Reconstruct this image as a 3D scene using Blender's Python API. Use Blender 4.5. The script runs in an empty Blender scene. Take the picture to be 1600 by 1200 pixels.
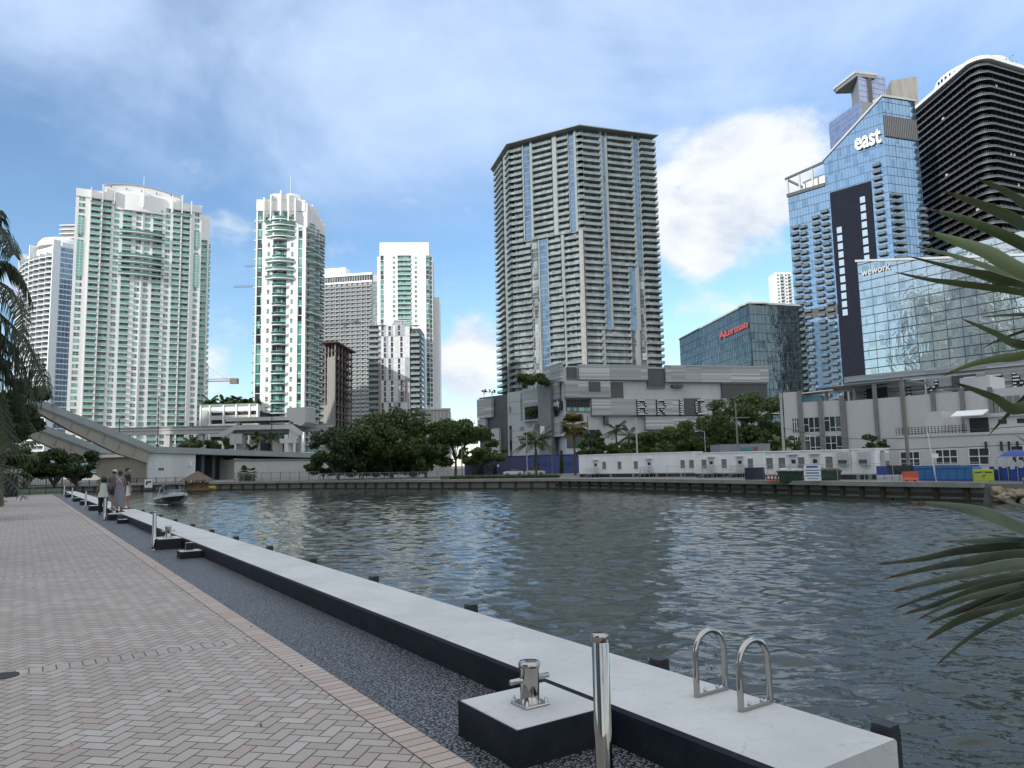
import bpy, math, random
from mathutils import Vector, Matrix
random.seed(7)
S=bpy.context.scene
COL=S.collection
R=math.radians
# ------------------------------------------------------------------ camera model (used to survey where things stand)
FPX=1150.; PITCH=R(6.25); ROLL=R(1.2); EYE=1.75
_f=Vector((0,math.cos(PITCH),math.sin(PITCH))); _u0=Vector((0,-math.sin(PITCH),math.cos(PITCH))); _r0=Vector((1,0,0))
_r=_r0*math.cos(ROLL)-_u0*math.sin(ROLL); _u=_u0*math.cos(ROLL)+_r0*math.sin(ROLL)
def ray(x,y): return _f+_r*((x-800)/FPX)+_u*((600-y)/FPX)
def at(x,y,Y):
    d=ray(x,y); return Vector((0,0,EYE))+d*(Y/d.y)
def gnd(x,y,z=0.):
    d=ray(x,y); return Vector((0,0,EYE))+d*((z-EYE)/d.z)
def px(p):
    q=Vector(p)-Vector((0,0,EYE)); d=q.dot(_f)
    return (800+FPX*q.dot(_r)/d, 600-FPX*q.dot(_u)/d, d)
# ------------------------------------------------------------------ materials
MATS={}
class X:                       # tiny wrapper so node maths can be written as expressions
    def __init__(s,nt,v): s.nt=nt; s.v=v
    def op(s,o,name,rev=False):
        n=s.nt.nodes.new('ShaderNodeMath'); n.operation=name
        a,b=(o,s) if rev else (s,o)
        for i,k in enumerate((a,b)):
            if k is None: continue
            if isinstance(k,X): s.nt.links.new(k.v,n.inputs[i])
            else: n.inputs[i].default_value=k
        return X(s.nt,n.outputs[0])
    def __add__(s,o): return s.op(o,'ADD')
    def __sub__(s,o): return s.op(o,'SUBTRACT')
    def __rsub__(s,o): return s.op(o,'SUBTRACT',True)
    def __mul__(s,o): return s.op(o,'MULTIPLY')
    def __truediv__(s,o): return s.op(o,'DIVIDE')
    def mod(s,o): return s.op(o,'FLOORED_MODULO')
    def floor(s): return s.op(None,'FLOOR')
    def fract(s): return s.op(None,'FRACT')
    def lt(s,o): return s.op(o,'LESS_THAN')
    def gt(s,o): return s.op(o,'GREATER_THAN')
    def min(s,o): return s.op(o,'MINIMUM')
    def max(s,o): return s.op(o,'MAXIMUM')
    def abs(s): return s.op(None,'ABSOLUTE')
    def step(s,a,b):           # smoothstep a..b
        n=s.nt.nodes.new('ShaderNodeMapRange'); n.interpolation_type='SMOOTHSTEP'
        s.nt.links.new(s.v,n.inputs[0]); n.inputs[1].default_value=a; n.inputs[2].default_value=b
        return X(s.nt,n.outputs[0])
class G:                       # material graph helper
    def __init__(s,name):
        m=bpy.data.materials.new(name); m.use_nodes=True; s.m=m; s.nt=m.node_tree; s.b=s.nt.nodes['Principled BSDF']; MATS[name]=m
    def n(s,t,**k):
        n=s.nt.nodes.new(t)
        for a,b in k.items(): setattr(n,a,b)
        return n
    def lk(s,a,b): s.nt.links.new(a.v if isinstance(a,X) else a,b)
    def coord(s,kind='Object',scale=None,rot=None):
        if kind=='Position': o=s.n('ShaderNodeNewGeometry').outputs['Position']
        else: o=s.n('ShaderNodeTexCoord').outputs[kind]
        if scale or rot:
            mp=s.n('ShaderNodeMapping')
            if scale: mp.inputs['Scale'].default_value=scale if hasattr(scale,'__len__') else (scale,)*3
            if rot: mp.inputs['Rotation'].default_value=rot
            s.lk(o,mp.inputs[0]); o=mp.outputs[0]
        return o
    def noise(s,co,scale,detail=4,rough=.55,dist=0):
        n=s.n('ShaderNodeTexNoise'); s.lk(co,n.inputs['Vector']); n.inputs['Scale'].default_value=scale; n.inputs['Detail'].default_value=detail
        n.inputs['Roughness'].default_value=rough; n.inputs['Distortion'].default_value=dist
        return X(s.nt,n.outputs[0])
    def vor(s,co,scale,feature='F1',out='Distance'):
        n=s.n('ShaderNodeTexVoronoi'); n.feature=feature; s.lk(co,n.inputs['Vector']); n.inputs['Scale'].default_value=scale
        return X(s.nt,n.outputs[out])
    def mix(s,fac,a,b,blend='MIX'):
        n=s.n('ShaderNodeMix',data_type='RGBA',blend_type=blend)
        for k,i in ((fac,0),(a,6),(b,7)):
            if isinstance(k,X): s.lk(k,n.inputs[i])
            elif hasattr(k,'is_output'): s.lk(k,n.inputs[i])
            elif i==0: n.inputs[i].default_value=k
            else: n.inputs[i].default_value=(*k[:3],1)
        return n.outputs[2]
    def bump(s,h,strength=.3,dist=.02,prev=None):
        n=s.n('ShaderNodeBump'); n.inputs['Strength'].default_value=strength; n.inputs['Distance'].default_value=dist
        s.lk(h,n.inputs['Height'])
        if prev is not None: s.lk(prev,n.inputs['Normal'])
        return n.outputs[0]
    def set(s,**k):
        for a,b in k.items():
            i=s.b.inputs[{'col':'Base Color','rough':'Roughness','metal':'Metallic','nor':'Normal','ior':'IOR','spec':'Specular IOR Level','coat':'Coat Weight','trans':'Transmission Weight','sub':'Subsurface Weight','alpha':'Alpha'}[a]]
            if isinstance(b,X) or hasattr(b,'is_output'): s.lk(b,i)
            elif a=='col': i.default_value=(*b[:3],1)
            else: i.default_value=b
        return s.m
def mul(c,k): return tuple(min(1,x*k) for x in c)
def M(name,col,rough=.6,metal=0.,var=.18,scale=.6,bump=0.,bscale=30.,streak=False,spec=.5):
    if name in MATS: return MATS[name]
    g=G(name)
    co=g.coord('Object',scale=(1,1,.12) if streak else None)
    f=g.noise(co,scale,5,.6)
    f2=g.noise(g.coord('Object'),scale*9,3,.6)
    t=(f*.7+f2*.3).step(.3,.7)
    g.set(col=g.mix(t,mul(col,1-var),mul(col,1+var*.6)),rough=rough,metal=metal,spec=spec)
    if bump: g.set(nor=g.bump(g.noise(g.coord('Object'),bscale,4),bump,.02))
    return g.m
def window_glass(name,cell,cols,rough=.06,spec=.8):
    """panes seen one by one: each cell of the facade gets its own blind / tint"""
    g=G(name); co=g.coord('Position')
    sn=g.n('ShaderNodeVectorMath',operation='SNAP'); g.lk(co,sn.inputs[0]); sn.inputs[1].default_value=cell
    wn=g.n('ShaderNodeTexWhiteNoise'); g.lk(sn.outputs[0],wn.inputs[0])
    r=g.n('ShaderNodeValToRGB'); r.color_ramp.interpolation='CONSTANT'; el=r.color_ramp.elements
    for i,c in enumerate(cols):
        e=el[i] if i<2 else el.new(i/len(cols))
        e.position=i/len(cols); e.color=(*c,1)
    g.lk(wn.outputs[0],r.inputs[0])
    return g.set(col=r.outputs[0],rough=rough,spec=spec,ior=1.55)
def mirror_glass(name,tint,dark,wave=.35,scale=.22,rough=.03,metal=.85):
    """coated curtain wall: panes bulge a little so reflections wobble"""
    g=G(name); co=g.coord('Position')
    sn=g.n('ShaderNodeVectorMath',operation='SNAP'); g.lk(co,sn.inputs[0]); sn.inputs[1].default_value=(1.6,1.6,3.4)
    wn=g.n('ShaderNodeTexWhiteNoise'); g.lk(sn.outputs[0],wn.inputs[0])
    h=g.noise(co,scale,3,.6,1.0)+X(g.nt,wn.outputs[0])*.025
    f=X(g.nt,wn.outputs[0]).step(.55,1.)
    return g.set(col=g.mix(f,tint,dark),rough=rough,metal=metal,nor=g.bump(h,wave,1.),spec=.8)
# ------------------------------------------------------------------ mesh building
class MB:
    def __init__(s): s.v=[]; s.f=[]; s.mi=[]; s.mats=[]; s.M=Matrix.Identity(4); s.sm=[]
    def m(s,mat):
        if mat not in s.mats: s.mats.append(mat)
        return s.mats.index(mat)
    def add(s,vs,fs,mat,smooth=False):
        b=len(s.v); k=s.m(mat)
        s.v+=[s.M@Vector(p) for p in vs]
        for f in fs: s.f.append([b+i for i in f]); s.mi.append(k); s.sm.append(smooth)
    def quad(s,a,b,c,d,mat): s.add([a,b,c,d],[(0,1,2,3)],mat)
    def box(s,x0,x1,y0,y1,z0,z1,mat,bev=0):
        if x0>x1: x0,x1=x1,x0
        if y0>y1: y0,y1=y1,y0
        if bev:
            b=bev; ring=[(x0+b,y0),(x1-b,y0),(x1,y0+b),(x1,y1-b),(x1-b,y1),(x0+b,y1),(x0,y1-b),(x0,y0+b)]
            cx,cy=(x0+x1)/2,(y0+y1)/2
            ins=[(x0+b,y0+b),(x1-b,y0+b),(x1-b,y0+b),(x1-b,y1-b),(x1-b,y1-b),(x0+b,y1-b),(x0+b,y1-b),(x0+b,y0+b)]
            vs=[(x,y,z0) for x,y in ring]+[(x,y,z1-b) for x,y in ring]+[(x0+b,y0+b,z1),(x1-b,y0+b,z1),(x1-b,y1-b,z1),(x0+b,y1-b,z1)]
            fs=[(i,(i+1)%8,8+(i+1)%8,8+i) for i in range(8)]+[(7,6,5,4,3,2,1,0),(16,17,18,19),(8,9,17,16),(10,11,18,17),(12,13,19,18),(14,15,16,19),(9,10,17),(11,12,18),(13,14,19),(15,8,16)]
            s.add(vs,fs,mat); return
        s.add([(x0,y0,z0),(x1,y0,z0),(x1,y1,z0),(x0,y1,z0),(x0,y0,z1),(x1,y0,z1),(x1,y1,z1),(x0,y1,z1)],
              [(0,3,2,1),(4,5,6,7),(0,1,5,4),(1,2,6,5),(2,3,7,6),(3,0,4,7)],mat)
    def prism(s,pts,z0,z1,mat,top=None):
        n=len(pts); a=sum(pts[i][0]*pts[(i+1)%n][1]-pts[(i+1)%n][0]*pts[i][1] for i in range(n))
        if a<0: pts=pts[::-1]
        vs=[(p[0],p[1],z0) for p in pts]+[(p[0],p[1],z1) for p in pts]
        s.add(vs,[(i,(i+1)%n,n+(i+1)%n,n+i) for i in range(n)]+[tuple(range(n-1,-1,-1))],mat)
        s.add(vs[n:],[tuple(range(n))],top or mat)
    def xprism(s,pts,x0,x1,mat):           # profile in (y,z) swept along x
        n=len(pts)
        vs=[(x0,p[0],p[1]) for p in pts]+[(x1,p[0],p[1]) for p in pts]
        s.add(vs,[(i,n+i,n+(i+1)%n,(i+1)%n) for i in range(n)]+[tuple(range(n)),tuple(range(2*n-1,n-1,-1))],mat)
    def yprism(s,pts,y0,y1,mat):           # outline in (x,z) given thickness along y
        n=len(pts)
        vs=[(p[0],y0,p[1]) for p in pts]+[(p[0],y1,p[1]) for p in pts]
        s.add(vs,[(i,(i+1)%n,n+(i+1)%n,n+i) for i in range(n)]+[tuple(range(n-1,-1,-1)),tuple(range(n,2*n))],mat)
    def tube(s,pts,rad,mat,n=8,cap=True,smooth=True):
        pts=[Vector(p) for p in pts]; k=len(pts)
        if not hasattr(rad,'__len__'): rad=[rad]*k
        vs=[]; ref=None
        for i,p in enumerate(pts):
            t=(pts[min(i+1,k-1)]-pts[max(i-1,0)]).normalized()
            if ref is None: ref=t.cross(Vector((0,0,1)) if abs(t.z)<.9 else Vector((1,0,0))).normalized()
            a=ref-t*ref.dot(t)
            if a.length<1e-4: a=t.cross(Vector((.3,.8,.5)))
            a.normalize(); b=t.cross(a); ref=a
            for j in range(n):
                w=2*math.pi*j/n; vs.append(p+(a*math.cos(w)+b*math.sin(w))*rad[i])
        fs=[]
        for i in range(k-1):
            for j in range(n):
                fs.append((i*n+j,i*n+(j+1)%n,(i+1)*n+(j+1)%n,(i+1)*n+j))
        s.add(vs,fs,mat,smooth)
        if cap:
            s.add(vs[:n],[tuple(range(n-1,-1,-1))],mat); s.add(vs[-n:],[tuple(range(n))],mat)
    def lathe(s,prof,mat,n=16,c=(0,0),smooth=True):
        vs=[]; k=len(prof)
        for r,z in prof:
            for j in range(n):
                w=2*math.pi*j/n; vs.append((c[0]+r*math.cos(w),c[1]+r*math.sin(w),z))
        fs=[(i*n+j,i*n+(j+1)%n,(i+1)*n+(j+1)%n,(i+1)*n+j) for i in range(k-1) for j in range(n)]
        s.add(vs,fs,mat,smooth)
        if prof[-1][0]>1e-4: s.add(vs[-n:],[tuple(range(n))],mat)
        if prof[0][0]>1e-4: s.add(vs[:n],[tuple(range(n-1,-1,-1))],mat)
    def join(s,o,T):
        b=len(s.v); s.v+=[T@p for p in o.v]
        mp=[s.m(q) for q in o.mats]
        s.f+=[[b+i for i in f] for f in o.f]; s.mi+=[mp[i] for i in o.mi]; s.sm+=o.sm
    def mesh(s,name,off=None):
        me=bpy.data.meshes.new(name)
        vs=[p-off for p in s.v] if off is not None else s.v
        me.from_pydata([tuple(p) for p in vs],[],s.f)
        for q in s.mats: me.materials.append(q)
        me.polygons.foreach_set('material_index',s.mi); me.polygons.foreach_set('use_smooth',s.sm)
        me.update(); return me
    def build(s,name,parent=None,world=False,**k):
        off=parent['_o'] if (world and parent is not None) else None
        if off is not None: off=Vector(off)
        o=bpy.data.objects.new(name,s.mesh(name,off)); COL.objects.link(o)
        if parent is not None:
            o.parent=parent
            if '_o' in parent.keys(): o['_o']=parent['_o']
        for a,b in k.items(): o[a]=b
        return o
def thing(name,label,cat,loc=(0,0,0),rz=0.,group=None):
    o=bpy.data.objects.new(name,None); COL.objects.link(o); o.location=loc; o.rotation_euler=(0,0,rz); o.empty_display_size=.2
    o['label']=label; o['category']=cat; o['_o']=tuple(loc)
    if group: o['group']=group
    return o
def tag(o,label,cat,group=None):
    o['label']=label; o['category']=cat
    if group: o['group']=group
    return o
def struct(o): o['kind']='structure'; return o
def dup(root,loc,rz=0.,label=None,scale=None):
    def cp(o,par):
        c=o.copy(); COL.objects.link(c); c.parent=par
        for ch in o.children: cp(ch,c)
        return c
    r=cp(root,None); r.location=loc; r.rotation_euler=(0,0,rz)
    if label: r['label']=label
    if scale: r.scale=(scale,)*3 if not hasattr(scale,'__len__') else scale
    return r
def frame(P0,P1,z=0):
    """facade frame: x along the wall (left to right seen from outside), y into the building, z up"""
    a=math.atan2(P1[1]-P0[1],P1[0]-P0[0])
    return Matrix.Translation((P0[0],P0[1],z))@Matrix.Rotation(a,4,'Z'), math.hypot(P1[0]-P0[0],P1[1]-P0[1])
class Rep:
    """repeated parts of one thing: the 100 that show largest are objects, the others one 'stuff' part"""
    def __init__(s,root): s.root=root; s.it={}
    def put(s,name,proto,T): s.it.setdefault(name,[]).append((proto,T))
    def emit(s,cap=100,zmin=8.,rest='stuff'):
        off=Matrix.Translation(-Vector(s.root['_o'])); cache={}
        for name,l in s.it.items():
            def key(e):
                p=px(e[1].translation); vis=-60<p[0]<1660 and e[1].translation.z>zmin
                return (0 if vis else 1,p[2])
            l.sort(key=key)
            if len(l)>cap+1:
                nearby,more=l[:cap],l[cap:]
                b=MB()
                for pr,T in more: b.join(pr,T)
                b.build(name,s.root,True,kind='stuff')
            else: nearby=l
            for pr,T in nearby:
                if id(pr) not in cache: cache[id(pr)]=pr.mesh(name)
                o=bpy.data.objects.new(name,cache[id(pr)]); COL.objects.link(o); o.parent=s.root; o.matrix_local=off@T
def text_mb(txt,size,ext,mat,bold=0.,shear=0.,align='LEFT'):
    c=bpy.data.curves.new('lettering','FONT'); c.body=txt; c.size=size; c.extrude=ext; c.offset=bold; c.shear=shear; c.align_x=align; c.resolution_u=3
    o=bpy.data.objects.new('lettering',c); COL.objects.link(o)
    dg=bpy.context.evaluated_depsgraph_get(); me=bpy.data.meshes.new_from_object(o.evaluated_get(dg))
    b=MB()
    b.add([(v.co.x,-v.co.z,v.co.y) for v in me.vertices],[tuple(p.vertices) for p in me.polygons],mat)
    bpy.data.objects.remove(o); bpy.data.curves.remove(c); bpy.data.meshes.remove(me)
    return b
# ------------------------------------------------------------------ palette
white=M('white_render',(.82,.82,.80),.55,var=.06,scale=.05,streak=True)
white2=M('cool_white_render',(.78,.79,.78),.55,var=.07,scale=.05,streak=True)
cream=M('cream_concrete',(.52,.5,.46),.7,var=.15,scale=.2,streak=True)
grey=M('grey_concrete',(.33,.335,.33),.7,var=.14,scale=.15,streak=True)
lgrey=M('light_grey_concrete',(.46,.47,.47),.7,var=.12,scale=.15,streak=True)
dgrey=M('dark_grey_panel',(.068,.072,.074),.5,var=.15,scale=.3)
mgrey=M('mid_grey_panel',(.21,.218,.218),.55,var=.12,scale=.3)
raw=M('raw_concrete',(.25,.24,.225),.8,var=.25,scale=.3,streak=True)
rust=M('brown_formwork',(.10,.05,.04),.8,var=.3,scale=.5)
black=M('black_metal',(.015,.016,.018),.45)
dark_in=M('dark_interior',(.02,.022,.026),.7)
steel=M('galvanised_steel',(.42,.43,.44),.4,.8,var=.1)
inox=G('polished_stainless_steel'); 
inox.set(col=(.40,.385,.36),metal=1.,rough=X(inox.nt,inox.noise(inox.coord('Object',scale=(1,1,.15)),18).v)*.1+.03)
inox=inox.m
teal=M('teal_balcony_glass',(.19,.43,.37),.12,var=.2,scale=.2,spec=.8)
clear=M('grey_green_balcony_glass',(.26,.32,.32),.1,var=.25,scale=.2,spec=.9)
teal_win=window_glass('teal_window_glass',(1.3,1.3,3.0),[(.02,.03,.035),(.14,.37,.31),(.06,.2,.18),(.2,.43,.36),(.09,.28,.24),(.03,.05,.05)])
dark_win=window_glass('dark_window_glass',(1.5,1.5,3.0),[(.015,.02,.025),(.03,.04,.045),(.10,.12,.12),(.02,.028,.03)])
grey_win=window_glass('grey_window_glass',(1.6,1.6,2.98),[(.03,.04,.045),(.16,.19,.2),(.03,.035,.04),(.36,.38,.37),(.07,.09,.1),(.25,.27,.27)])
blue_win=mirror_glass('blue_curtain_glass',(.16,.25,.35),(.10,.17,.26),.10,.25,.04,.8)
def seethrough(name,col,op):
    g=G(name); v=g.noise(g.coord('Object'),.25,3).step(.3,.7); g.set(col=g.mix(v,mul(col,.75),mul(col,1.2)),rough=.08,spec=.9)
    t=g.n('ShaderNodeBsdfTransparent'); m=g.n('ShaderNodeMixShader'); m.inputs[0].default_value=op; g.lk(t.outputs[0],m.inputs[1]); g.lk(g.b.outputs[0],m.inputs[2]); out=[n for n in g.nt.nodes if n.type=='OUTPUT_MATERIAL'][0]; g.lk(m.outputs[0],out.inputs[0]); return g.m
hrail=seethrough('clear_green_railing',(.26,.34,.35),.42)
# ------------------------------------------------------------------ quay frame: u runs away along the seawall, v towards the water
QA=R(33.6); QU=Vector((-math.sin(QA),math.cos(QA),0)); QV=Vector((math.cos(QA),math.sin(QA),0))
def q(u,v,z=0.): return QU*u+QV*v+Vector((0,0,z))
# local axes for meshes laid along the quay: x = v (to the water), y = u (away)
QROT=QA
V_EDGE,V_IN,V_OUT,CAPZ,WZ,FZ=2.28,3.22,4.1,.2,-2.2,-.65
# ------------------------------------------------------------------ ground, water, far land
def herring():
    g=G('herringbone_brick_paving'); co=g.coord('Object')
    sp=g.n('ShaderNodeSeparateXYZ'); g.lk(co,sp.inputs[0])
    V=X(g.nt,sp.outputs[0]); U=X(g.nt,sp.outputs[1]); w=.1045
    # bricks laid at 45 degrees to the quay
    a=(U+V)*(.7071/w)+400.; b=(U-V)*(.7071/w)+400.
    i=a.floor(); j=b.floor(); fx=a.fract(); fy=b.fract()
    k=(i-j).mod(4.)
    hor=k.lt(1.5); k1=k.gt(.5)*k.lt(1.5); k2=k.gt(1.5)*k.lt(2.5)
    ver=1.-hor
    ln=hor*(fx+k1)+ver*(fy+k2); wd=hor*fy+ver*fx
    idx=i-k1; idy=j-k2
    edge=ln.min(2.-ln).min(wd.min(1.-wd))
    # cross courses every 7.4 m
    uu=(U-8.02+7.4*20); band=uu.mod(7.4).lt(.21); vv=(V+40.)/w
    cl=uu.mod(7.4)/w; cw=vv.fract(); e2=cl.min(2.-cl).min(cw.min(1.-cw)); 
    edge=band*e2+(1.-band)*edge
    cx=g.n('ShaderNodeCombineXYZ'); g.lk(band*vv.floor()+(1.-band)*idx,cx.inputs[0]); g.lk(band*99.+(1.-band)*idy,cx.inputs[1]); g.lk(hor,cx.inputs[2])
    wn=g.n('ShaderNodeTexWhiteNoise'); g.lk(cx.outputs[0],wn.inputs[0])
    r=g.n('ShaderNodeValToRGB'); el=r.color_ramp.elements
    cs=[(0,(.355,.305,.268)),(.2,(.375,.325,.288)),(.48,(.405,.357,.32)),(.74,(.435,.392,.355)),(.9,(.465,.427,.39)),(.975,(.39,.315,.27))]
    el[0].position,el[0].color=cs[0][0],(*cs[0][1],1); el[1].position,el[1].color=cs[1][0],(*cs[1][1],1)
    for p,c in cs[2:]:
        e=el.new(p); e.color=(*c,1)
    g.lk(wn.outputs[0],r.inputs[0])
    dirt=g.noise(co,.35,5,.6).step(.35,.75); fine=g.noise(co,60,3).step(.2,.8)
    c=g.mix(dirt*.3,r.outputs[0],(.24,.22,.205)); c=g.mix(fine*.22,c,(.12,.11,.1))
    joint=edge.step(.02,.075)
    c=g.mix(joint,(.075,.068,.062),c)
    return g.set(col=c,rough=.75,nor=g.bump(joint*1.+X(g.nt,wn.outputs[0])*.35+fine*.12,.55,.006))
def border_brick():
    g=G('pink_border_brick'); co=g.coord('Object'); sp=g.n('ShaderNodeSeparateXYZ'); g.lk(co,sp.inputs[0])
    V=X(g.nt,sp.outputs[0]); U=X(g.nt,sp.outputs[1])
    t=U/.105; row=((V-2.07)/.21).floor(); fr=t.fract(); e=fr.min(1.-fr)*.105; vv=((V-2.07)/.21).fract(); e=e.min(vv.min(1.-vv)*.21)
    cx=g.n('ShaderNodeCombineXYZ'); g.lk(t.floor(),cx.inputs[0]); g.lk(row,cx.inputs[1])
    wn=g.n('ShaderNodeTexWhiteNoise'); g.lk(cx.outputs[0],wn.inputs[0])
    c=g.mix(X(g.nt,wn.outputs[0]),(.39,.31,.265),(.47,.395,.345)); c=g.mix(g.noise(co,50,3).step(.3,.8)*.25,c,(.16,.12,.11))
    j=e.step(.002,.008); c=g.mix(j,(.07,.06,.055),c)
    return g.set(col=c,rough=.75,nor=g.bump(j,.5,.006))
def gravel():
    g=G('dark_pebble_aggregate'); co=g.coord('Object'); d=g.vor(co,42.,'F1'); 
    n=g.n('ShaderNodeTexVoronoi'); g.lk(co,n.inputs['Vector']); n.inputs['Scale'].default_value=42.
    sep=g.n('ShaderNodeSeparateColor'); g.lk(n.outputs['Color'],sep.inputs[0]); k=X(g.nt,sep.outputs[0])
    c=g.mix(k,(.115,.127,.155),(.29,.31,.35)); c=g.mix(k.gt(.94),c,(.26,.26,.26)); c=g.mix(d.step(.3,.62),c,(.012,.013,.016))
    c=g.mix(g.noise(co,1.2,4).step(.4,.8)*.4,c,(.05,.052,.06))
    return g.set(col=c,rough=.38,nor=g.bump(1.-d,1.,.022))
def cap_concrete():
    g=G('pale_seawall_concrete'); co=g.coord('Object'); a=g.noise(co,.9,6,.62); b=g.noise(co,14,5,.65); s=g.noise(co,70,3)
    c=g.mix(a.step(.3,.72),(.46,.465,.455),(.58,.585,.575)); c=g.mix(b.step(.5,.8)*.4,c,(.33,.335,.325)); c=g.mix(s.gt(.72)*.4,c,(.2,.2,.19))
    # hairline cracks and rust-brown drips
    dn=g.n('ShaderNodeVectorMath',operation='MULTIPLY_ADD'); nz=g.n('ShaderNodeTexNoise'); g.lk(co,nz.inputs[0]); nz.inputs['Scale'].default_value=2.5; nz.inputs['Detail'].default_value=5; g.lk(nz.outputs[1],dn.inputs[0]); dn.inputs[1].default_value=(.7,.7,.7); g.lk(co,dn.inputs[2])
    w=g.vor(dn.outputs[0],1.1,'DISTANCE_TO_EDGE'); c=g.mix((1.-w.step(.0,.006))*g.noise(co,1.6).step(.52,.6)*.55,c,(.2,.2,.19))
    st=g.noise(co,3.2,4,.7).step(.6,.8); c=g.mix(st*.45,c,(.30,.275,.235))
    return g.set(col=c,rough=.75,nor=g.bump(b+s*.5,.25,.006))
def navy():
    g=G('navy_painted_concrete'); co=g.coord('Object'); a=g.noise(co,3.,6,.65); b=g.noise(co,40,3)
    c=g.mix(a.step(.35,.7),(.009,.012,.019),(.018,.022,.031)); c=g.mix(g.noise(co,11,5,.7).step(.62,.8)*.55,c,(.10,.105,.11))
    return g.set(col=c,rough=.6,spec=.25,nor=g.bump(b+a,.2,.006))
def water_mat():
    g=G('river_water'); co=g.coord('Position'); 
    c1=g.coord('Position',scale=(.9,1.25,1),rot=(0,0,R(-24)))
    h=g.noise(c1,1.8,2,.5,.5)*.5+g.noise(co,4.6,3,.6,.3)*.28
    big=g.noise(co,.07,3).step(.3,.7)
    c=g.mix(big,(.029,.042,.039),(.044,.056,.049))
    n=g.bump(h,1.,.042)
    return g.set(col=c,rough=.03,ior=1.38,spec=.5,nor=n)
paving,border,pebbles,capc,navyp,water=herring(),border_brick(),gravel(),cap_concrete(),navy(),water_mat()
asphalt=M('asphalt',(.055,.055,.057),.9,var=.2,scale=.4,bump=.2)
cityground=M('city_ground',(.17,.17,.16),.9,var=.2,scale=.05)
lawn=M('lawn_green',(.045,.075,.025),.9,var=.4,scale=.4,bump=.4)
def laid(mb,name): 
    o=mb.build(name); o.rotation_euler=(0,0,QROT); return struct(o)
b=MB(); b.prism([(-60,-14),(2.07,-14),(2.07,76.6),(-60,76.6)],-3,0,paving); laid(b,'promenade_paving')
b=MB(); b.prism([(2.07,-14),(V_EDGE,-14),(V_EDGE,76.6),(2.07,76.6)],-3,.004,border); laid(b,'paving_border')
b=MB(); b.prism([(V_EDGE,-14),(V_IN,-14),(V_IN,76.6),(V_EDGE,76.6)],-3,-.035,pebbles); laid(b,'pebble_strip')
b=MB(); b.prism([(-320,-220),(3.1,-220),(3.1,-14.02),(-320,-14.02)],-3,-.01,asphalt); laid(b,'street_ground')
b=MB(); b.prism([(-220,76.62),(4.4,76.62),(4.4,112),(-20,128),(-60,140),(-220,150)],-3,-.08,lawn); laid(b,'riverside_ground')
def waterbody():
    import numpy as np
    def axis(lo,hi,c,d0,k):
        a=[c]; x=c
        while x<hi: x+=d0+k*abs(x-c); a.append(x)
        b_=[]; x=c
        while x>lo: x-=d0+k*abs(x-c); b_.append(x)
        return np.array(b_[::-1]+a)
    xs=axis(-3000,3000,3,.085,.0032) ; ys=axis(-400,4000,4,.062,.0033)
    xs=np.concatenate([[-3000],xs[(xs>-130)&(xs<70)],[3000]]); ys=np.concatenate([[-400],ys[(ys>1.5)&(ys<165)],[4000]])
    Xg,Yg=np.meshgrid(xs,ys); Z=np.zeros_like(Xg); rng=np.random.RandomState(5)
    dx=np.gradient(xs)[None,:]; dy=np.gradient(ys)[:,None]; sp_=np.maximum(dx*.8,dy)
    wx,wy=Xg+.35*np.sin(.23*Yg+1.)+.25*np.sin(.41*Xg),Yg+.4*np.sin(.19*Xg+.4)+.25*np.sin(.37*Yg+2)
    for i in range(80):
        lam=.26*(3.3/.26)**(rng.rand()**1.2); an=math.radians(-100+rng.normal()*34); k=2*math.pi/lam; sl=.0225*(lam/1.2)**-.6; amp=sl/k*1.2
        env=.55+.75*np.sin(.09*Xg*math.cos(i)+.07*Yg*math.sin(i*1.7)+i)**2
        fade=np.clip((lam/sp_-2.4)/1.6,0,1)
        Z+=amp*fade*env*np.sin(k*(wx*math.cos(an)+wy*math.sin(an))+rng.rand()*6.28)
    Z[0,:]=Z[-1,:]=0; Z[:,0]=Z[:,-1]=0; ny,nx=Z.shape
    co=np.stack([Xg,Yg,Z+WZ],-1).reshape(-1,3).astype(np.float32)
    i0=(np.arange(ny-1)[:,None]*nx+np.arange(nx-1)[None,:]).reshape(-1); f=np.stack([i0,i0+1,i0+nx+1,i0+nx],-1).astype(np.int32)
    me=bpy.data.meshes.new('river_water'); me.vertices.add(len(co)); me.vertices.foreach_set('co',co.reshape(-1)); me.loops.add(f.size); me.loops.foreach_set('vertex_index',f.reshape(-1)); me.polygons.add(len(f)); me.polygons.foreach_set('loop_start',np.arange(0,f.size,4,dtype=np.int32)); me.polygons.foreach_set('use_smooth',np.ones(len(f),bool)); me.update(calc_edges=True); me.validate(); me.materials.append(water)
    o=bpy.data.objects.new('river_water',me); COL.objects.link(o); struct(o)
waterbody()
BANK=[(-135,162),(-72,156),(-35.5,144.5),(-11.2,127),(6.6,117),(17.2,102.3),(27.9,82),(35.0,68.6),(39.2,62.2),(43.5,58.5)]
b=MB(); b.prism(BANK+[(52,53),(75,38),(130,5),(3000,-300),(3000,3900),(-3000,3900),(-3000,700),(-330,330)],-4,FZ,cityground); struct(b.build('city_ground'))
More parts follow.
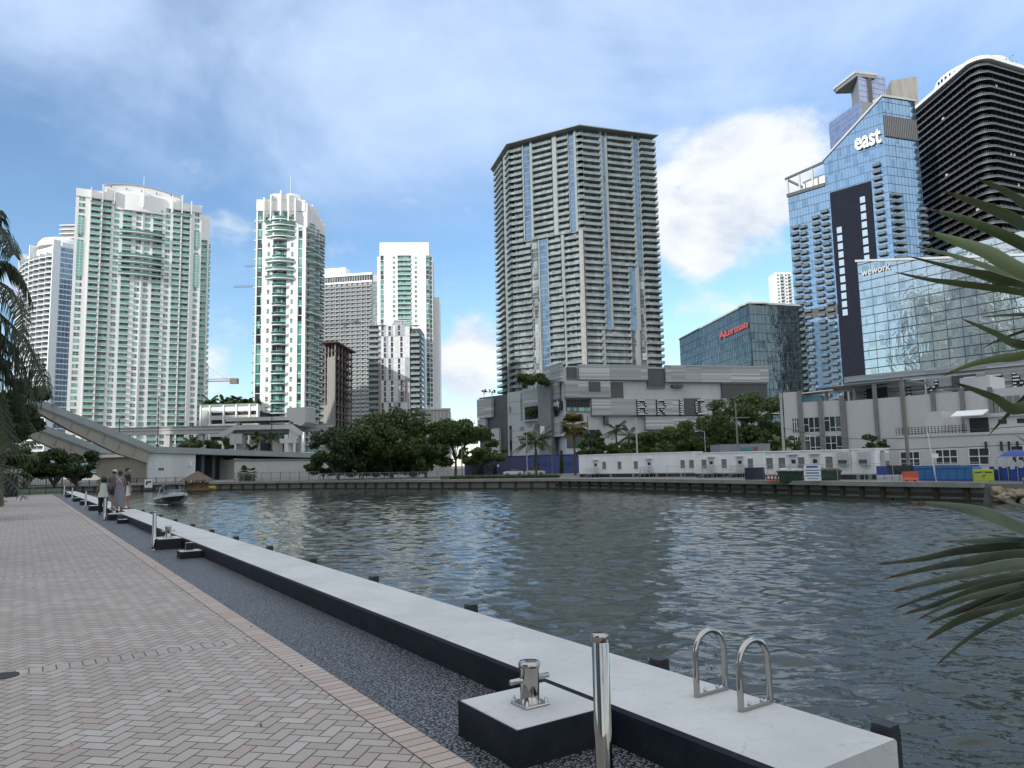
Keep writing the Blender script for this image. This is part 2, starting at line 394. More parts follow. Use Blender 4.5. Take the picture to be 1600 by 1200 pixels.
# ------------------------------------------------------------------ near quay
def qthing(name,label,cat,u,v,z=0.,group=None): return thing(name,label,cat,q(u,v,z),QROT,group)
UE=2.4
t=qthing('quay_wall','long low seawall with pale concrete coping and navy painted face beside the paving','seawall',UE,V_IN)
b=MB(); L=76.55-UE
W=V_OUT-V_IN; c=.018
prof=[(0,-.06),(0,CAPZ-c),(c,CAPZ),(W-c,CAPZ),(W,CAPZ-c),(W,-.5),(.3,-.5),(.3,-.06)]
ys=[0]+[i*9.2 for i in range(1,9) if i*9.2<L]+[L]
for i in range(len(ys)-1):
    y0,y1=ys[i]+(.004 if i else 0),ys[i+1]-.004
    vs=[(p[0],y0,p[1]) for p in prof]+[(p[0],y1,p[1]) for p in prof]; n=len(prof)
    b.add(vs,[(k,(k+1)%n,n+(k+1)%n,n+k) for k in range(n)]+[tuple(range(n-1,-1,-1)),tuple(range(n,2*n))],capc)
b.build('coping',t)
b=MB(); b.box(-.006,-.0005,.0,L,-.2,CAPZ-.02,navyp); b.xprism([(0,CAPZ-.02),(0,CAPZ-.026)],0,0,navyp) if False else None
b.add([(-.006,0,CAPZ-.02),(-.006,L,CAPZ-.02),(.014,L,CAPZ+.0015),(.014,0,CAPZ+.0015)],[(0,3,2,1)],navyp)
b.build('painted_face',t)
b=MB(); b.box(.02,W-.05,.05,L,-3,-.5,dgrey); b.build('sheet_piling',t)
def block(u,v,lu,lv,h,label,grp):
    t=qthing('mooring_block',label,'mooring block',u,v,-.04,grp); h+=.04
    b=MB(); b.box(0,lv,0,lu,0,h-.03,navyp,.004); b.build('painted_side',t)
    b=MB(); b.box(.012,lv-.002,.012,lu-.012,h-.03,h,capc,.006); b.build('top_slab',t)
    b=MB(); e=.012
    for (x0,x1,y0,y1) in ((0,e,0,lu),(e,lv-.002,0,e),(e,lv-.002,lu-e,lu)): b.box(x0,x1,y0,y1,h-.03,h-.004,navyp)
    b.build('painted_rim',t)
    return t
GB='navy sided mooring blocks along the seawall'
for (u,v,lu,lv,h,lab) in (
  (3.79,2.5,.71,.71,.19,'largest nearest navy block with a pale top, carrying the polished mooring bollard at the ladder'),
  (18.95,2.69,.75,.52,.2,'navy block beside the second steel post, carrying a mooring bollard'),
  (16.6,2.78,.42,.43,.11,'low navy block with a small square stub, just before the second steel post'),
  (31.9,2.8,.75,.41,.2,'navy block just before the four people, with a bollard on it'),
  (29.6,2.9,.42,.31,.11,'low navy block with a square stub, between the people and the second steel post'),
  (41.1,2.78,.75,.43,.2,'navy block just beyond the woman in the white top'),
  (49.0,2.85,.75,.36,.2,'navy block two places beyond the people on the quay'),
  (55.5,2.85,.75,.36,.2,'navy block third beyond the people, before the end fence'),
  (66.3,2.85,.75,.36,.2,'navy block closest to the black fence at the promenade end')):
    block(u,v,lu,lv,h,lab,GB)
def bollard_proto():
    t=qthing('mooring_bollard','polished steel mooring bollard with a cross bar on the largest nearest block','mooring bollard',4.14,2.84,.19,'steel mooring bollards on the blocks')
    b=MB(); b.box(-.095,.095,-.095,.095,.001,.015,inox,.006); b.build('base_plate',t)
    b=MB(); b.lathe([(.071,.0155),(.068,.022),(.064,.03),(.064,.225),(.071,.232),(.072,.262),(.066,.27),(.03,.272),(.0,.272)],inox,28); b.build('post',t)
    b=MB(); b.tube([(-.155,0,.16),(-.15,0,.16),(.15,0,.16),(.155,0,.16)],[.012,.0175,.0175,.012],inox,14); b.build('cross_bar',t)
    for sx in (-1,1):
        for sy in (-1,1):
            b=MB(); b.lathe([(.016,.015),(.016,.019),(.011,.02),(.011,.038),(.007,.039),(.007,.048),(0,.049)],inox,8,(sx*.075,sy*.075)); b.build('bolt',t)
    return t
pb=bollard_proto()
dup(pb,q(19.3,2.95,.2),QROT,'mooring bollard on the block beside the second steel post')
dup(pb,q(32.25,3.0,.2),QROT,'mooring bollard on the block just before the four people')
for u in (16.8,29.8):
    t=qthing('mooring_stub','small square stainless stub on the low block '+('before the second steel post' if u<20 else 'just before the people'),'mooring stub',u,2.98,.11,'square stubs on the low blocks')
    b=MB(); b.box(-.1,.1,-.07,.07,0,.012,inox,.004); b.build('base_plate',t)
    b=MB(); b.prism([(-.07,-.05),(.07,-.05),(.07,.05),(-.07,.05)],.012,.15,inox); b.box(-.078,.078,-.058,.058,.15,.165,inox,.005); b.build('stub',t)
def post_proto():
    t=qthing('steel_post','tall polished steel post standing closest, in front of the ladder','bollard post',3.12,2.6,-.035,'polished steel posts beside the seawall')
    b=MB(); b.lathe([(.0455,.012),(.0455,.835),(.0435,.837),(.0435,.843)],inox,32); b.build('tube',t)
    b=MB(); b.lathe([(.0435,.843),(.0465,.845),(.0465,.878),(.044,.883),(.0,.885)],inox,32); b.build('cap',t)
    b=MB(); b.lathe([(.1,0),(.1,.01),(.05,.012)],inox,24); b.build('base_flange',t)
    return t
pp=post_proto()
for u,v,l in ((19.1,2.62,'polished steel post beside the second block, in front of open water'),(31.4,2.62,'steel post right next to the woman in the white top'),(43.3,2.75,'steel post just beyond the group of people'),
              (56.5,2.8,'second steel post beyond the people, by the third block'),(68.5,2.85,'farthest steel post, near the black end fence')):
    dup(pp,q(u,v,-.035),QROT,l)
def rail(u,lab):
    t=qthing('ladder_handrail',lab,'ladder rail',u,3.78,CAPZ,'arched ladder handrails on the coping')
    b=MB(); r=.14; pts=[(0,0,.0),(0,0,.27)]
    for k in range(1,16):
        a=math.pi*(1-k/16); pts.append((r+r*math.cos(a),0,.27+r*math.sin(a)))
    pts+=[(2*r,0,.27),(2*r,0,-.6)]; b.tube(pts,.0205,inox,14); b.build('hoop',t)
    b=MB(); b.box(.0,.275,-.02,.02,.001,.026,inox,.004); b.build('foot_bar',t)
    for x in (.08,.2):
        b=MB(); b.lathe([(.013,.026),(.013,.034),(.007,.035),(.007,.045),(0,.046)],inox,8,(x,0)); b.build('bolt',t)
rail(3.56,'arched steel ladder rail standing behind the other one, farther from the wall end')
rail(3.2,'arched steel ladder rail standing in front, closer to the end of the coping')
PL=[(2.5,'at the bare concrete end of the coping'),(4.3,'just behind the ladder rails'),(7.18,'between the ladder and the long bare coping'),(9.88,'second beyond the nearest mooring block'),(12.5,'third beyond the nearest mooring block'),(15.12,'beside the low block before the second post'),
    (17.9,'beside the second steel post'),(20.5,'first past the second steel post'),(23.1,'second past the second steel post'),(25.97,'third past the second steel post'),(29.06,'beside the low block before the people'),(31.2,'closest to the people on the coping'),(33.6,'beside the man in white shorts')]
for u,l in PL:
    t=qthing('fender_pile','black rubber pile head poking above the coping '+l,'pile',u,V_OUT+.075,0,'black pile heads along the water edge')
    b=MB(); b.prism([(-.06,-.06),(.04,-.06),(.06,-.04),(.06,.04),(.04,.06),(-.06,.06)],-2.6,.215,black); b.build('pile_shaft',t)
    b=MB(); b.prism([(-.056,-.056),(.036,-.056),(.056,-.036),(.056,.036),(.036,.056),(-.056,.056)],.2152,.24,black); b.build('pile_cap',t)
# drain cover in the paving
t=qthing('drain_cover','small round dark metal drain cover set in the brick paving','drain cover',8.06,-.06,.001)
b=MB(); b.lathe([(.12,0),(.12,.006),(.105,.0065)],M('cast_iron',(.04,.038,.037),.6,.4,bump=.3),24); b.build('rim',t)
b=MB()
for k in range(-4,5): 
    w=math.sqrt(max(0,.1**2-(k*.022)**2)); b.box(-w,w,k*.022-.007,k*.022+.007,.0005,.0055,MATS['cast_iron'].m if hasattr(MATS['cast_iron'],'m') else MATS['cast_iron'])
b.build('grate',t)
# fence at the end of the promenade
t=qthing('metal_fence','black metal picket fence closing the far end of the promenade','fence',76.3,-9.)
b=MB(); n=11
for k in range(n): b=MB(); b.box(k*1.2-.03,k*1.2+.03,-.03,.03,0,1.6,black); b.build('post',t)
b=MB()
for z in (.15,.8,1.45): b.box(-.03,12.03,-.035,-.02,z,z+.05,black)
b.build('rail',t)
b=MB()
for k in range(100): b.box(k*.12+.04,k*.12+.065,-.02,.0,.1,1.5,black)
b.build('picket_panel',t)
# dark kiosk and lamp post at the far left of the promenade
t=qthing('screened_kiosk','black screened kiosk at the far left end of the promenade','kiosk',72.5,-4.2)
scr=M('black_screen',(.012,.014,.022),.8,var=.3,scale=2)
b=MB(); b.box(0,4.0,0,2.6,.05,1.9,scr); b.build('screen_wall',t)
b=MB(); b.xprism([(-.2,1.9),(1.3,2.25),(2.8,1.9)],-.2,4.2,dgrey); b.build('roof',t)
b=MB()
for x in (0,4):
    for y in (0,2.6): b.box(x-.05,x+.05,y-.05,y+.05,0,1.9,dgrey)
b.build('corner_post',t)
t=qthing('lamp_post','weathered grey lamp post standing before the black kiosk','lamp post',66.5,-2.4)
b=MB(); b.lathe([(.22,0),(.22,.12),(.16,.2),(.13,.9),(.1,1.4),(.07,1.5),(.06,2.35)],M('weathered_stone',(.2,.21,.21),.8),12); b.build('pole',t)
b=MB(); b.lathe([(.06,2.35),(.2,2.42),(.24,2.6),(.2,2.78),(.0,2.86)],M('opal_glass',(.7,.7,.66),.3),12); b.build('lamp_globe',t)
# lounge chairs
def lounger(u,v,rz,lab):
    t=thing('lounge_chair',lab,'chair',q(u,v),QROT+rz,'lounge chairs by the promenade edge')
    fab=M('brown_sling_fabric',(.12,.105,.09),.8)
    b=MB(); b.xprism([(0,.34),(1.1,.36),(1.1,.39),(0,.37)],-.3,.3,fab); b.build('seat',t)
    b=MB(); b.xprism([(1.1,.36),(1.75,.75),(1.73,.78),(1.08,.39)],-.3,.3,fab); b.build('backrest',t)
    for x in (-.31,.31):
        b=MB(); b.tube([(x,-.02,.35),(x,1.12,.37),(x,1.78,.77)],.018,steel,8); b.build('side_rail',t)
        for y in (.1,1.15):
            b=MB(); b.tube([(x,y,.36),(x,y-.04,.0)],.018,steel,8); b.build('leg',t)
    return t
lounger(41.5,-1.75,R(78),'lounge chair closest to the camera at the far left of the paving')
lounger(47.5,-2.1,R(82),'brown lounge chair behind the closest one, in front of the lamp post')
lounger(52.5,-2.6,R(70),'lounge chair farthest back, beside the black kiosk')
# ------------------------------------------------------------------ people
skin1=M('brown_skin',(.17,.10,.07),.6,var=.08); skin2=M('tan_skin',(.36,.22,.16),.6,var=.08)
hairm=M('dark_hair',(.014,.011,.01),.6)
def skinned(name,parent,V,E,rad,mat,lev=1):
    me=bpy.data.meshes.new(name); me.from_pydata(V,E,[]); o=bpy.data.objects.new(name,me); COL.objects.link(o)
    md=o.modifiers.new('s','SKIN'); md.use_smooth_shade=True
    for i,r in enumerate(rad): me.skin_vertices[0].data[i].radius=(r,r) if not hasattr(r,'__len__') else r
    me.skin_vertices[0].data[0].use_root=True
    sd=o.modifiers.new('d','SUBSURF'); sd.levels=sd.render_levels=lev
    dg=bpy.context.evaluated_depsgraph_get(); m2=bpy.data.meshes.new_from_object(o.evaluated_get(dg))
    bpy.data.objects.remove(o); bpy.data.meshes.remove(me)
    m2.materials.append(mat); m2.polygons.foreach_set('use_smooth',[True]*len(m2.polygons))
    o=bpy.data.objects.new(name,m2); COL.objects.link(o); o.parent=parent; return o
def person(loc,rz,h,label,skin,cloth,hair,arms=(0.08,.08),stride=.1,lean=0.,female=False,headturn=0.):
    """local: faces -y, z up, built at 1.7 m and scaled"""
    t=thing('person',label,'person',loc,rz); k=h/1.70; t.scale=(k,k,k)
    sh=.165 if female else .195; hp=.095 if female else .09
    V=[];E=[];Rd=[]
    def a(p,r,par=None):
        V.append(p);Rd.append(r)
        if par is not None: E.append((par,len(V)-1))
        return len(V)-1
    pel=a((0,0,.93),(.15,.11)); wa=a((0,lean*.3-.0,1.08),(.125,.095),pel); ch=a((0,lean*.7,1.28),(.155,.11),wa); ub=a((0,lean,1.40),(.11,.08),ch)
    nk=a((0,lean-.01,1.47),(.055,.055),ub)
    for s,st in ((1,stride),(-1,-stride)):
        hip=a((s*hp,0,.86),(.092,.1),pel); kn=a((s*hp*1.02,-st*.5-.02,.48),(.06,.065),hip); ca=a((s*hp,-st*.75+.01,.32),(.056,.062),kn); an=a((s*hp,-st+.02,.085),(.036,.04),ca)
        he=a((s*hp,-st+.045,.035),(.036,.034),an); to=a((s*hp*1.25,-st-.10,.03),(.042,.028),an); a((s*hp*1.3,-st-.17,.024),(.034,.02),to)
    hands=[]
    for s,ar in ((1,arms[0]),(-1,arms[1])):
        so=a((s*sh,lean,1.38),(.058,.06),ub); el=a((s*(sh+.06),lean+.03-ar*.2,1.11),(.041,.043),so); fo=a((s*(sh+.055),lean-ar*.5,1.0),(.037,.037),el)
        wr=a((s*(sh+.04),lean-ar-.02,.87),(.026,.022),fo); pa=a((s*(sh+.035),lean-ar-.035,.80),(.018,.036),wr)
        for i,(dy,ln) in enumerate(((-.03,.07),(-.01,.082),(.01,.076),(.028,.058))):
            f1=a((s*(sh+.032),lean-ar-.035+dy,.765),.0095,pa); a((s*(sh+.022),lean-ar-.04+dy,.765-ln),.008,f1)
        f1=a((s*(sh+.025),lean-ar-.085,.80),.010,wr); a((s*(sh+.02),lean-ar-.10,.755),.0085,f1)
    skinned('body',t,V,E,Rd,skin)
    # head with face
    b=MB(); ring=[]
    prof=[(-.115,.048,.045,.0),(-.10,.058,.062,-.012),(-.07,.066,.08,-.01),(-.03,.073,.092,-.004),(.02,.077,.098,.004),(.06,.073,.094,.008),(.09,.055,.074,.01),(.108,.028,.04,.012)]
    n=14; vs=[]
    for z,rx,ry,cy in prof:
        for j in range(n):
            w=2*math.pi*j/n; vs.append((rx*math.cos(w),cy+ry*math.sin(w),z))
    vs.append((0,.012,.114)); fs=[(i*n+j,i*n+(j+1)%n,(i+1)*n+(j+1)%n,(i+1)*n+j) for i in range(len(prof)-1) for j in range(n)]+[((len(prof)-1)*n+j,(len(prof)-1)*n+(j+1)%n,len(vs)-1) for j in range(n)]
    b.add(vs,fs,skin,True)
    b.add([(-.012,-.094,-.03),(.012,-.094,-.03),(0,-.122,-.028),(0,-.094,.02)],[(0,1,2),(1,3,2),(3,0,2)],skin)
    for s in (-1,1):
        b.lathe([(.0,-.012),(.011,-.008),(.011,.008),(0,.012)],M('eye_white',(.6,.6,.58),.3),6,(s*.03,-.083))
        b.box(s*.074,s*.086,-.012,.02,-.035,.025,skin,.004)
    b.box(-.022,.022,-.094,-.086,-.066,-.058,M('lips',(.22,.09,.08),.5))
    ho=b.build('head',t); ho.location=(0,lean-.02,1.585); ho.rotation_euler=(0,0,headturn)
    hz=MB()
    if hair in ('big','short','cap'):
        s=1.7 if hair=='big' else 1.09
        vs=[];fs=[]; rows=7; n=16
        for i in range(rows+1):
            th=math.pi*(.0 if i==0 else i/rows)*(.62 if hair!='big' else .8)
            for j in range(n):
                w=2*math.pi*j/n; back=.5+.5*math.sin(w)
                th2=th*(.55+.6*back)
                rr=1+(random.uniform(-.1,.1) if hair=='big' else 0)
                vs.append((.08*s*rr*math.sin(th2)*math.cos(w),.012+.1*s*rr*math.sin(th2)*math.sin(w),.02+.098*s*rr*math.cos(th2)))
        fs=[(i*n+j,(i+1)*n+j,(i+1)*n+(j+1)%n,i*n+(j+1)%n) for i in range(rows) for j in range(n)]
        hz.add(vs,fs,hairm,True); o=hz.build('hair',t); o.location=ho.location; o.rotation_euler=ho.rotation_euler
    if hair=='cap':
        cb=MB(); cm=M('white_cap',(.6,.58,.54),.8)
        cb.lathe([(.092,.035),(.094,.07),(.075,.115),(.04,.132),(0,.136)],cm,16,(0,.012)); cb.prism([(-.07,-.07),(.07,-.07),(.06,-.15),(0,-.175),(-.06,-.15)],.035,.045,cm)
        o=cb.build('cap',t); o.location=ho.location; o.rotation_euler=ho.rotation_euler
    for kind,mat,args in cloth:
        def shell(name,rings,n=18,arms_=None):
            c=MB(); vs=[]
            for (z,rx,ry,cy) in rings:
                for j in range(n):
                    w=2*math.pi*j/n; f=1+.03*math.sin(5*w+z*9)*(1 if rx>.17 else .5); vs.append((rx*f*math.cos(w),cy+ry*f*math.sin(w),z))
            c.add(vs,[(i*n+j,(i+1)*n+j,(i+1)*n+(j+1)%n,i*n+(j+1)%n) for i in range(len(rings)-1) for j in range(n)],mat,True)
            if arms_:
                for s in (1,-1): c.tube([(s*(sh-.05),lean,1.395),(s*sh,lean,1.385),(s*(sh+.025),lean+.012,1.29),(s*(sh+.045),lean+.02,arms_)],[.06,.072,.066,.062],mat,10,False)
            c.build(name,t)
        if kind=='top':
            lo=args.get('lo',.86); fl=args.get('flare',0)
            shell(args.get('name','shirt'),[(1.475,.062,.06,lean),(1.43,.13,.088,lean),(1.38,.178 if not female else .158,.112,lean),(1.27,.178 if not female else .162,.122,lean*.7),(1.08,.152+fl*.3,.116+fl*.3,lean*.3),(.95,.172+fl*.7,.132+fl*.7,0),(lo,.178+fl,.14+fl,0)],arms_=args.get('sleeve'))
        if kind=='dress':
            shell('dress',[(1.45,.1,.07,lean),(1.38,.155,.112,lean),(1.25,.168,.125,lean*.7),(1.06,.16,.122,lean*.3),(.9,.19,.15,0),(.6,.205,.175,0),(.3,.21,.19,0),(.22,.205,.185,0)])
            for s in (1,-1):
                c=MB(); c.tube([(s*.1,.10,1.44),(0,.125,1.33),(-s*.1,.13,1.22)],.014,M('strap_cloth',(.5,.48,.5),.8),6); c.build('strap',t)
        if kind in ('pants','shorts'):
            zl=.1 if kind=='pants' else args.get('lo',.5)
            c=MB()
            for s,st in ((1,stride),(-1,-stride)):
                zs=[.93,.86,.7,.5]+([.3,zl] if kind=='pants' else []); zs=[z for z in zs if z>=zl]+([zl] if zl not in zs else [])
                pts=[];rr=[]
                for z in zs:
                    tt=min(1,max(0,(.86-z)/.775)); pts.append((s*hp,-st*tt,z)); rr.append(.108-.03*tt+(.012 if kind=='shorts' else 0))
                c.tube(pts,rr,mat,12,False)
            vs=[];n=16
            for (z,rx,ry) in ((1.0,.16,.125),(.9,.185,.135),(.8,.19,.14)):
                for j in range(n): vs.append((rx*math.cos(2*math.pi*j/n),ry*math.sin(2*math.pi*j/n),z))
            c.add(vs,[(i*n+j,(i+1)*n+j,(i+1)*n+(j+1)%n,i*n+(j+1)%n) for i in range(2) for j in range(n)],mat,True)
            c.build(kind,t)
    c=MB()
    for s,st in ((1,stride),(-1,-stride)):
        c.add([(s*hp-.05,-st+.09,0),(s*hp+.05,-st+.09,0),(s*hp*1.3+.055,-st-.2,0),(s*hp*1.3-.05,-st-.2,0),(s*hp-.04,-st+.08,.05),(s*hp+.04,-st+.08,.05),(s*hp*1.3+.045,-st-.19,.03),(s*hp*1.3-.04,-st-.19,.03)],[(0,3,2,1),(4,5,6,7),(0,1,5,4),(1,2,6,5),(2,3,7,6),(3,0,4,7)],M('dark_shoe',(.03,.027,.027),.6))
    c.build('shoe_pair',t)
    return t
away=math.pi
person(gnd(160,803.5,-.035),away+.6,1.58,'woman in a pale sleeveless top and black trousers standing on the pebbles',skin1,[('top',M('pale_cotton',(.55,.57,.53),.85),{'flare':.05,'lo':.8,'name':'top'}),('pants',M('black_cloth',(.015,.015,.017),.8),{})],'big',(.1,.22),.1,.0,True,.3)
person(gnd(177,795,CAPZ),away-.2,1.68,'person in a white cap, grey shirt and dark shorts on the coping',skin2,[('top',M('slate_shirt',(.10,.10,.125),.85),{'sleeve':1.16}),('shorts',M('dark_navy_cloth',(.02,.021,.03),.8),{'lo':.62})],'cap',(.05,.1),.06,0,False,.2)
person(gnd(186,800,CAPZ),away+.15,1.64,'woman in a long loose grey jumpsuit with crossed back straps',skin1,[('dress',M('grey_jersey',(.19,.18,.21),.85),{})],'short',(.06,.05),.07,0,True)
person(gnd(197.5,795.5,CAPZ),away-.9,1.76,'man in a black shirt and white shorts at the edge of the coping',skin2,[('top',M('black_shirt',(.014,.014,.018),.85),{'sleeve':1.14}),('shorts',M('white_cloth',(.6,.6,.62),.85),{'lo':.55})],'short',(.12,.06),.12,0,False,-.3)
# ------------------------------------------------------------------ motor boat
def boat(loc,rz):
    t=thing('motor_boat','black and white open motor boat with a dark canopy, running on the river','boat',loc,rz)
    gel=M('white_gelcoat',(.72,.73,.74),.25,var=.05); hull=M('black_gelcoat',(.012,.014,.022),.2,var=.1); red=M('red_emblem',(.35,.16,.15),.4)
    Ls=7.2; N=15; st=[]
    for i in range(N):
        f=i/(N-1); bm=1.22*(1-max(0,(f-.45)/.55)**2.3) ; kz=-.35+.15*f+.75*max(0,(f-.72)/.28)**2; sz=.78+.32*f
        cb=bm*(.82-.25*max(0,f-.4)); cz=-.05+.2*f+.45*max(0,f-.6)
        st.append((f*Ls-3.2+ .35*max(0,(f-.9)/.1),bm,kz,cb,max(cz,kz+.02),sz))
    def strip(fn0,fn1,mat,nm,par=t):
        b=MB()
        for s in (1,-1):
            vs=[fn0(p,s) for p in st]+[fn1(p,s) for p in st]
            fs=[(i,i+1,N+i+1,N+i) for i in range(N-1)]
            b.add(vs,fs,mat,True)
        return b
    b=strip(lambda p,s:(0 if False else s*0.0,p[0],p[2]),lambda p,s:(s*p[3],p[0],p[4]),gel,'')
    b2=strip(lambda p,s:(s*p[3],p[0],p[4]),lambda p,s:(s*(p[3]*.5+p[1]*.52),p[0],p[4]*.62+p[5]*.38),hull,'')
    b3=strip(lambda p,s:(s*(p[3]*.5+p[1]*.52),p[0],p[4]*.62+p[5]*.38),lambda p,s:(s*p[1],p[0],p[5]-.26),hull,'')
    b4=strip(lambda p,s:(s*p[1],p[0],p[5]-.26),lambda p,s:(s*(p[1]+.02),p[0],p[5]),gel,'')
    for x in (b2,b3,b4): b.join(x,Matrix.Identity(4))
    p=st[0]; b.add([(-p[1],p[0],p[5]),(p[1],p[0],p[5]),(p[3],p[0],p[4]),(0,p[0],p[2]),(-p[3],p[0],p[4])],[(0,1,2,3,4)],hull)
    b.build('hull',t)
    d=MB(); vs=[];fs=[]
    for p in st: vs+=[(-p[1]-.02,p[0],p[5]),(-p[1]*.72,p[0],p[5]+.05),(p[1]*.72,p[0],p[5]+.05),(p[1]+.02,p[0],p[5])]
    for i in range(N-1):
        for k in range(3):
            if k==1 and 1<=i<7: continue
            fs.append((i*4+k,i*4+k+1,(i+1)*4+k+1,(i+1)*4+k))
    d.add(vs,fs,gel,True); d.box(-.85,.85,-2.7,.45,.25,.3,gel); d.build('deck',t)
    gl=M('tinted_windscreen',(.14,.18,.2),.08,var=.1,spec=.9)
    w=MB(); y0=.55
    w.add([(-.98,y0-.7,1.0),(-.62,y0+.25,1.06),(0,y0+.42,1.08),(.62,y0+.25,1.06),(.98,y0-.7,1.0),(-.88,y0-.85,1.45),(-.5,y0-.25,1.5),(0,y0-.12,1.52),(.5,y0-.25,1.5),(.88,y0-.85,1.45)],[(0,1,6,5),(1,2,7,6),(2,3,8,7),(3,4,9,8)],gl); w.build('windscreen',t)
    w=MB()
    w.tube([(-.88,y0-.85,1.45),(-.5,y0-.25,1.5),(0,y0-.12,1.52),(.5,y0-.25,1.5),(.88,y0-.85,1.45)],.022,steel,6); w.build('windscreen_frame',t)
    a=MB()
    for s in (-1,1): a.tube([(s*1.08,-1.9,.85),(s*1.02,-1.2,1.7),(s*.8,-.9,2.02)],[.06,.05,.04],gel,8)
    a.build('arch',t)
    c=MB(); cv=M('dark_canvas',(.02,.018,.03),.85); vs=[]
    for i in range(7):
        y=-2.0+i*.42
        for j in range(7):
            x=-1.05+j*.35; vs.append((x,y,2.08-.16*(x/1.05)**2-.03*((y+.74)/1.3)**2))
    c.add(vs,[(i*7+j,i*7+j+1,(i+1)*7+j+1,(i+1)*7+j) for i in range(6) for j in range(6)],cv,True); c.build('canopy',t)
    c=MB()
    for (x,y) in ((-.9,.4),(.9,.4)): c.tube([(x,y,1.02),(x*1.05,.3,1.95)],.015,steel,6)
    c.build('canopy_strut',t)
    sm=M('cream_upholstery',(.5,.48,.45),.7)
    for x,y in ((-.5,-.5),(.5,-.5),(0,-2.2)):
        c=MB(); wd=.26 if y>-1 else .8; c.box(x-wd,x+wd,y-.25,y+.25,.3,.72,sm,.04); c.box(x-wd,x+wd,y-.32,y-.2,.6,1.12,sm,.04); c.build('seat',t)
    c=MB(); c.tube([(-.75,2.4,1.18),(-.4,3.3,1.33),(0,3.95,1.4),(.4,3.3,1.33),(.75,2.4,1.18)],.018,steel,6)
    for x,y,z in ((-.6,2.8,1.1),(.6,2.8,1.1),(0,3.9,1.15)): c.tube([(x,y,z-.05),(x,y,z+.16)],.014,steel,6)
    c.build('bow_rail',t)
    c=MB(); c.box(-.12,.12,3.7,3.95,1.13,1.24,black,.02); c.build('anchor_roller',t)
    c=MB()
    for s in (1,): 
        c.box(1.16,1.2,-.3,.25,.42,.5,red); c.box(1.17,1.205,.05,.3,.5,.56,red)
    c.build('hull_emblem',t)
    # one helmsman, sitting behind the windscreen
    return t
bl=gnd(270,789,WZ)
fm=M('foam_white',(.55,.58,.57),.6,var=.2,scale=3); wk=MB(); rr=random.Random(2); hd=Vector((math.sin(R(38)),-math.cos(R(38)),0)); sd=Vector((hd.y,-hd.x,0)); bo=Vector((bl.x,bl.y,WZ+.13))
for i in range(240):
    k=rr.uniform(-6,3.2); s=rr.choice((-1,1)); w=(1.25 if k>-3 else .6)+max(0,-k+1)*.16; p=bo+hd*k+sd*s*(w+rr.gauss(0,.16)); a=rr.uniform(0,6.3); l=rr.uniform(.06,.22); u=Vector((math.cos(a),math.sin(a),0))*l; v=Vector((-math.sin(a),math.cos(a),0))*l*.4
    wk.add([p-u,p+v,p+u,p-v,p+Vector((0,0,.05))],[(0,1,4),(1,2,4),(2,3,4),(3,0,4)],fm)
wo=wk.build('wake_foam'); wo['kind']='stuff'; wo['label']='white foam flecks along the waterline and wake of the motor boat'; wo['category']='foam'
lm=M('dry_leaf',(.09,.06,.03),.8,var=.4,scale=8); lt=MB()
for i in range(90):
    v=V_EDGE+rr.gauss(.05,.25) if i<60 else rr.uniform(-4,2); p=q(rr.uniform(3.5,16),v,.008 if v<V_EDGE else -.022); a=rr.uniform(0,6.3); l=rr.uniform(.012,.03); u=Vector((math.cos(a),math.sin(a),.15))*l; w=Vector((-math.sin(a),math.cos(a),0))*l*.45
    lt.add([p-u,p+w,p+u+Vector((0,0,.006)),p-w],[(0,1,2,3)],lm)
lo_=lt.build('leaf_litter'); lo_['kind']='stuff'; lo_['label']='small dry leaves scattered along the edge of the paving'; lo_['category']='leaves'
BT=boat((bl.x,bl.y,WZ+.12),R(180+38)); BT.rotation_euler=(R(2),0,R(180+38)); BT.scale=(1.12,1.12,1.12)
# ------------------------------------------------------------------ foliage
def leaf_mat(name,c0,c1,rough=.5,trans=.25):
    g=G(name); r=X(g.nt,g.n('ShaderNodeNewGeometry').outputs['Random Per Island'])
    col=g.mix(r,c0,c1); orn=X(g.nt,g.n('ShaderNodeObjectInfo').outputs['Random']); col=g.mix(orn*.55,col,(c1[0]*1.15,c1[1]*.95,c1[2]*.8)); col=g.mix(g.noise(g.coord('Object'),.5,3).step(.3,.7)*.4,col,mul(c0,.7)); g.set(col=col,rough=rough,spec=.35)
    t=g.n('ShaderNodeBsdfTranslucent'); g.lk(col,t.inputs[0]); m=g.n('ShaderNodeMixShader'); m.inputs[0].default_value=trans
    g.lk(g.b.outputs[0],m.inputs[1]); g.lk(t.outputs[0],m.inputs[2]); out=[n for n in g.nt.nodes if n.type=='OUTPUT_MATERIAL'][0]; g.lk(m.outputs[0],out.inputs[0]); return g.m
leafm=leaf_mat('dark_green_leaves',(.034,.06,.016),(.085,.14,.036))
leaff=leaf_mat('feathery_green_leaves',(.05,.088,.024),(.115,.18,.05))
leafd=leaf_mat('deep_green_leaves',(.024,.043,.015),(.056,.095,.027))  # darker green leaf tone for the darkest trees
palmm=leaf_mat('palm_leaflets',(.035,.06,.018),(.09,.14,.038))
palmd=leaf_mat('dry_palm_leaves',(.09,.10,.04),(.22,.19,.09))
bark=M('grey_brown_bark',(.11,.09,.07),.9,var=.3,scale=3,bump=.5)
def rnd_unit(r):
    while True:
        v=Vector((r.uniform(-1,1),r.uniform(-1,1),r.uniform(-1,1)))
        if .05<v.length<1: return v.normalized()
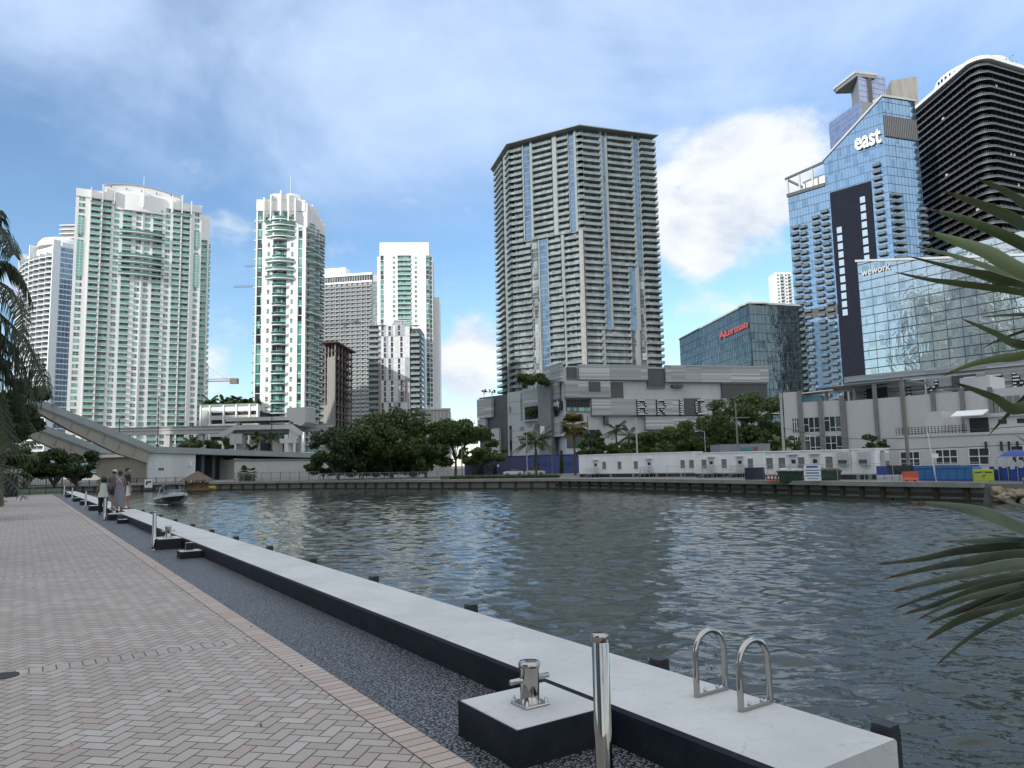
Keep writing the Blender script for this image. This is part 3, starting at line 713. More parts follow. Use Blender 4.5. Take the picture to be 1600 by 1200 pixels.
def leaves(b,mat,clumps,n,size,r):
    vs=[];fs=[]
    tot=sum(c[1]**2 for c in clumps)
    for (c,rad) in clumps:
        k=max(8,int(n*rad*rad/tot))
        for _ in range(k):
            d=rnd_unit(r); d.z=d.z*.8+.12; p=c+Vector((d.x*rad,d.y*rad,d.z*rad*.8))*(r.uniform(.55,1.08))
            nn=(d+rnd_unit(r)*1.0).normalized(); a=nn.cross(rnd_unit(r)).normalized(); q_=nn.cross(a); s=size*r.uniform(.6,1.3)
            i=len(vs); vs+=[p-a*s,p-q_*s*.45,p+a*s,p+q_*s*.45]; fs.append((i,i+1,i+2,i+3))
    b.add(vs,fs,mat)
def crown_clumps(r,c,rx,ry,rz,k,cr):
    out=[]
    for _ in range(k):
        d=rnd_unit(r); f=r.uniform(.35,1)**.5
        if d.z<-.3: d.z*=.5
        out.append((Vector(c)+Vector((d.x*rx*f,d.y*ry*f,d.z*rz*f))*r.uniform(.9,1.14),cr*r.uniform(.42,1.2)))
    return out
def tree(name,label,loc,h,rx,rz,cz,mat,n=5000,size=.35,k=34,trunk=.3,seed=1,group=None,limbs=5,cr=None,forkf=None):
    r=random.Random(seed); t=thing(name,label,'tree',loc,0,group)
    cl=crown_clumps(r,(0,0,cz),rx,rx,rz,k,cr or rx*.3)
    b=MB(); fork=forkf*h if forkf else max(.8,cz-rz*1.05)
    b.tube([(0,0,-.3),(.05,0,fork*.5),(r.uniform(-.2,.2),r.uniform(-.2,.2),fork)],[trunk*1.25,trunk,trunk*.8],bark,8)
    for i in range(limbs+4):
        c=cl[i%len(cl)][0]; m=Vector((c.x*.45,c.y*.45,fork+(c.z-fork)*.45+.1*rz)); b.tube([(0,0,fork-.2),m,c],[trunk*.6,trunk*.35,trunk*.1],bark,6)
    b.build('trunk',t)
    c=MB(); leaves(c,mat,cl,n,size,r); c.build('crown',t); return t
def frond(b,mat,base,dir_,length,rise,droop,n=26,ll=.6,lw=.05,hang=.5,r=random,rach=.02):
    """one feather frond: arching rachis with a leaflet pair every step"""
    d=Vector((dir_[0],dir_[1],0)).normalized(); side=Vector((-d.y,d.x,0)); pts=[]
    for i in range(n+1):
        f=i/n; pts.append(Vector(base)+d*length*(f-.12*f*f*droop)+Vector((0,0,rise*f-droop*length*.62*f*f)))
    b.tube(pts[::2]+([pts[-1]] if n%2 else []),[rach*(1-.8*i/(n/2+1)) for i in range(len(pts[::2]+([pts[-1]] if n%2 else [])))],bark if mat is not palmm else mat,5,False)
    vs=[];fs=[]
    for i in range(2,n):
        f=i/n; t=(pts[i+1]-pts[i-1]).normalized(); L=ll*math.sin(math.pi*(.12+.8*f))**.7*r.uniform(.85,1.1)
        for s in (1,-1):
            o=(side*s*.8+t*.55).normalized(); p=pts[i]; mid=p+o*L*.5+Vector((0,0,-hang*L*.12)); tip=p+o*L*.8+Vector((0,0,-hang*L*.75))
            w=t*lw*.5; k=len(vs); vs+=[p-w,p+w,mid+w*1.2,mid-w*1.2,tip]; fs+=[(k,k+1,k+2,k+3),(k+3,k+2,k+4)]
    b.add(vs,fs,mat)
def palm(label,loc,h,nf,fl,seed=1,mat=None,group=None,trunk=.16,ll=.7,name='palm_tree',lw=.09,lean=(0,0),skirt=False,up=.9):
    r=random.Random(seed); t=thing(name,label,'palm',loc,0,group); mat=mat or palmm
    b=MB(); b.tube([(0,0,-.2),(lean[0]*.3,lean[1]*.3,h*.5),(lean[0],lean[1],h)],[trunk*1.25,trunk,trunk*.85],bark,8); b.build('trunk',t)
    c=MB()
    for i in range(nf):
        a=i*2.399+r.uniform(-.2,.2); e=r.uniform(-.25,1.)*up
        frond(c,mat if not(skirt and e<.1) else palmd,(lean[0],lean[1],h),(math.cos(a),math.sin(a)),fl*r.uniform(.85,1.1)*(1-.25*max(0,e)),fl*e*1.1,r.uniform(.5,.9),14,ll,lw,.7,r,.04)
    c.build('crown',t); return t
def fanpalm(label,loc,h,rad,seed=1,mat=None,group=None,trunk=.15,nf=26,name='fan_palm'):
    r=random.Random(seed); t=thing(name,label,'palm',loc,0,group); mat=mat or palmm
    if h>.3:
        b=MB(); b.tube([(0,0,-.2),(0,0,h*.5),(0,0,h)],[trunk*1.3,trunk,trunk*.9],bark,8); b.build('trunk',t)
    c=MB(); vs=[];fs=[]
    for i in range(nf):
        a=i*2.399; el=math.asin(r.uniform(-.85,.98)); d=Vector((math.cos(a)*math.cos(el),math.sin(a)*math.cos(el),math.sin(el)))
        hub=Vector((0,0,h))+d*rad*.5; s=d.cross(Vector((0,0,1))).normalized(); u=s.cross(d)
        c.tube([(0,0,h),hub],.02,mat,4,False)
        for j in range(-6,7):
            w=j*.22; dd=(d*math.cos(w)+s*math.sin(w)); tip=hub+dd*rad*.55+Vector((0,0,-.12*rad)); k=len(vs); pr=s*math.cos(w)-d*math.sin(w)
            vs+=[hub,hub+dd*rad*.3+pr*.06*rad,tip,hub+dd*rad*.3-pr*.06*rad]; fs.append((k,k+1,k+2,k+3))
    c.add(vs,fs,mat); c.build('crown',t); return t
# ------------------------------------------------------------------ tower facades
def protos():
    d={}
    def win(w,h,mat,fr,nx=2):
        k=('w',round(w,1),round(h,1),mat.name,fr.name)
        if k not in d:
            b=MB(); b.box(0,w,-.05,.02,0,h,mat); t=.07
            for x0,x1,z0,z1 in ((-t,0,-t,h+t),(w,w+t,-t,h+t),(0,w,-t,0),(0,w,h,h+t)): b.box(x0,x1,-.1,.02,z0,z1,fr)
            for i in range(1,nx): b.box(w*i/nx-.035,w*i/nx+.035,-.085,-.05,0,h,fr)
            b.box(0,w,-.085,-.05,h*.42,h*.42+.07,fr)
            d[k]=b
        return d[k]
    def balc(w,dep,fl,slab,rail,glass,back,th=.28,rh=1.05,bow=0):
        k=('b',round(w,1),dep,fl,slab.name,rail.name,glass.name,back,bow)
        if k not in d:
            b=MB()
            if bow:
                pts=[(w*i/10,-dep-bow*math.sin(math.pi*i/10)) for i in range(11)]
                b.prism(pts+[(w,back),(0,back)],-th,0,slab)
                for (p,q_) in zip(pts[:-1],pts[1:]):
                    b.add([(*p,.08),(*q_,.08),(*q_,rh),(*p,rh)],[(0,1,2,3),(3,2,1,0)],rail)
                    b.add([(p[0],p[1]-.04,rh),(q_[0],q_[1]-.04,rh),(q_[0],q_[1],rh+.06),(p[0],p[1],rh+.06)],[(0,1,2,3)],slab)
            else:
                b.box(0,w,-dep,back,-th,0,slab)
                b.box(.03,w-.03,-dep+.02,-dep+.06,.06,rh,rail); b.box(0,w,-dep-.01,-dep+.07,rh,rh+.07,slab)
                if dep>.3:
                    b.box(.02,.06,-dep+.06,0,.06,rh,rail); b.box(w-.06,w-.02,-dep+.06,0,.06,rh,rail)
            n=max(2,int(w/1.5))
            b.box(.1,w-.1,back-.06,back-.005,.05,fl-th-.1,glass)
            for i in range(n+1): b.box(.1+(w-.26)*i/n,.16+(w-.26)*i/n,back-.1,back-.06,.05,fl-th-.1,slab if glass is not grey_win else lgrey)
            d[k]=b
        return d[k]
    return win,balc
WIN,BALC=protos()
def facade(root,rep,P0,P1,z0,z1,fl,cols,wall,win=None,slab=None,rail=None,recess=1.3,wallmb=None,dep=.9,band=.28,off=0,winh=1.75,names=('window','balcony'),findep=.8):
    """cols: (kind,f0,f1,...) along the wall from left to right; gaps between them are plain wall"""
    Fm,L=frame(P0,P1); slab=slab or wall; win=win or teal_win; rail=rail or teal
    wb=wallmb if wallmb is not None else MB(); wb.M=Fm
    n=int(round((z1-z0)/fl)); x=0
    for c in cols:
        a,b_=c[1]*L,c[2]*L
        if a>x+.05: wb.box(x,a,off,off+recess+.5,z0,z1,wall)
        k=c[0]
        if k=='win':
            wb.box(a,b_,off+.06,off+recess+.5,z0,z1,wall)
            w=(b_-a); pr=WIN(w,winh,win,c[3] if len(c)>3 else wall,2 if w<3 else 3)
            for i in range(n): rep.put(names[0],pr,Fm@Matrix.Translation((a,off+.05,z0+i*fl+.75)))
        elif k=='strip':                     # continuous glass with floor bands
            wb.box(a,b_,off+.3,off+recess+.5,z0,z1,c[3] if len(c)>3 else win)
            for i in range(n+1): wb.box(a,b_,off+.2,off+.3,z0+i*fl-.15,min(z1,z0+i*fl+.15),slab)
            m=max(1,int((b_-a)/1.6))
            for i in range(1,m): wb.box(a+(b_-a)*i/m-.04,a+(b_-a)*i/m+.04,off+.22,off+.3,z0,z1,slab)
        elif k=='balc':
            dp=c[3] if len(c)>3 else dep; bow=c[4] if len(c)>4 else 0
            wb.box(a,b_,off+recess,off+recess+.5,z0,z1,wall)
            pr=BALC(b_-a,dp,fl,slab,rail,win,recess,band,1.05,bow)
            for i in range(n): rep.put(names[1],pr,Fm@Matrix.Translation((a,off,z0+i*fl)))
        elif k=='fin':
            wb.box(a,b_,off-(c[3] if len(c)>3 else findep),off+recess+.5,z0,z1,c[4] if len(c)>4 else wall)
        x=b_
    if L>x+.05: wb.box(x,L,off,off+recess+.5,z0,z1,wall)
    return Fm,L,wb
def core(root,pts,z0,z1,mat,name='core',top=None):
    b=MB(); b.prism(pts,z0,z1,mat,top); return b
def inset(P0,P1,d):
    a=math.atan2(P1[1]-P0[1],P1[0]-P0[0]); n=Vector((-math.sin(a),math.cos(a))); return n*d
def v2(p): return Vector((p[0],p[1]))
# ---- A: broad white residential tower on the left
def towerA():
    P0,P1=v2(at(119,300,340)),v2(at(316,320,368)); t=thing('residential_tower','broad white residential tower with green balconies and a curved crown, behind the raised bridge','tower',(*((P0+P1)/2),FZ))
    rep=Rep(t); Fm,L=frame(P0,P1); d=inset(P0,P1,20); zt=134.
    pr=white
    cols=[('win',.025,.07),('fin',.108,.115,.9),('balc',.115,.187),('fin',.194,.201,1.4),('balc',.203,.27),('win',.292,.333),('balc',.36,.43),('win',.465,.505),('fin',.51,.518,.7),('win',.533,.575),('balc',.60,.675),('win',.70,.738),('balc',.76,.822),('fin',.825,.832,1.2),('balc',.835,.9),('fin',.902,.909,.9),('win',.94,.978)]
    _,_,wb=facade(t,rep,P0,P1,FZ,zt,3.0,cols,pr)
    wb.M=Matrix.Identity(4)
    wb.prism([P0+d*.09,P1+d*.09,P1+d,P0+d],FZ,zt,pr)
    # side wing with small balconies, seen in the shade
    e=(P1-P0).normalized(); Q0=P1+d*.32; Q1=Q0+e*4.5
    wb.prism([Q0+e*.01,Q1,Q1+d*.6,Q0+d*.6+e*.01],FZ,zt+1.5,pr)
    Fs,Ls=frame(Q1,Q1+d*.6)
    sb=BALC(2.8,1.1,3.0,white,teal,teal_win,.05)
    for i in range(41): 
        for x in (1.,6.5): rep.put('side_balcony',sb,Fs@Matrix.Translation((x,-.05,FZ+i*3)))
    sb=BALC(3.2,.8,3.0,white,teal,teal_win,.05); Fq,_=frame(Q0,Q1)
    for i in range(41): rep.put('side_balcony',sb,Fq@Matrix.Translation((.6,-.05,FZ+i*3)))
    wb.build('wall',t,True)
    # wide slabs across the middle
    wd=BALC(L*.36,1.5,3.0,white,teal,teal_win,-.03,.28,1.05,1.6)
    bb=MB(); 
    for k in (5,6,9,10,11,12):
        b=MB(); b.M=Fm@Matrix.Translation((L*.335,-.9,zt-k*3.+.2)); pts=[(L*.36*i/14,-.6-1.9*math.sin(math.pi*i/14)) for i in range(15)]
        b.prism(pts+[(L*.36,.9),(0,.9)],-.32,0,white)
        for p,q_ in zip(pts[:-1],pts[1:]): b.add([(*p,.05),(*q_,.05),(*q_,1.1),(*p,1.1)],[(0,1,2,3),(3,2,1,0)],teal)
        b.build('terrace_slab',t,True)
    # tall green glass strips at the edges
    for f in (.022,.937):
        for za,zb in ((zt-18.5,zt-10),(zt-39.,zt-22)): 
            g=MB(); g.M=Fm
            g.box(f*L,(f+.048)*L,-.16,.0,za,zb,teal)
            for i in range(1,12):
                z=za+i*1.5
                if z<zb: g.box(f*L,(f+.048)*L,-.2,-.16,z-.06,z+.06,white)
            g.box((f+.023)*L,(f+.026)*L,-.2,-.16,za,zb,white)
            g.build('glass_strip',t,True)
    c=MB(); c.M=Fm
    c.box(0,L,-.25,16,zt,zt+4.,pr); c.box(0,L,-.3,-.25,zt-.1,zt+.25,cream)
    pts=[(L*.3,-.4)]+[(L*(.3+.4*i/12),-.4-1.5*math.sin(math.pi*i/12)) for i in range(1,12)]+[(L*.7,-.4),(L*.7,3),(L*.3,3)]
    c.prism(pts,zt-3.9,zt+4.6,pr)
    def arch(f0,f1,e,dz): return [(L*f0,zt+3.9)]+[(L*(f0+(f1-f0)*i/16),zt+e+dz*(1-((i-7.2)/8.)**2)) for i in range(17)]+[(L*f1,zt+3.9)]
    c.yprism(arch(.21,.82,6.8,2.9),.6,12,pr); c.yprism(arch(.205,.825,7.3,2.9)[1:-1]+[(L*.825,zt+7.),(L*.205,zt+7.)][:0]+[(L*(.825-.62*i/16),zt+6.85+2.9*(1-((8.8-i)/8.)**2)) for i in range(17)],.2,12.3,lgrey)
    for i in range(5): c.tube([(L*(.26+.12*i),.4,zt+6.9),(L*(.26+.12*i),.0,zt+7.5)],.2,dgrey,6)
    c.build('crown',t,True)
    c=MB(); c.M=Fm
    for f,h in ((.108,4.7),(.194,7),(.285,5.),(.51,7.2),(.745,6.5),(.825,7.5),(.902,5)): c.box(f*L,f*L+.5,-2.4 if f!=.51 else -3.6,0,zt-2,zt+h,pr)
    c.build('crown_fin',t,True)
    c=MB(); c.M=Fm; c.tube([(L*.52,6,zt+8),(L*.52,6,zt+17)],.12,steel,6); c.lathe([(1.2,zt+9.3),(1.2,zt+10.8),(0,zt+11.2)],white,10,(L*.5,7)); c.build('roof_mast',t,True)
    rep.emit(); 
towerA()
# ---- C: curved white tower at the far left
def towerC():
    P0,Pm,P1=v2(at(34,392,445)),v2(at(90,380,420)),v2(at(122,378,428))
    t=thing('curved_tower','slender white curved tower with slanted balconies and a blue glass side at the far left','tower',(*Pm,FZ)); rep=Rep(t)
    zt=at(88,383,420).z; fl=3.15; n=int(zt/fl)
    w=MB()
    segs=8; pts=[]
    for i in range(segs+1):
        f=i/segs; p=P0.lerp(Pm,f)+inset(P0,Pm,-1)*4.5*math.sin(math.pi*f*.9)*.9; pts.append(p)
    w.prism([p+inset(P0,Pm,2.2) for p in pts]+[Pm+inset(Pm,P1,.3),P1,P1+inset(P0,P1,24),P0+inset(P0,P1,22)],FZ,zt,white2)
    for k in (0,4,8):
        a=pts[k]; w.M=Matrix.Translation((a.x,a.y,0))@Matrix.Rotation(math.atan2(*(Pm-P0).yx),4,'Z'); w.box(-.5,.5,-1.2,3,FZ,zt+3,white2)
    w.M=Matrix.Identity(4); w.build('wall',t,True)
    for k in range(segs):
        Fm,L=frame(pts[k],pts[k+1])
        pr=MB(); pr.add([(0,-1.6,-.25),(L,-.3,-.25),(L,2.2,-.25),(0,2.2,-.25),(0,-1.6,.2),(L,-.3,.2),(L,2.2,.2),(0,2.2,.2)],[(0,3,2,1),(4,5,6,7),(0,1,5,4),(1,2,6,5),(2,3,7,6),(3,0,4,7)],white2)
        pr.box(.1,L-.1,2.1,2.16,.2,2.7,dark_win); pr.box(0,.2,-1.2,2.1,.2,fl-.25,white2)
        pr.quad((.1,-1.5,.2),(L,-.3,.2),(L,-.3,1.2),(.1,-1.5,1.2),clear)
        for i in range(n): rep.put('balcony',pr,Fm@Matrix.Translation((0,0,FZ+i*fl)))
    Fm,L=frame(Pm,P1)
    g=MB(); g.M=Fm; g.box(.3,L,-.05,.35,FZ,zt-1,blue_win)
    for i in range(n+1): g.box(.2,L,-.2,-.05,FZ+i*fl-.3,FZ+i*fl+.3,white2)
    for i in range(6): g.box(.3+L*i/6,.5+L*i/6,-.18,-.05,FZ,zt,lgrey)
    g.build('glass_wall',t,True)
    c=MB(); c.prism([p+inset(P0,Pm,4) for p in pts]+[P1+inset(Pm,P1,1),P1+inset(P0,P1,20),P0+inset(P0,P1,18)],zt,zt+2.5,white2)
    c.M=Matrix.Translation((*(Pm+(P0-Pm)*.35+inset(P0,Pm,10)),zt)); 
    c.lathe([(13,2),(12.6,5),(11,7),(7,8.4),(0,9)],white2,20); c.build('roof_dome',t,True)
    rep.emit()
towerC()
# ---- sliver of a tower between the two
t=thing('grey_tower','sliver of a grey slab edged tower peeking out beside the broad white tower','tower',(*at(116,360,520).xy,FZ)); p=at(116,352,520)
b=MB(); b.M=Matrix.Translation((p.x,p.y,0)); b.box(-9,6,0,14,FZ,p.z,grey); b.build('wall',t,True)
b=MB(); b.M=Matrix.Translation((p.x,p.y,0))
for i in range(60): b.box(-10,7,-1.5,0,p.z-i*3.2-.5,p.z-i*3.2+.1,white2)
b.build('floor_slab',t,True,kind='stuff')
# ---- B: slim white tower with bowed balconies
def towerB():
    P0,P1=v2(at(401,320,300)),v2(at(477,320,301.7)); t=thing('bowed_balcony_tower','slim white tower with bowed balconies and green corner glass, right of the broad white tower','tower',(*((P0+P1)/2),FZ)); rep=Rep(t)
    zt=at(440,325,300).z; Fm,L=frame(P0,P1); ez=inset(P0,P1,1); fl=4.07
    z0=FZ+1
    cols=[('strip',.03,.13,teal_win),('win',.24,.285),('balc',.35,.63,1.1,.9),('win',.72,.765),('strip',.865,.975,teal_win)]
    nfl=int((zt-z0)/fl); zt2=z0+nfl*fl
    _,_,wb=facade(t,rep,P0,P1,z0,zt2,fl,cols,white,winh=1.9,recess=.8)
    wb.M=Fm; wb.box(0,L,.05,1.3,zt2,zt,white); wb.box(0,L,1.2,34,FZ,zt,white); wb.box(0,L,-.0,1.2,FZ,z0,white)
    # right flank: dark recessed bays between white piers
    wb.M=Matrix.Identity(4); Q0=P1+ez*.0; Q1=P1+ez*24; a=(P1-P0).normalized()
    Fr,Lr=frame(Q0,Q1+a*2.5)
    wb.M=Fr; wb.box(.2,Lr,1.,6,FZ,zt-6,lgrey)
    for f in (.0,.33,.62,.97): wb.box(f*Lr,f*Lr+.9,-.4,1,FZ,zt-3,white)
    wb.build('wall',t,True)
    n=int(zt/3.1)
    for f,w in ((.05,6.4),(.37,6.4),(.65,8.)):
        pr=BALC(w,1.3,3.1,white,teal,dark_win,.9,.28,1.05,1.2)
        for i in range(1,n): rep.put('flank_balcony',pr,Fr@Matrix.Translation((f*Lr+.6,-.2,FZ+i*3.1)))
    pr=BALC(1.6,1.2,fl,white,teal,teal_win,.02); Fl,Ll=frame(P0+ez*12,P0)
    for i in range(2,nfl): rep.put('left_balcony',pr,Fl@Matrix.Translation((9,-.02,z0+i*fl)))
    for k in (0,1,2,3,7,8,9):
        kk=(.6,1.25,1.9,2.6,0,0,0,5.6,6.6,7.6)[k]
        b=MB(); b.M=Fm@Matrix.Translation((L*.2,0,zt-3.6*(kk+.8))); w=L*.6
        pts=[(w*i/12,-.5-2.3*math.sin(math.pi*i/12)) for i in range(13)]; b.prism(pts+[(w,.1),(0,.1)],-.35,0,white)
        for p,q_ in zip(pts[:-1],pts[1:]): b.add([(*p,.05),(*q_,.05),(*q_,1.15),(*p,1.15)],[(0,1,2,3),(3,2,1,0)],teal)
        b.build('bowed_terrace',t,True)
    c=MB(); c.M=Fm; c.box(0,L,-.3,14,zt-1,zt+3.8,white); c.box(L*.33,L*.72,-.5,12,zt+3.8,zt+6.4,white)
    c.prism([(L*.5,2)]+[(L*(.5+.38*i/8),2-1.5*math.sin(math.pi*i/8)) for i in range(1,8)]+[(L*.88,2),(L*.88,12),(L*.5,12)],zt+3.8,zt+6.9,white)
    for f,h in ((.16,4.2),(.3,5.6),(.5,7.3),(.66,5.8),(.8,4.2)): c.box(f*L,f*L+.5,-2.2,0,zt-6,zt+h,white)
    c.M=Fr
    for f,h in ((.0,3.6),(.2,4.2),(.4,3.4),(.62,2.6),(.8,1.5)): c.box(f*Lr,f*Lr+Lr*.17,-.9,4,zt-8,zt+h-1,white); c.box(f*Lr+Lr*.17,f*Lr+Lr*.17+.5,-2.2,2,zt-9,zt+h-.4,white)
    c.build('crown',t,True)
    for zz in (zt-18,zt-21.5,zt-44,zt-47.5):
        b=MB(); b.M=Fr
        w=Lr*.85; pts=[(w*i/12,-.5-3.6*math.sin(math.pi*i/12)) for i in range(13)]; b.prism(pts+[(w,.1),(0,.1)],zz-.35,zz,white)
        for p,q_ in zip(pts[:-1],pts[1:]): b.add([(*p,zz+.05),(*q_,zz+.05),(*q_,zz+1.15),(*p,zz+1.15)],[(0,1,2,3),(3,2,1,0)],teal)
        b.build('flank_terrace',t,True)
    
    b=MB(); b.M=Fm; b.tube([(L*.62,7,zt+9),(L*.62,7,zt+17)],.12,steel,6); b.build('roof_mast',t,True)
    rep.emit()
towerB()
# ---- D: wide gridded slab tower far behind
def towerD():
    P0,P1=v2(at(500,430,610)),v2(at(592,430,600)); t=thing('gridded_tower','wide grey and white gridded slab tower behind the slim white tower','tower',(*((P0+P1)/2),FZ)); rep=Rep(t)
    zt=at(545,428,605).z; fl=3.35; n=int((zt-8)/fl); z0=zt-8-n*fl
    cols=[]; k=10
    for i in range(k): cols+=[('fin',i/(k+1.4),i/(k+1.4)+.012,.5),('balc',i/(k+1.4)+.014,(i+1)/(k+1.4)-.004)]
    cols.append(('strip',.885,1.,window_glass('pale_green_glass',(2,2,3.35),[(.16,.2,.2),(.22,.26,.25),(.12,.15,.15)])))
    Fm,L,wb=facade(t,rep,P0,P1,z0,zt-8,fl,cols,grey,win=dark_win,rail=M('smoky_green_railing',(.15,.195,.2),.1,var=.3,scale=.2,spec=.9),slab=lgrey,band=.45)
    wb.box(0,L,1.2,25,FZ,zt-2,lgrey); wb.box(0,L*.88,0,1.2,zt-8,zt-6.5,white2); wb.box(0,L*.88,.3,1.2,zt-6.5,zt-2.5,dark_win); wb.box(-.5,L*.88,-.5,20,zt-2,zt,white2)
    for i in range(21): wb.box(i*L*.88/21,i*L*.88/21+.5,0,.3,zt-6.5,zt-2.5,lgrey)
    wb.build('wall',t,True)
    b=MB(); b.M=Fm; b.box(L*.02,L*.4,4,14,zt,zt+7,white); b.build('roof_plant_room',t,True)
    rep.emit()
towerD()
# ---- E: concrete frame under construction
def towerE():
    P0,Pm,P1=v2(at(497,540,400)),v2(at(524,540,385)),v2(at(551,548,420)); t=thing('unfinished_tower','dark concrete tower under construction with open floors beside the slim white tower','tower',(*Pm,FZ))
    zt=at(524,536,385).z; n=17; fl=(zt-FZ)/n
    b=MB(); poly=[P0,Pm,P1,P0+(P1-Pm)]
    ctr=(P0+P1)/2
    for i in range(n+1):
        s=MB(); s.prism(poly,FZ+i*fl-.28,FZ+i*fl,rust if i>9 else raw); s.build('floor_slab',t,True)
    c=MB()
    for a,bb in ((P0,Pm),(Pm,P1)):
        for k in range(6):
            p=a.lerp(bb,(k+.2)/5.4)+(ctr-a.lerp(bb,.5)).normalized()*.8; c.prism([p+Vector((-.35,-.35)),p+Vector((.35,-.35)),p+Vector((.35,.35)),p+Vector((-.35,.35))],FZ,zt-.3,raw)
    c.build('column',t,True,kind='stuff')
    c=MB(); m=[p.lerp(ctr,.35) for p in poly]; c.prism(m,FZ,zt+1,dark_in); c.build('core_wall',t,True)
    c=MB(); Fm,L=frame(P0,Pm)
    c.M=Fm; c.box(L*.1,L*.98,-.15,.2,FZ,zt*.52,raw); c.box(L*.55,L,-.12,.2,zt*.52,zt*.9,raw); c.build('blank_wall',t,True)
    c=MB(); Fr,L=frame(Pm,P1); c.M=Fr
    for i in range(9,n): c.box(.2,L,-.1,0,FZ+i*fl+.9,FZ+i*fl+1.1,rust); c.box(.2,L,-.1,0,FZ+i*fl+.3,FZ+i*fl+.45,rust)
    c.build('edge_rail',t,True)
    c=MB(); c.M=Fr; c.box(-1.5,L+1.5,-1.5,8,zt+.01,zt+.9,rust); c.build('formwork_deck',t,True)
    c=MB(); c.M=Fr
    for k in range(14): c.box(L*.55-.1,L*.55+.1,-1.6,-1.4,FZ,zt,M('red_hoist',(.25,.05,.05))) if k==0 else c.box(L*.55-.8,L*.55+.8,-1.55,-.2,FZ+k*fl*1.2,FZ+k*fl*1.2+.25,MATS['red_hoist'])
    c.build('hoist_mast',t,True)
towerE()
# ---- F: white panelled block with orange accents
def towerF():
    P0,P1,P2=v2(at(592,510,420)),v2(at(640,510,420)),v2(at(658,515,432)); t=thing('panelled_block','mid rise block of white panels with orange strips and scattered dark windows','building',(*((P0+P1)/2),FZ)); rep=Rep(t)
    zt=at(618,508,420).z; Fm,L=frame(P0,P1); e=(P1-P0).normalized()
    Pl=P0-e*6.; fl=3.2; n=int((zt-FZ)/fl); z0=zt-n*fl
    orange=M('orange_panel',(.42,.22,.07),.5); pgrey=M('pale_blue_grey_panel',(.40,.43,.47),.5); pw=M('white_panel',(.68,.69,.70),.5)
    w=MB(); w.M=Fm; w.box(-6,L,.6,22,FZ,zt-.3,lgrey); w.box(L,L+6,1.4,22,FZ,zt-2,dgrey)
    w.build('wall',t,True)
    rnd=random.Random(3); prs={}
    nx=13
    panel=MB(); panel.M=Fm
    for i in range(n):
        for k in range(nx):
            x0,x1=L*k/nx,L*(k+1)/nx-.05; z=z0+i*fl; blk=(i//4)
            r2=random.Random(blk*31+k); v=r2.random()
            if k in ((2,5,9) if blk%2 else (1,4,8)) : 
                key=round(x1-x0,2)
                if key not in prs: prs[key]=WIN(x1-x0,fl-.7,dark_win,pw,1)
                rep.put('window',prs[key],Fm@Matrix.Translation((x0,.55,z+.25))); panel.box(x0,x1,.45,.6,z,z+.2,pw)
            else: panel.box(x0,x1-(.55*(x1-x0) if v>.9 else 0),.3 if v<.5 else .4,.6,z+.02,z+fl-(.18 if i%4==3 else .0),orange if v>.9 else (pgrey if v>.55 else pw))
    panel.build('panel_cladding',t,True)
    pr=BALC(5.6,1.,fl,lgrey,clear,dark_win,.6)
    for i in range(n): rep.put('balcony',pr,Fm@Matrix.Translation((-5.9,0,z0+i*fl)))
    pr=BALC(5.,.6,fl,lgrey,clear,dark_win,1.3)
    for i in range(n-1): rep.put('balcony',pr,Fm@Matrix.Translation((L+.5,.1,z0+i*fl)))
    pr=BALC(9.,.6,fl,lgrey,clear,dark_win,1.3); Fr,_=frame(v2(Fm@Vector((L+6,1.5,0))),v2(Fm@Vector((L+6,20,0))))
    for i in range(n-1): rep.put('side_balcony',pr,Fr@Matrix.Translation((1,0,z0+i*fl)))
    b=MB(); b.M=Fm; b.box(-6.5,L*.2,-.6,3,zt,zt+.35,lgrey); b.box(L*.82,L+5,-.4,3,zt-.3,zt+.1,white2)
    for x in (-6,-2,L*.25,L*.8,L+4): b.box(x,x+.3,0,.3,zt-.3,zt+2.6,lgrey)
    b.box(L*.25,L+4.3,-.05,.25,zt+2.6,zt+2.9,white2); b.box(L*.5,L*.75,.5,6,zt,zt+3.2,pgrey); b.box(L*.3,L*.45,3,8,zt,zt+4,white2)
    b.build('roof_frame',t,True)
    rep.emit()
towerF()
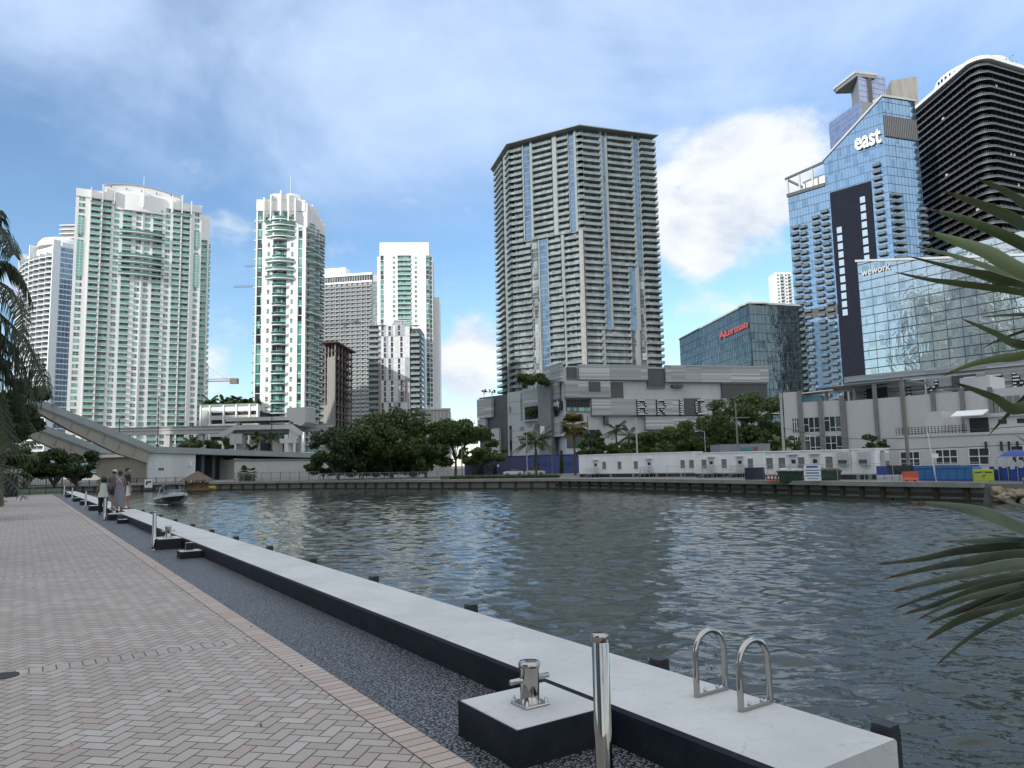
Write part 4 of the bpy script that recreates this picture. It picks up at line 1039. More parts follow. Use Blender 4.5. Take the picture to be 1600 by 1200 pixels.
# ---- G: plain white tower with a central balcony column
def towerG():
    P0,P1=v2(at(593,400,480)),v2(at(670,400,482)); t=thing('plain_white_tower','plain white tower with one central column of balconies behind the panelled block','tower',(*((P0+P1)/2),FZ)); rep=Rep(t)
    zt=at(630,378,480).z; fl=3.3; n=int((zt-9)/fl); z0=zt-9-n*fl; Fm,L=frame(P0,P1)
    cols=[('strip',.02,.085,teal_win),('win',.265,.315),('balc',.365,.64,.5),('win',.71,.755),('strip',.94,1.,teal_win)]
    _,_,wb=facade(t,rep,P0,P1,z0,zt-9,fl,cols,white,dep=.5)
    wb.M=Fm; wb.box(0,L,0,1.25,zt-9,zt,white); wb.box(0,L,1.3,30,FZ,zt-.3,white); wb.box(-1.8,-.01,3,25,FZ,zt-9,white); wb.box(L+.01,L+2.2,2,30,FZ,zt-9,white)
    wb.box(L+2.21,L+6,16,46,FZ,zt-34,white)
    wb.build('wall',t,True)
    pr=WIN(1.5,2.3,dark_win,white,2); Fr,Lr=frame(P1+inset(P0,P1,2)+(P1-P0).normalized()*2.2,P1+inset(P0,P1,30)+(P1-P0).normalized()*2.2)
    Fr2,_=frame(v2(Fm@Vector((L,2,0))),v2(Fm@Vector((L+2.2,2,0))))
    for i in range(n):
        rep.put('side_window',pr,Fr2@Matrix.Translation((.4,.04,z0+i*fl+.4)))
        for x in (3,8,13,20,25): rep.put('side_window',pr,Fr@Matrix.Translation((x,.04,z0+i*fl+.4)))
    b=MB(); b.M=Fm; b.box(L*.9,L+13,-3,32,FZ,at(680,640,478).z,cream); b.build('podium',t,True)
    b=MB(); b.M=Fm
    for i in range(7): b.box(L*.92+i*2.4,L*.92+i*2.4+.3,-3.15,-3,FZ,at(680,640,478).z-1,white2)
    b.box(L*.88,L+13.5,-3.5,1,at(680,640,478).z,at(680,640,478).z+1,white2); b.build('podium_trim',t,True)
    rep.emit()
towerG()
# ---- H: grey concrete tower in the centre
def towerH():
    A=[v2(at(771,262,366)),v2(at(795,226,338)),v2(at(905,200,320)),v2(at(1021,212,331))]
    t=thing('grey_balcony_tower','large grey concrete tower wrapped in balconies with a slanting roof slab, in the middle','tower',(*A[2],FZ)); rep=Rep(t)
    zt=at(905,197,320).z-.8; fl=2.98; n=int((zt-14)/fl); z0=zt-n*fl
    hc=M('grey_tower_concrete',(.265,.29,.29),.75,var=.15,scale=.1,streak=True)
    blu=blue_win
    def zone(P0,P1,zA,zB,cols,wb):
        facade(t,rep,P0,P1,zA,zB,fl,cols,hc,win=grey_win,slab=hc,rail=hrail,recess=1.25,wallmb=wb,dep=.8,band=.2,off=1.3,findep=.45)
    wb=MB(); zz=[z0,z0+fl*9,z0+fl*20,z0+fl*30,zt] if n>=33 else [z0,z0+fl*8,z0+fl*18,z0+fl*28,zt]
    # left narrow face
    for a,b in zip(zz[:-1],zz[1:]): zone(A[0],A[1],a,b,[('balc',0.,.55,1.6),('fin',.58,.7,.9),('balc',.72,1.0,1.6)],wb)
    # front left
    zone(A[1],A[2],zz[3],zt,[('balc',-.02,.17),('strip',.19,.285,blu),('fin',.29,.32),('balc',.325,.6),('fin',.61,.665),('balc',.67,.82),('strip',.83,.90,blu),('fin',.91,.935),('balc',.94,1.01)],wb)
    zone(A[1],A[2],zz[2],zz[3],[('balc',-.02,.27),('strip',.275,.375,grey_win),('strip',.39,.5,blu),('balc',.51,.69),('fin',.70,.735),('balc',.74,.94),('fin',.945,1.0,1.1,M('tan_concrete',(.29,.295,.275),.8))],wb)
    zone(A[1],A[2],zz[1],zz[2],[('balc',-.02,.27),('strip',.28,.36,grey_win),('fin',.37,.39),('strip',.4,.5,blu),('balc',.505,.71),('fin',.715,.735),('balc',.74,.93),('fin',.935,1.0,1.1,MATS['tan_concrete'])],wb)
    zone(A[1],A[2],zz[0],zz[1],[('balc',-.02,.25),('strip',.265,.36,blu),('fin',.37,.395),('balc',.4,.62),('fin',.63,.69),('balc',.695,.85),('strip',.86,.9,grey_win),('fin',.905,.935),('balc',.94,1.01)],wb)
    zz=[z0,z0+fl*6,z0+fl*15,z0+fl*25,zt]
    # front right
    zone(A[2],A[3],zz[3],zt,[('balc',-.01,.27),('fin',.275,.3),('strip',.305,.345,blu),('fin',.35,.37),('balc',.375,.70),('fin',.705,.725),('strip',.73,.80,blu),('balc',.81,1.02,1.8)],wb)
    zone(A[2],A[3],zz[2],zz[3],[('balc',-.01,.27),('strip',.29,.35,blu),('fin',.355,.375),('balc',.38,.60),('strip',.61,.69,blu),('fin',.695,.735),('strip',.74,.80,grey_win),('balc',.81,1.02,1.8)],wb)
    zone(A[2],A[3],zz[1],zz[2],[('balc',-.01,.22),('fin',.225,.26),('balc',.265,.60),('strip',.61,.67,grey_win),('fin',.68,.715),('strip',.72,.8,grey_win),('balc',.81,1.02,1.8)],wb)
    zone(A[2],A[3],zz[0],zz[1],[('balc',-.01,.26),('fin',.265,.285),('fin',.315,.35),('balc',.355,.73),('fin',.735,.755),('strip',.76,.85,grey_win),('balc',.86,1.02,1.8)],wb)
    wb.M=Matrix.Identity(4)
    back=[A[3]+Vector((-12,30)),A[0]+Vector((6,22))]
    i0=[A[0]+Vector((3,2)),A[1]+Vector((2.6,3.2)),A[2]+Vector((0,3.4)),A[3]+Vector((-3,3.2))]
    wb.prism(i0+back,FZ,zt-.1,hc); wb.build('wall',t,True)
    # right side end: slab ends past the corner
    r=MB()
    def pt(v,z): return (v.x,v.y,z)
    o=[A[0]+Vector((-1.6,-.4)),A[1]+Vector((-1.2,-2)),A[2]+Vector((-.3,-2.4)),A[3]+Vector((2.2,-1.)),*back]
    vs=[pt(v,zt+.15) for v in o]+[pt(v,zt+.6) for v in o]; k=len(o)
    r.add(vs,[(i,(i+1)%k,k+(i+1)%k,k+i) for i in range(k)]+[tuple(range(k-1,-1,-1)),tuple(range(k,2*k))],hc); r.build('roof_slab',t,True)
    Fr,L=frame(A[3],A[3]+Vector((-8,26)))
    pr=BALC(7.,1.3,fl,hc,hrail,grey_win,.6)
    for i in range(n): rep.put('end_balcony',pr,Fr@Matrix.Translation((1,0,z0+i*fl)))
    b=MB(); b.prism([A[0]+Vector((-4,-2)),A[1]+Vector((-2,-4)),A[2]+Vector((0,-5)),A[3]+Vector((4,-4)),*back],FZ,z0-1.5,mgrey); b.build('base',t,True)
    rep.emit()
towerH()
# ------------------------------------------------------------------ right hand side
def louvre():
    g=G('grey_louvre_cladding'); co=g.coord('Position'); sp=g.n('ShaderNodeSeparateXYZ'); g.lk(co,sp.inputs[0]); z=X(g.nt,sp.outputs[2])
    cx=g.n('ShaderNodeCombineXYZ'); g.lk((z/.42).floor(),cx.inputs[2])
    sn=g.n('ShaderNodeVectorMath',operation='SNAP'); g.lk(co,sn.inputs[0]); sn.inputs[1].default_value=(9,9,400)
    ad=g.n('ShaderNodeVectorMath',operation='ADD'); g.lk(sn.outputs[0],ad.inputs[0]); g.lk(cx.outputs[0],ad.inputs[1])
    wn=g.n('ShaderNodeTexWhiteNoise'); g.lk(ad.outputs[0],wn.inputs[0]); v=X(g.nt,wn.outputs[0])
    c=g.mix(v,(.28,.295,.295),(.48,.50,.50)); c=g.mix(v.gt(.86),c,(.58,.595,.595))
    return g.set(col=c,rough=.5,nor=g.bump((z/.42).fract(),.5,.1))
louv=louvre()
BITS={'B':["11110","10001","10001","11110","10001","10001","11110"],'R':["11110","10001","10001","11110","10100","10010","10001"],'I':["00100"]*7,'C':["01111","10000","10000","10000","10000","10000","01111"],
 'K':["10001","10010","10100","11000","10100","10010","10001"],'E':["11111","10000","10000","11110","10000","10000","11111"],'L':["10000"]*6+["11111"],'T':["11111"]+["00100"]*6,'Y':["10001","10001","01010","00100","00100","00100","00100"],'N':["10001","11001","11001","10101","10011","10011","10001"]}
bulbw=M('white_bulb',(.8,.8,.78),.3,var=.02)
def bulb_word(root,Fm,x,z,h,gap,word):
    s=h/13.
    for ch in word:
        bits=BITS[ch]; g=MB(); g.M=Fm@Matrix.Translation((x,0,z)); W=8
        grid=[[0]*10 for _ in range(14)]
        for r in range(14):
            for c_ in range(10):
                grid[r][c_]=int(bits[min(6,r//2)][min(4,c_//2)])
        for r in range(14):
            for c_ in range(10):
                if grid[r][c_]:
                    xx,zz=c_*s*.86,(13-r)*s
                    g.box(xx-s*.4,xx+s*1.05,-.28,-.02,zz-s*.2,zz+s*1.2,black)
                    g.lathe([(s*.33,0),(s*.3,.1),(s*.18,.17),(0,.19)],bulbw,6) if False else (g.box(xx+s*.05,xx+s*.85,-.45,-.281,zz+s*.1,zz+s*.95,bulbw) if r%2==0 else None)
        g.build('letter',root,True); x+=gap
    return x
# ---- BCC style podium with horizontal louvre boxes
def podium():
    P0,P1=v2(at(882,640,200)),v2(at(1201,640,214)); t=thing('shopping_centre','long grey shopping centre podium clad in louvre boxes, with bulb letters on its front','building',(*((P0+P1)/2),FZ))
    Fm,L=frame(P0,P1); zt=at(882,571,200).z
    def Z(y): return at(882,y,200).z
    def Xf(x): 
        best=0; lo,hi=-40,L+20
        for _ in range(40):
            m=(lo+hi)/2
            p=px(Fm@Vector((m,0,Z(640))))
            if p[0]<x: lo=m
            else: hi=m
        return lo
    w=MB(); w.M=Fm; w.box(0,L,0,40,FZ,zt-.6,lgrey); w.build('wall',t,True)
    def boxes(name,l,mat,out):
        for (x0,x1,y0,y1) in l:
            b=MB(); b.M=Fm; a,c=Xf(x0),Xf(x1); b.box(a,c,-out,-.002,Z(y1),Z(y0),mat)
            b.box(a-.12,c+.12,-out-.12,-.002,Z(y0)+.001,Z(y0)+.25,lgrey); b.box(a-.12,c+.12,-out-.12,-.002,Z(y1)-.18,Z(y1)-.001,mgrey); b.build(name,t,True)
    boxes('louvre_box',[(905,1012,571,593),(1040,1201,571,596),(882,953,597,621),(1016,1037,571,592) if False else (923,1094-20,625,649),(1066,1165,625,650),(1006,1110,654,672)],louv,1.1)
    boxes('dark_panel',[(887,902,574,592),(1012.5,1039.5,575,605),(954,974,597,622),(1128,1199,598.5,624)],dgrey,.5)
    for (x0,x1,y0,y1) in ((919,937,596.5,612),(1050,1066,601,605.5),(942,948,652,664),(1066.5,1092,623,651)):
        b=MB(); b.M=Fm; b.box(Xf(x0),Xf(x1),-1.25,-.01,Z(y1),Z(y0),dgrey); b.build('dark_panel',t,True)
    b=MB(); b.M=Fm; b.box(Xf(884.5),Xf(921),-.3,-.01,Z(643),Z(624),dark_in)
    for i in range(8): b.box(Xf(885+i*5),Xf(885.6+i*5),-.4,-.3,Z(643),Z(624),dgrey)
    b.box(Xf(885),Xf(921),-.5,-.45,Z(643),Z(637),teal_win)
    b.build('window',t,True)
    bulb_word(t,Fm@Matrix.Translation((0,-1.12,0)),Xf(993),Z(651),Z(627)-Z(651),Xf(1023.5)-Xf(993),'BRICKELL')
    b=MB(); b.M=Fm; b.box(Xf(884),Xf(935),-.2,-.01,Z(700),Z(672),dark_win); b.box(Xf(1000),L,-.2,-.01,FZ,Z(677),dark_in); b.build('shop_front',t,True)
    # end face turned to the left, with stacked louvre boxes
    Fe,Le=frame(P0+Vector((-4.2,12)),P0)
    def Ze(y): return at(866,y,206).z
    for i,(f0,f1,y0,y1,o) in enumerate(((.05,1.0,571,600,.9),(.1,.8,597,626,.9),(.1,.98,652,683,.9))):
        b=MB(); b.M=Fe; b.box(f0*Le,f1*Le,-o,-.003,Ze(y1),Ze(y0),louv); b.build('louvre_box',t,True)
    b=MB(); b.M=Fe; b.box(.3*Le,.9*Le,-.7,-.02,Ze(642),Ze(628.5),black)
    tx=text_mb('Pubbelly',1.75,.03,bulbw,.03); b2=MB(); b2.join(tx,Matrix.Identity(4)); mx=max(v.x for v in b2.v)
    s=.52*Le/mx; b.join(b2,Matrix.Translation(Fe@Vector((.34*Le,-.75,Ze(635.5))))@Matrix.Rotation(math.atan2(*(P0-(P0+Vector((-4.2,12)))).yx),4,'Z')@Matrix.Diagonal((s,1,1.25,1)))
    b.build('wall_sign',t,True)
    # lower stepped wings towards the left
    w1=MB(); a=P0+Vector((-4.3,12.2))
    Fw,Lw=frame(v2(at(793,640,222)),v2(at(858,640,207)))
    def Zw(y): return at(825,y,215).z
    w1.M=Fw; w1.box(0,Lw,0,26,FZ,Zw(609.5),lgrey); w1.box(0,Lw,-.0,.01,0,.01,lgrey)
    w1.box(.82*Lw,Lw+2.,-1.2,0,Zw(720),Zw(600),mgrey)
    w1.build('stepped_wing',t,True)
    b=MB(); b.M=Fw
    b.box(.45*Lw,.82*Lw,-.9,-.01,Zw(636),Zw(609),louv); b.build('louvre_box',t,True)
    b=MB(); b.M=Fw; b.box(.43*Lw,.82*Lw,-.06,-.01,Zw(657),Zw(637),dark_in); b.build('terrace_opening',t,True)
    b=MB(); b.M=Fw; b.box(.43*Lw,.82*Lw,-.95,-.061,Zw(659),Zw(656.5),lgrey)
    for i in range(8): b.box((.44+.05*i)*Lw,(.442+.05*i)*Lw,-.9,-.85,Zw(656),Zw(651),steel)
    b.build('terrace_ledge',t,True)
    for x0,x1,y0,y1 in ((.33,.37,612,657),(.04,.09,632,642),(.30,.40,666,671),(.30,.38,689,693),(.04,.1,663,712),(.52,.56,662,668),(.58,.6,662,667),(.63,.65,661,665),(.68,.7,660,664),(.74,.78,660,664)):
        b=MB(); b.M=Fw; b.box(x0*Lw,x1*Lw,-.08,-.012,Zw(y1),Zw(y0),dark_win); b.build('window',t,True)
    b=MB(); b.M=Fw
    for y in (625,645,672,690): b.box(0,.42*Lw,-.03,-.002,Zw(y)-.06,Zw(y)+.06,mgrey)
    b.build('cladding_joint',t,True)
    b=MB(); b.M=Fw; b.box(.86*Lw,.96*Lw,-1.35,-1.21,Zw(680),Zw(668.5),white2); b.build('notice_board',t,True)
    w2=MB(); w2.M=Matrix.Identity(4)
    Fd,Ld=frame(v2(at(749,640,235)),v2(at(794,640,224)))
    w2.M=Fd; w2.box(.02,Ld,0,24,FZ,at(770,619,230).z,dgrey); w2.build('dark_wing',t,True)
    b=MB(); b.M=Fd; b.box(0,.52*Ld,-1.,-.01,at(760,653,232).z,at(760,623,232).z,louv); b.build('louvre_box',t,True)
    b=MB(); b.M=Fd; b.box(0.02,.3*Ld,-.9,-.01,at(760,672,232).z,at(760,654,232).z,louv); b.build('louvre_box',t,True)
    b=MB(); b.M=Fd; b.box(.48*Ld,.75*Ld,-.9,-.01,FZ,at(760,671,232).z,lgrey); b.build('louvre_box',t,True)
    return Fw,Lw,Zw,Fm,Xf,Z
PW=podium()
# ---- dark glass office with the red lettering
def curtain(root,P0,P1,z0,z1,glass,fl,mull,line,prefix='',zfun=None,thick=.5,lw=.14):
    Fm,L=frame(P0,P1)
    g=MB(); g.M=Fm
    if zfun: g.yprism([(0,z0),(L,z0),(L,zfun(1.)),(0,zfun(0.))],0,thick,glass)
    else: g.box(0,L,0,thick,z0,z1,glass)
    g.build('glass_wall',root,True)
    m=MB(); m.M=Fm; z=z0
    while z<max(z1,zfun(1.) if zfun else 0,zfun(0.) if zfun else 0):
        x0,x1=0,L
        if zfun:
            za,zb=zfun(0.),zfun(1.)
            if abs(za-zb)>.1:
                f=(z-za)/(zb-za)
                if zb>za and f>0: x0=f*L
                if zb<za: x1=L*max(0,min(1,f))
        if x1-x0>.3: m.box(x0,x1,-.12,-.001,z-lw,z+lw,line)
        z+=fl
    n=int(L/mull)
    for i in range(n+1):
        x=L*i/n; zz=zfun(i/n) if zfun else z1
        m.box(max(0,x-.05),min(L,x+.05),-.08,-.001,z0,zz,line)
    m.build('mullion_grid',root,True)
    return Fm,L
dmir=mirror_glass('dark_office_glass',(.12,.165,.185),(.06,.09,.105),.22,.2,.03,.8)
smir=mirror_glass('silver_mirror_glass',(.50,.55,.55),(.34,.40,.40),.085,.2,.015,.93)
emir=mirror_glass('blue_hotel_glass',(.27,.42,.58),(.19,.32,.46),.05,.12,.03,.85)
pmir=mirror_glass('periwinkle_glass',(.38,.44,.60),(.30,.36,.52),.06,.2,.06,.75)
linem=M('dark_mullion',(.05,.065,.075),.4)
redl=M('red_letter',(.45,.10,.09),.4)
whl=M('white_letter',(.8,.8,.78),.4,var=.02)
def office():
    P0,P1,P2=v2(at(1065,600,387)),v2(at(1177,600,300)),v2(at(1264,600,309))
    t=thing('glass_office','low dark mirrored glass office with red letters on its upper corner','office building',(*P1,FZ))
    zt=at(1178,474,300).z; zl=at(1065,531,387).z
    curtain(t,P0,P1,FZ,zt,dmir,3.9,1.9,linem,zfun=lambda f:zl+(zt-zl)*max(0,f))
    z2=at(1264,479,309).z
    curtain(t,P1,P2,FZ,z2,dmir,3.9,1.9,linem)
    b=MB(); b.prism([P0+Vector((1.5,1)),P1+Vector((.3,1.2)),P2+Vector((-1,1.5)),P2+Vector((10,60)),P0+Vector((20,40))],FZ,zl-.4,dgrey); b.build('core_wall',t,True)
    b=MB(); Fm,L=frame(P0,P1); b.M=Fm; b.yprism([(-.3,zl),(L+.3,zt),(L+.3,zt+.7),(-.3,zl+.7)],-.4,8,lgrey); Fr,Lr=frame(P1,P2); b.M=Fr; b.box(.35,Lr+.3,-.4,8,z2,z2+.75,lgrey); b.build('roof_edge',t,True)
    tx=text_mb('Akerman',3.6,.2,redl,.05); mx=max(v.x for v in tx.v)
    s=L*.345/mx; tb=MB(); tb.join(tx,Fm@Matrix.Translation((.64*L,-.45,at(1155,522,318).z))@Matrix.Diagonal((s,1,1.25,1))); tb.build('letter_sign',t,True)
office()
# ---- blue glass hotel
def hotel():
    P0,P1,P2=v2(at(1237,400,311)),v2(at(1389,300,280)),v2(at(1441,300,285.5)); t=thing('glass_hotel','tall blue glass hotel with a dark central panel and white letters below its slanted top','hotel',(*P1,FZ)); rep=Rep(t)
    Fm,L=frame(P0,P1); Fr,Lr=frame(P1,P2); fl=3.45
    zt=at(1388,151,280).z; zb=at(1300,251,298).z; zr=at(1438,158,285).z; ztr=at(1240,308,311).z
    fx=.40
    g=MB(); g.M=Fm; g.yprism([(0,FZ),(L,FZ),(L,zt),(fx*L,zb),(fx*L,ztr+1),(0,ztr)],0,.6,emir); g.build('glass_wall',t,True)
    g=MB(); g.M=Fr; g.yprism([(.002,FZ),(Lr,FZ),(Lr,zr),(.002,zt)],0,.6,emir); g.build('glass_wall',t,True)
    m=MB()
    z=zt-2.; 
    while z>FZ:
        m.M=Fm
        x0=0 if z<ztr else L*fx if z<zb else L*(fx+(1-fx)*(z-zb)/(zt-zb))
        if L-x0>.4: m.box(x0,L,-.06,-.001,z-.1,z+.1,linem)
        m.M=Fr
        if z<zr: m.box(0,Lr,-.06,-.001,z-.1,z+.1,linem)
        z-=fl*1.3 if z>zt-28 else fl
    m.M=Fm
    for i in range(34):
        x=L*i/33; zz=ztr if i/33<fx else zb+(zt-zb)*(i/33-fx)/(1-fx); m.box(max(0,x-.035),min(L,x+.035),-.05,-.002,FZ,zz,linem)
    m.M=Fr
    for i in range(11): m.box(max(0,Lr*i/10-.035),min(Lr,Lr*i/10+.035),-.05,-.002,FZ,zr-.3,linem)
    m.build('mullion_grid',t,True)
    b=MB(); b.prism([P0+Vector((2,1.5)),P1+Vector((.2,2)),P2+Vector((-1.5,2)),P2+Vector((14,26)),P0+Vector((26,24))],FZ,ztr-.5,dgrey); b.build('core_wall',t,True)
    b=MB(); b.M=Fm; b.yprism([(fx*L-.3,zb),(L+.5,zt),(L+.5,zt+.9),(fx*L-.3,zb+.9)],-.5,5,lgrey); b.M=Fr; b.yprism([(.52,zt),(Lr+.3,zr),(Lr+.3,zr+.9),(.52,zt+.9)],-.5,5,lgrey); b.build('roof_edge',t,True)
    # dark stone panel
    dp=M('dark_slate_panel',(.016,.019,.030),.85,var=.12,scale=.4,spec=.1)
    za,zc=at(1334,291,290).z,FZ+20; xa,xc=.445*L,.845*L
    b=MB(); b.M=Fm; b.box(xa,xc,-.45,-.07,zc,za,dp); b.build('dark_panel',t,True)
    pr=MB(); pr.box(0,2.0,-.1,0,0,2.5,M('pale_blue_pane',(.35,.46,.55),.1,var=.2,spec=.9)); 
    for i in range(11): rep.put('panel_window',pr,Fm@Matrix.Translation((xa+1.9,-.45,za-16-i*3.45-2)))
    for i in range(11): rep.put('panel_window',pr,Fm@Matrix.Translation((xc-4.6,-.45,za-6-i*3.45-2)))
    b=MB(); b.M=Fr; b.box(.15,Lr-.1,-.4,-.07,at(1415,216,282).z,at(1415,183,282).z,dgrey)
    for i in range(18): b.box(.15+i*(Lr-.3)/18,.35+i*(Lr-.3)/18,-.5,-.4,at(1415,215,282).z,at(1415,184,282).z,mgrey)
    b.build('louvre_band',t,True)
    # shallow balconies that poke out of the glass
    slab=M('brown_grey_slab',(.075,.068,.066),.7); brl=M('dim_glass_railing',(.10,.14,.16),.08,var=.3,scale=.3,spec=.9)
    def bal(w,d):
        b=MB(); b.box(0,w,-d,0,-.22,0,slab); b.box(.05,w-.05,-d+.03,-d+.06,.05,1.05,brl); b.box(.05,.09,-d+.06,0,.05,1.05,brl); b.box(w-.09,w-.05,-d+.06,0,.05,1.05,brl); return b
    b1,b2,b3=bal(3.4,1.5),bal(3.0,1.3),bal(4.6,1.5)
    zz=at(1370,262,284).z
    for i in range(40):
        z=zz-i*2.8
        if z<24: break
        rep.put('balcony',b2,Fm@Matrix.Translation((.875*L,-.05,z)))
        if i>2:
            rep.put('balcony',b1,Fm@Matrix.Translation((.015*L+(i%2)*.02*L,-.05,z-8)));
            rep.put('balcony',b2,Fm@Matrix.Translation((.11*L,-.05,z-8.8)))
            rep.put('balcony',b2,Fm@Matrix.Translation((.25*L,-.05,z-6)))
            rep.put('balcony',b2,Fm@Matrix.Translation((.345*L,-.05,z-4.6)))
        if i>3: rep.put('balcony',b3,Fr@Matrix.Translation((.06*Lr,-.05,z-2)))
        if i>5: rep.put('balcony',b2,Fr@Matrix.Translation((Lr-2.6,-.05,z-1)))
    b=MB(); b.M=Fm; b.box(0,.44*L,-.2,-.07,at(1290,478,300).z-4,at(1290,478,300).z,dgrey); b.build('louvre_band',t,True)
    # roof terrace with a pergola frame
    b=MB(); b.M=Fm; zp=at(1240,281,311).z
    b.box(-.3,fx*L,-.6,.2,ztr,ztr+1.4,dgrey)
    b.yprism([(-.6,zp),(fx*L,zb-1),(fx*L,zb-.1),(-.6,zp+.9)],-.7,.1,dgrey); b.box(-.6,0,.1,16,zp,zp+.9,lgrey)
    for f in (0,.13,.27): b.box(f*L,f*L+.7,-.5,.1,ztr,zp+(zb-zp)*f/fx,lgrey)
    b.box(.1*L,fx*L,6,10,ztr,zb-3,white2)
    b.build('roof_pergola',t,True)
    tx=text_mb('east',8.2,.35,whl,.18); mx=max(v.x for v in tx.v)
    # slab serifs that the plain face lacks
    s=(L*.25)/mx
    tb=MB(); T=Fm@Matrix.Translation((.725*L,-.7,at(1345,235,288).z))@Matrix.Diagonal((s,1,1.22,1)); tb.join(tx,T)
    tb.M=T; tb.box(mx-.95*1.5,mx+.15,-.35,.35,0,.7,whl); tb.M=Matrix.Identity(4)
    tb.build('letter_sign',t,True)
    rep.emit(zmin=20)
hotel()
# ---- glass tower behind with the big overhanging slab
def overhang():
    t=thing('overhang_tower','pale violet glass tower behind the hotel, topped by a jutting slab','tower',(*at(1350,300,420).xy,FZ))
    Pa,Pb,Pc=v2(at(1299,250,440)),v2(at(1351,250,412)),v2(at(1393,250,420))
    z1=at(1351,158,412).z; z1l=at(1299,184,440).z; z2=at(1351,110,412).z
    curtain(t,Pa,Pb,60,z1,pmir,3.4,1.4,M('violet_mullion',(.2,.22,.32),.4),lw=.1)
    curtain(t,Pb,Pc,60,z2,pmir,3.4,1.4,MATS['violet_mullion'],lw=.1)
    d=(Pa-Pb).normalized(); n=Vector((-d.y,d.x))
    n=n if n.y>0 else -n
    b=MB(); b.prism([Pa+n*.6,Pb+n*.6,Pb+n*20,Pa+n*20],FZ,z1-.2,mgrey); b.prism([Pb+Vector((.1,.8)),Pc+Vector((-.2,.8)),Pc+Vector((4,18)),Pb+Vector((4,18))],FZ,z2-.4,mgrey); b.build('core_wall',t,True)
    s=MB(); a=Pb+d*30
    Fm,L=frame(a,Pb)
    s.M=Fm; s.prism([(9,.5),(11,-1.2),(L-.1,-1.2),(L-.1,12),(12,12)],z2-3.6,z2-1.6,mgrey); s.prism([(7.5,1),(10,-1.8),(L,-1.8),(L,13),(11,13)],z2-1.58,z2-.1,lgrey)
    s.build('overhanging_slab',t,True)
    b=MB(); b.M=Fm; b.box(L*.62,L-.1,7,9,z1-4,z2-3.7,dgrey); b.build('rooftop_wall',t,True)
    b=MB(); b.M=Fm
    for i in range(12): b.box(-2+i*(L/12),-1.9+i*(L/12),-.3,-.1,z1+.05,z1+1.2,steel)
    b.build('roof_railing',t,True)
    Pd,Pe=v2(at(1393,140,470)),v2(at(1434,140,465)); b=MB(); b.prism([Pd,Pe,Pe+Vector((5,20)),Pd+Vector((5,20))],FZ,at(1410,123,468).z,raw); b.build('concrete_shaft',t,True)
    for (x,y) in ((1373,114),(1360,150),(1372,154)):
        pass
overhang()
# ---- small white tower in the gap
t=thing('distant_white_tower','small distant white tower in the gap beside the hotel','tower',(*at(1225,450,700).xy,FZ)); P0,P1=v2(at(1213,450,700)),v2(at(1238,450,700)); zt=at(1225,428,700).z; rep=Rep(t)
_,_,wb=facade(t,rep,P0,P1,FZ,zt,3.3,[('win',.08,.2),('balc',.28,.5),('win',.58,.7),('balc',.75,.95)],white2,win=dark_win,rail=clear); wb.M=Matrix.Identity(4); wb.prism([P0+Vector((0,1.9)),P1+Vector((0,1.9)),P1+Vector((0,20)),P0+Vector((0,20))],FZ,zt+2,white2); wb.build('wall',t,True); rep.emit(zmin=90)
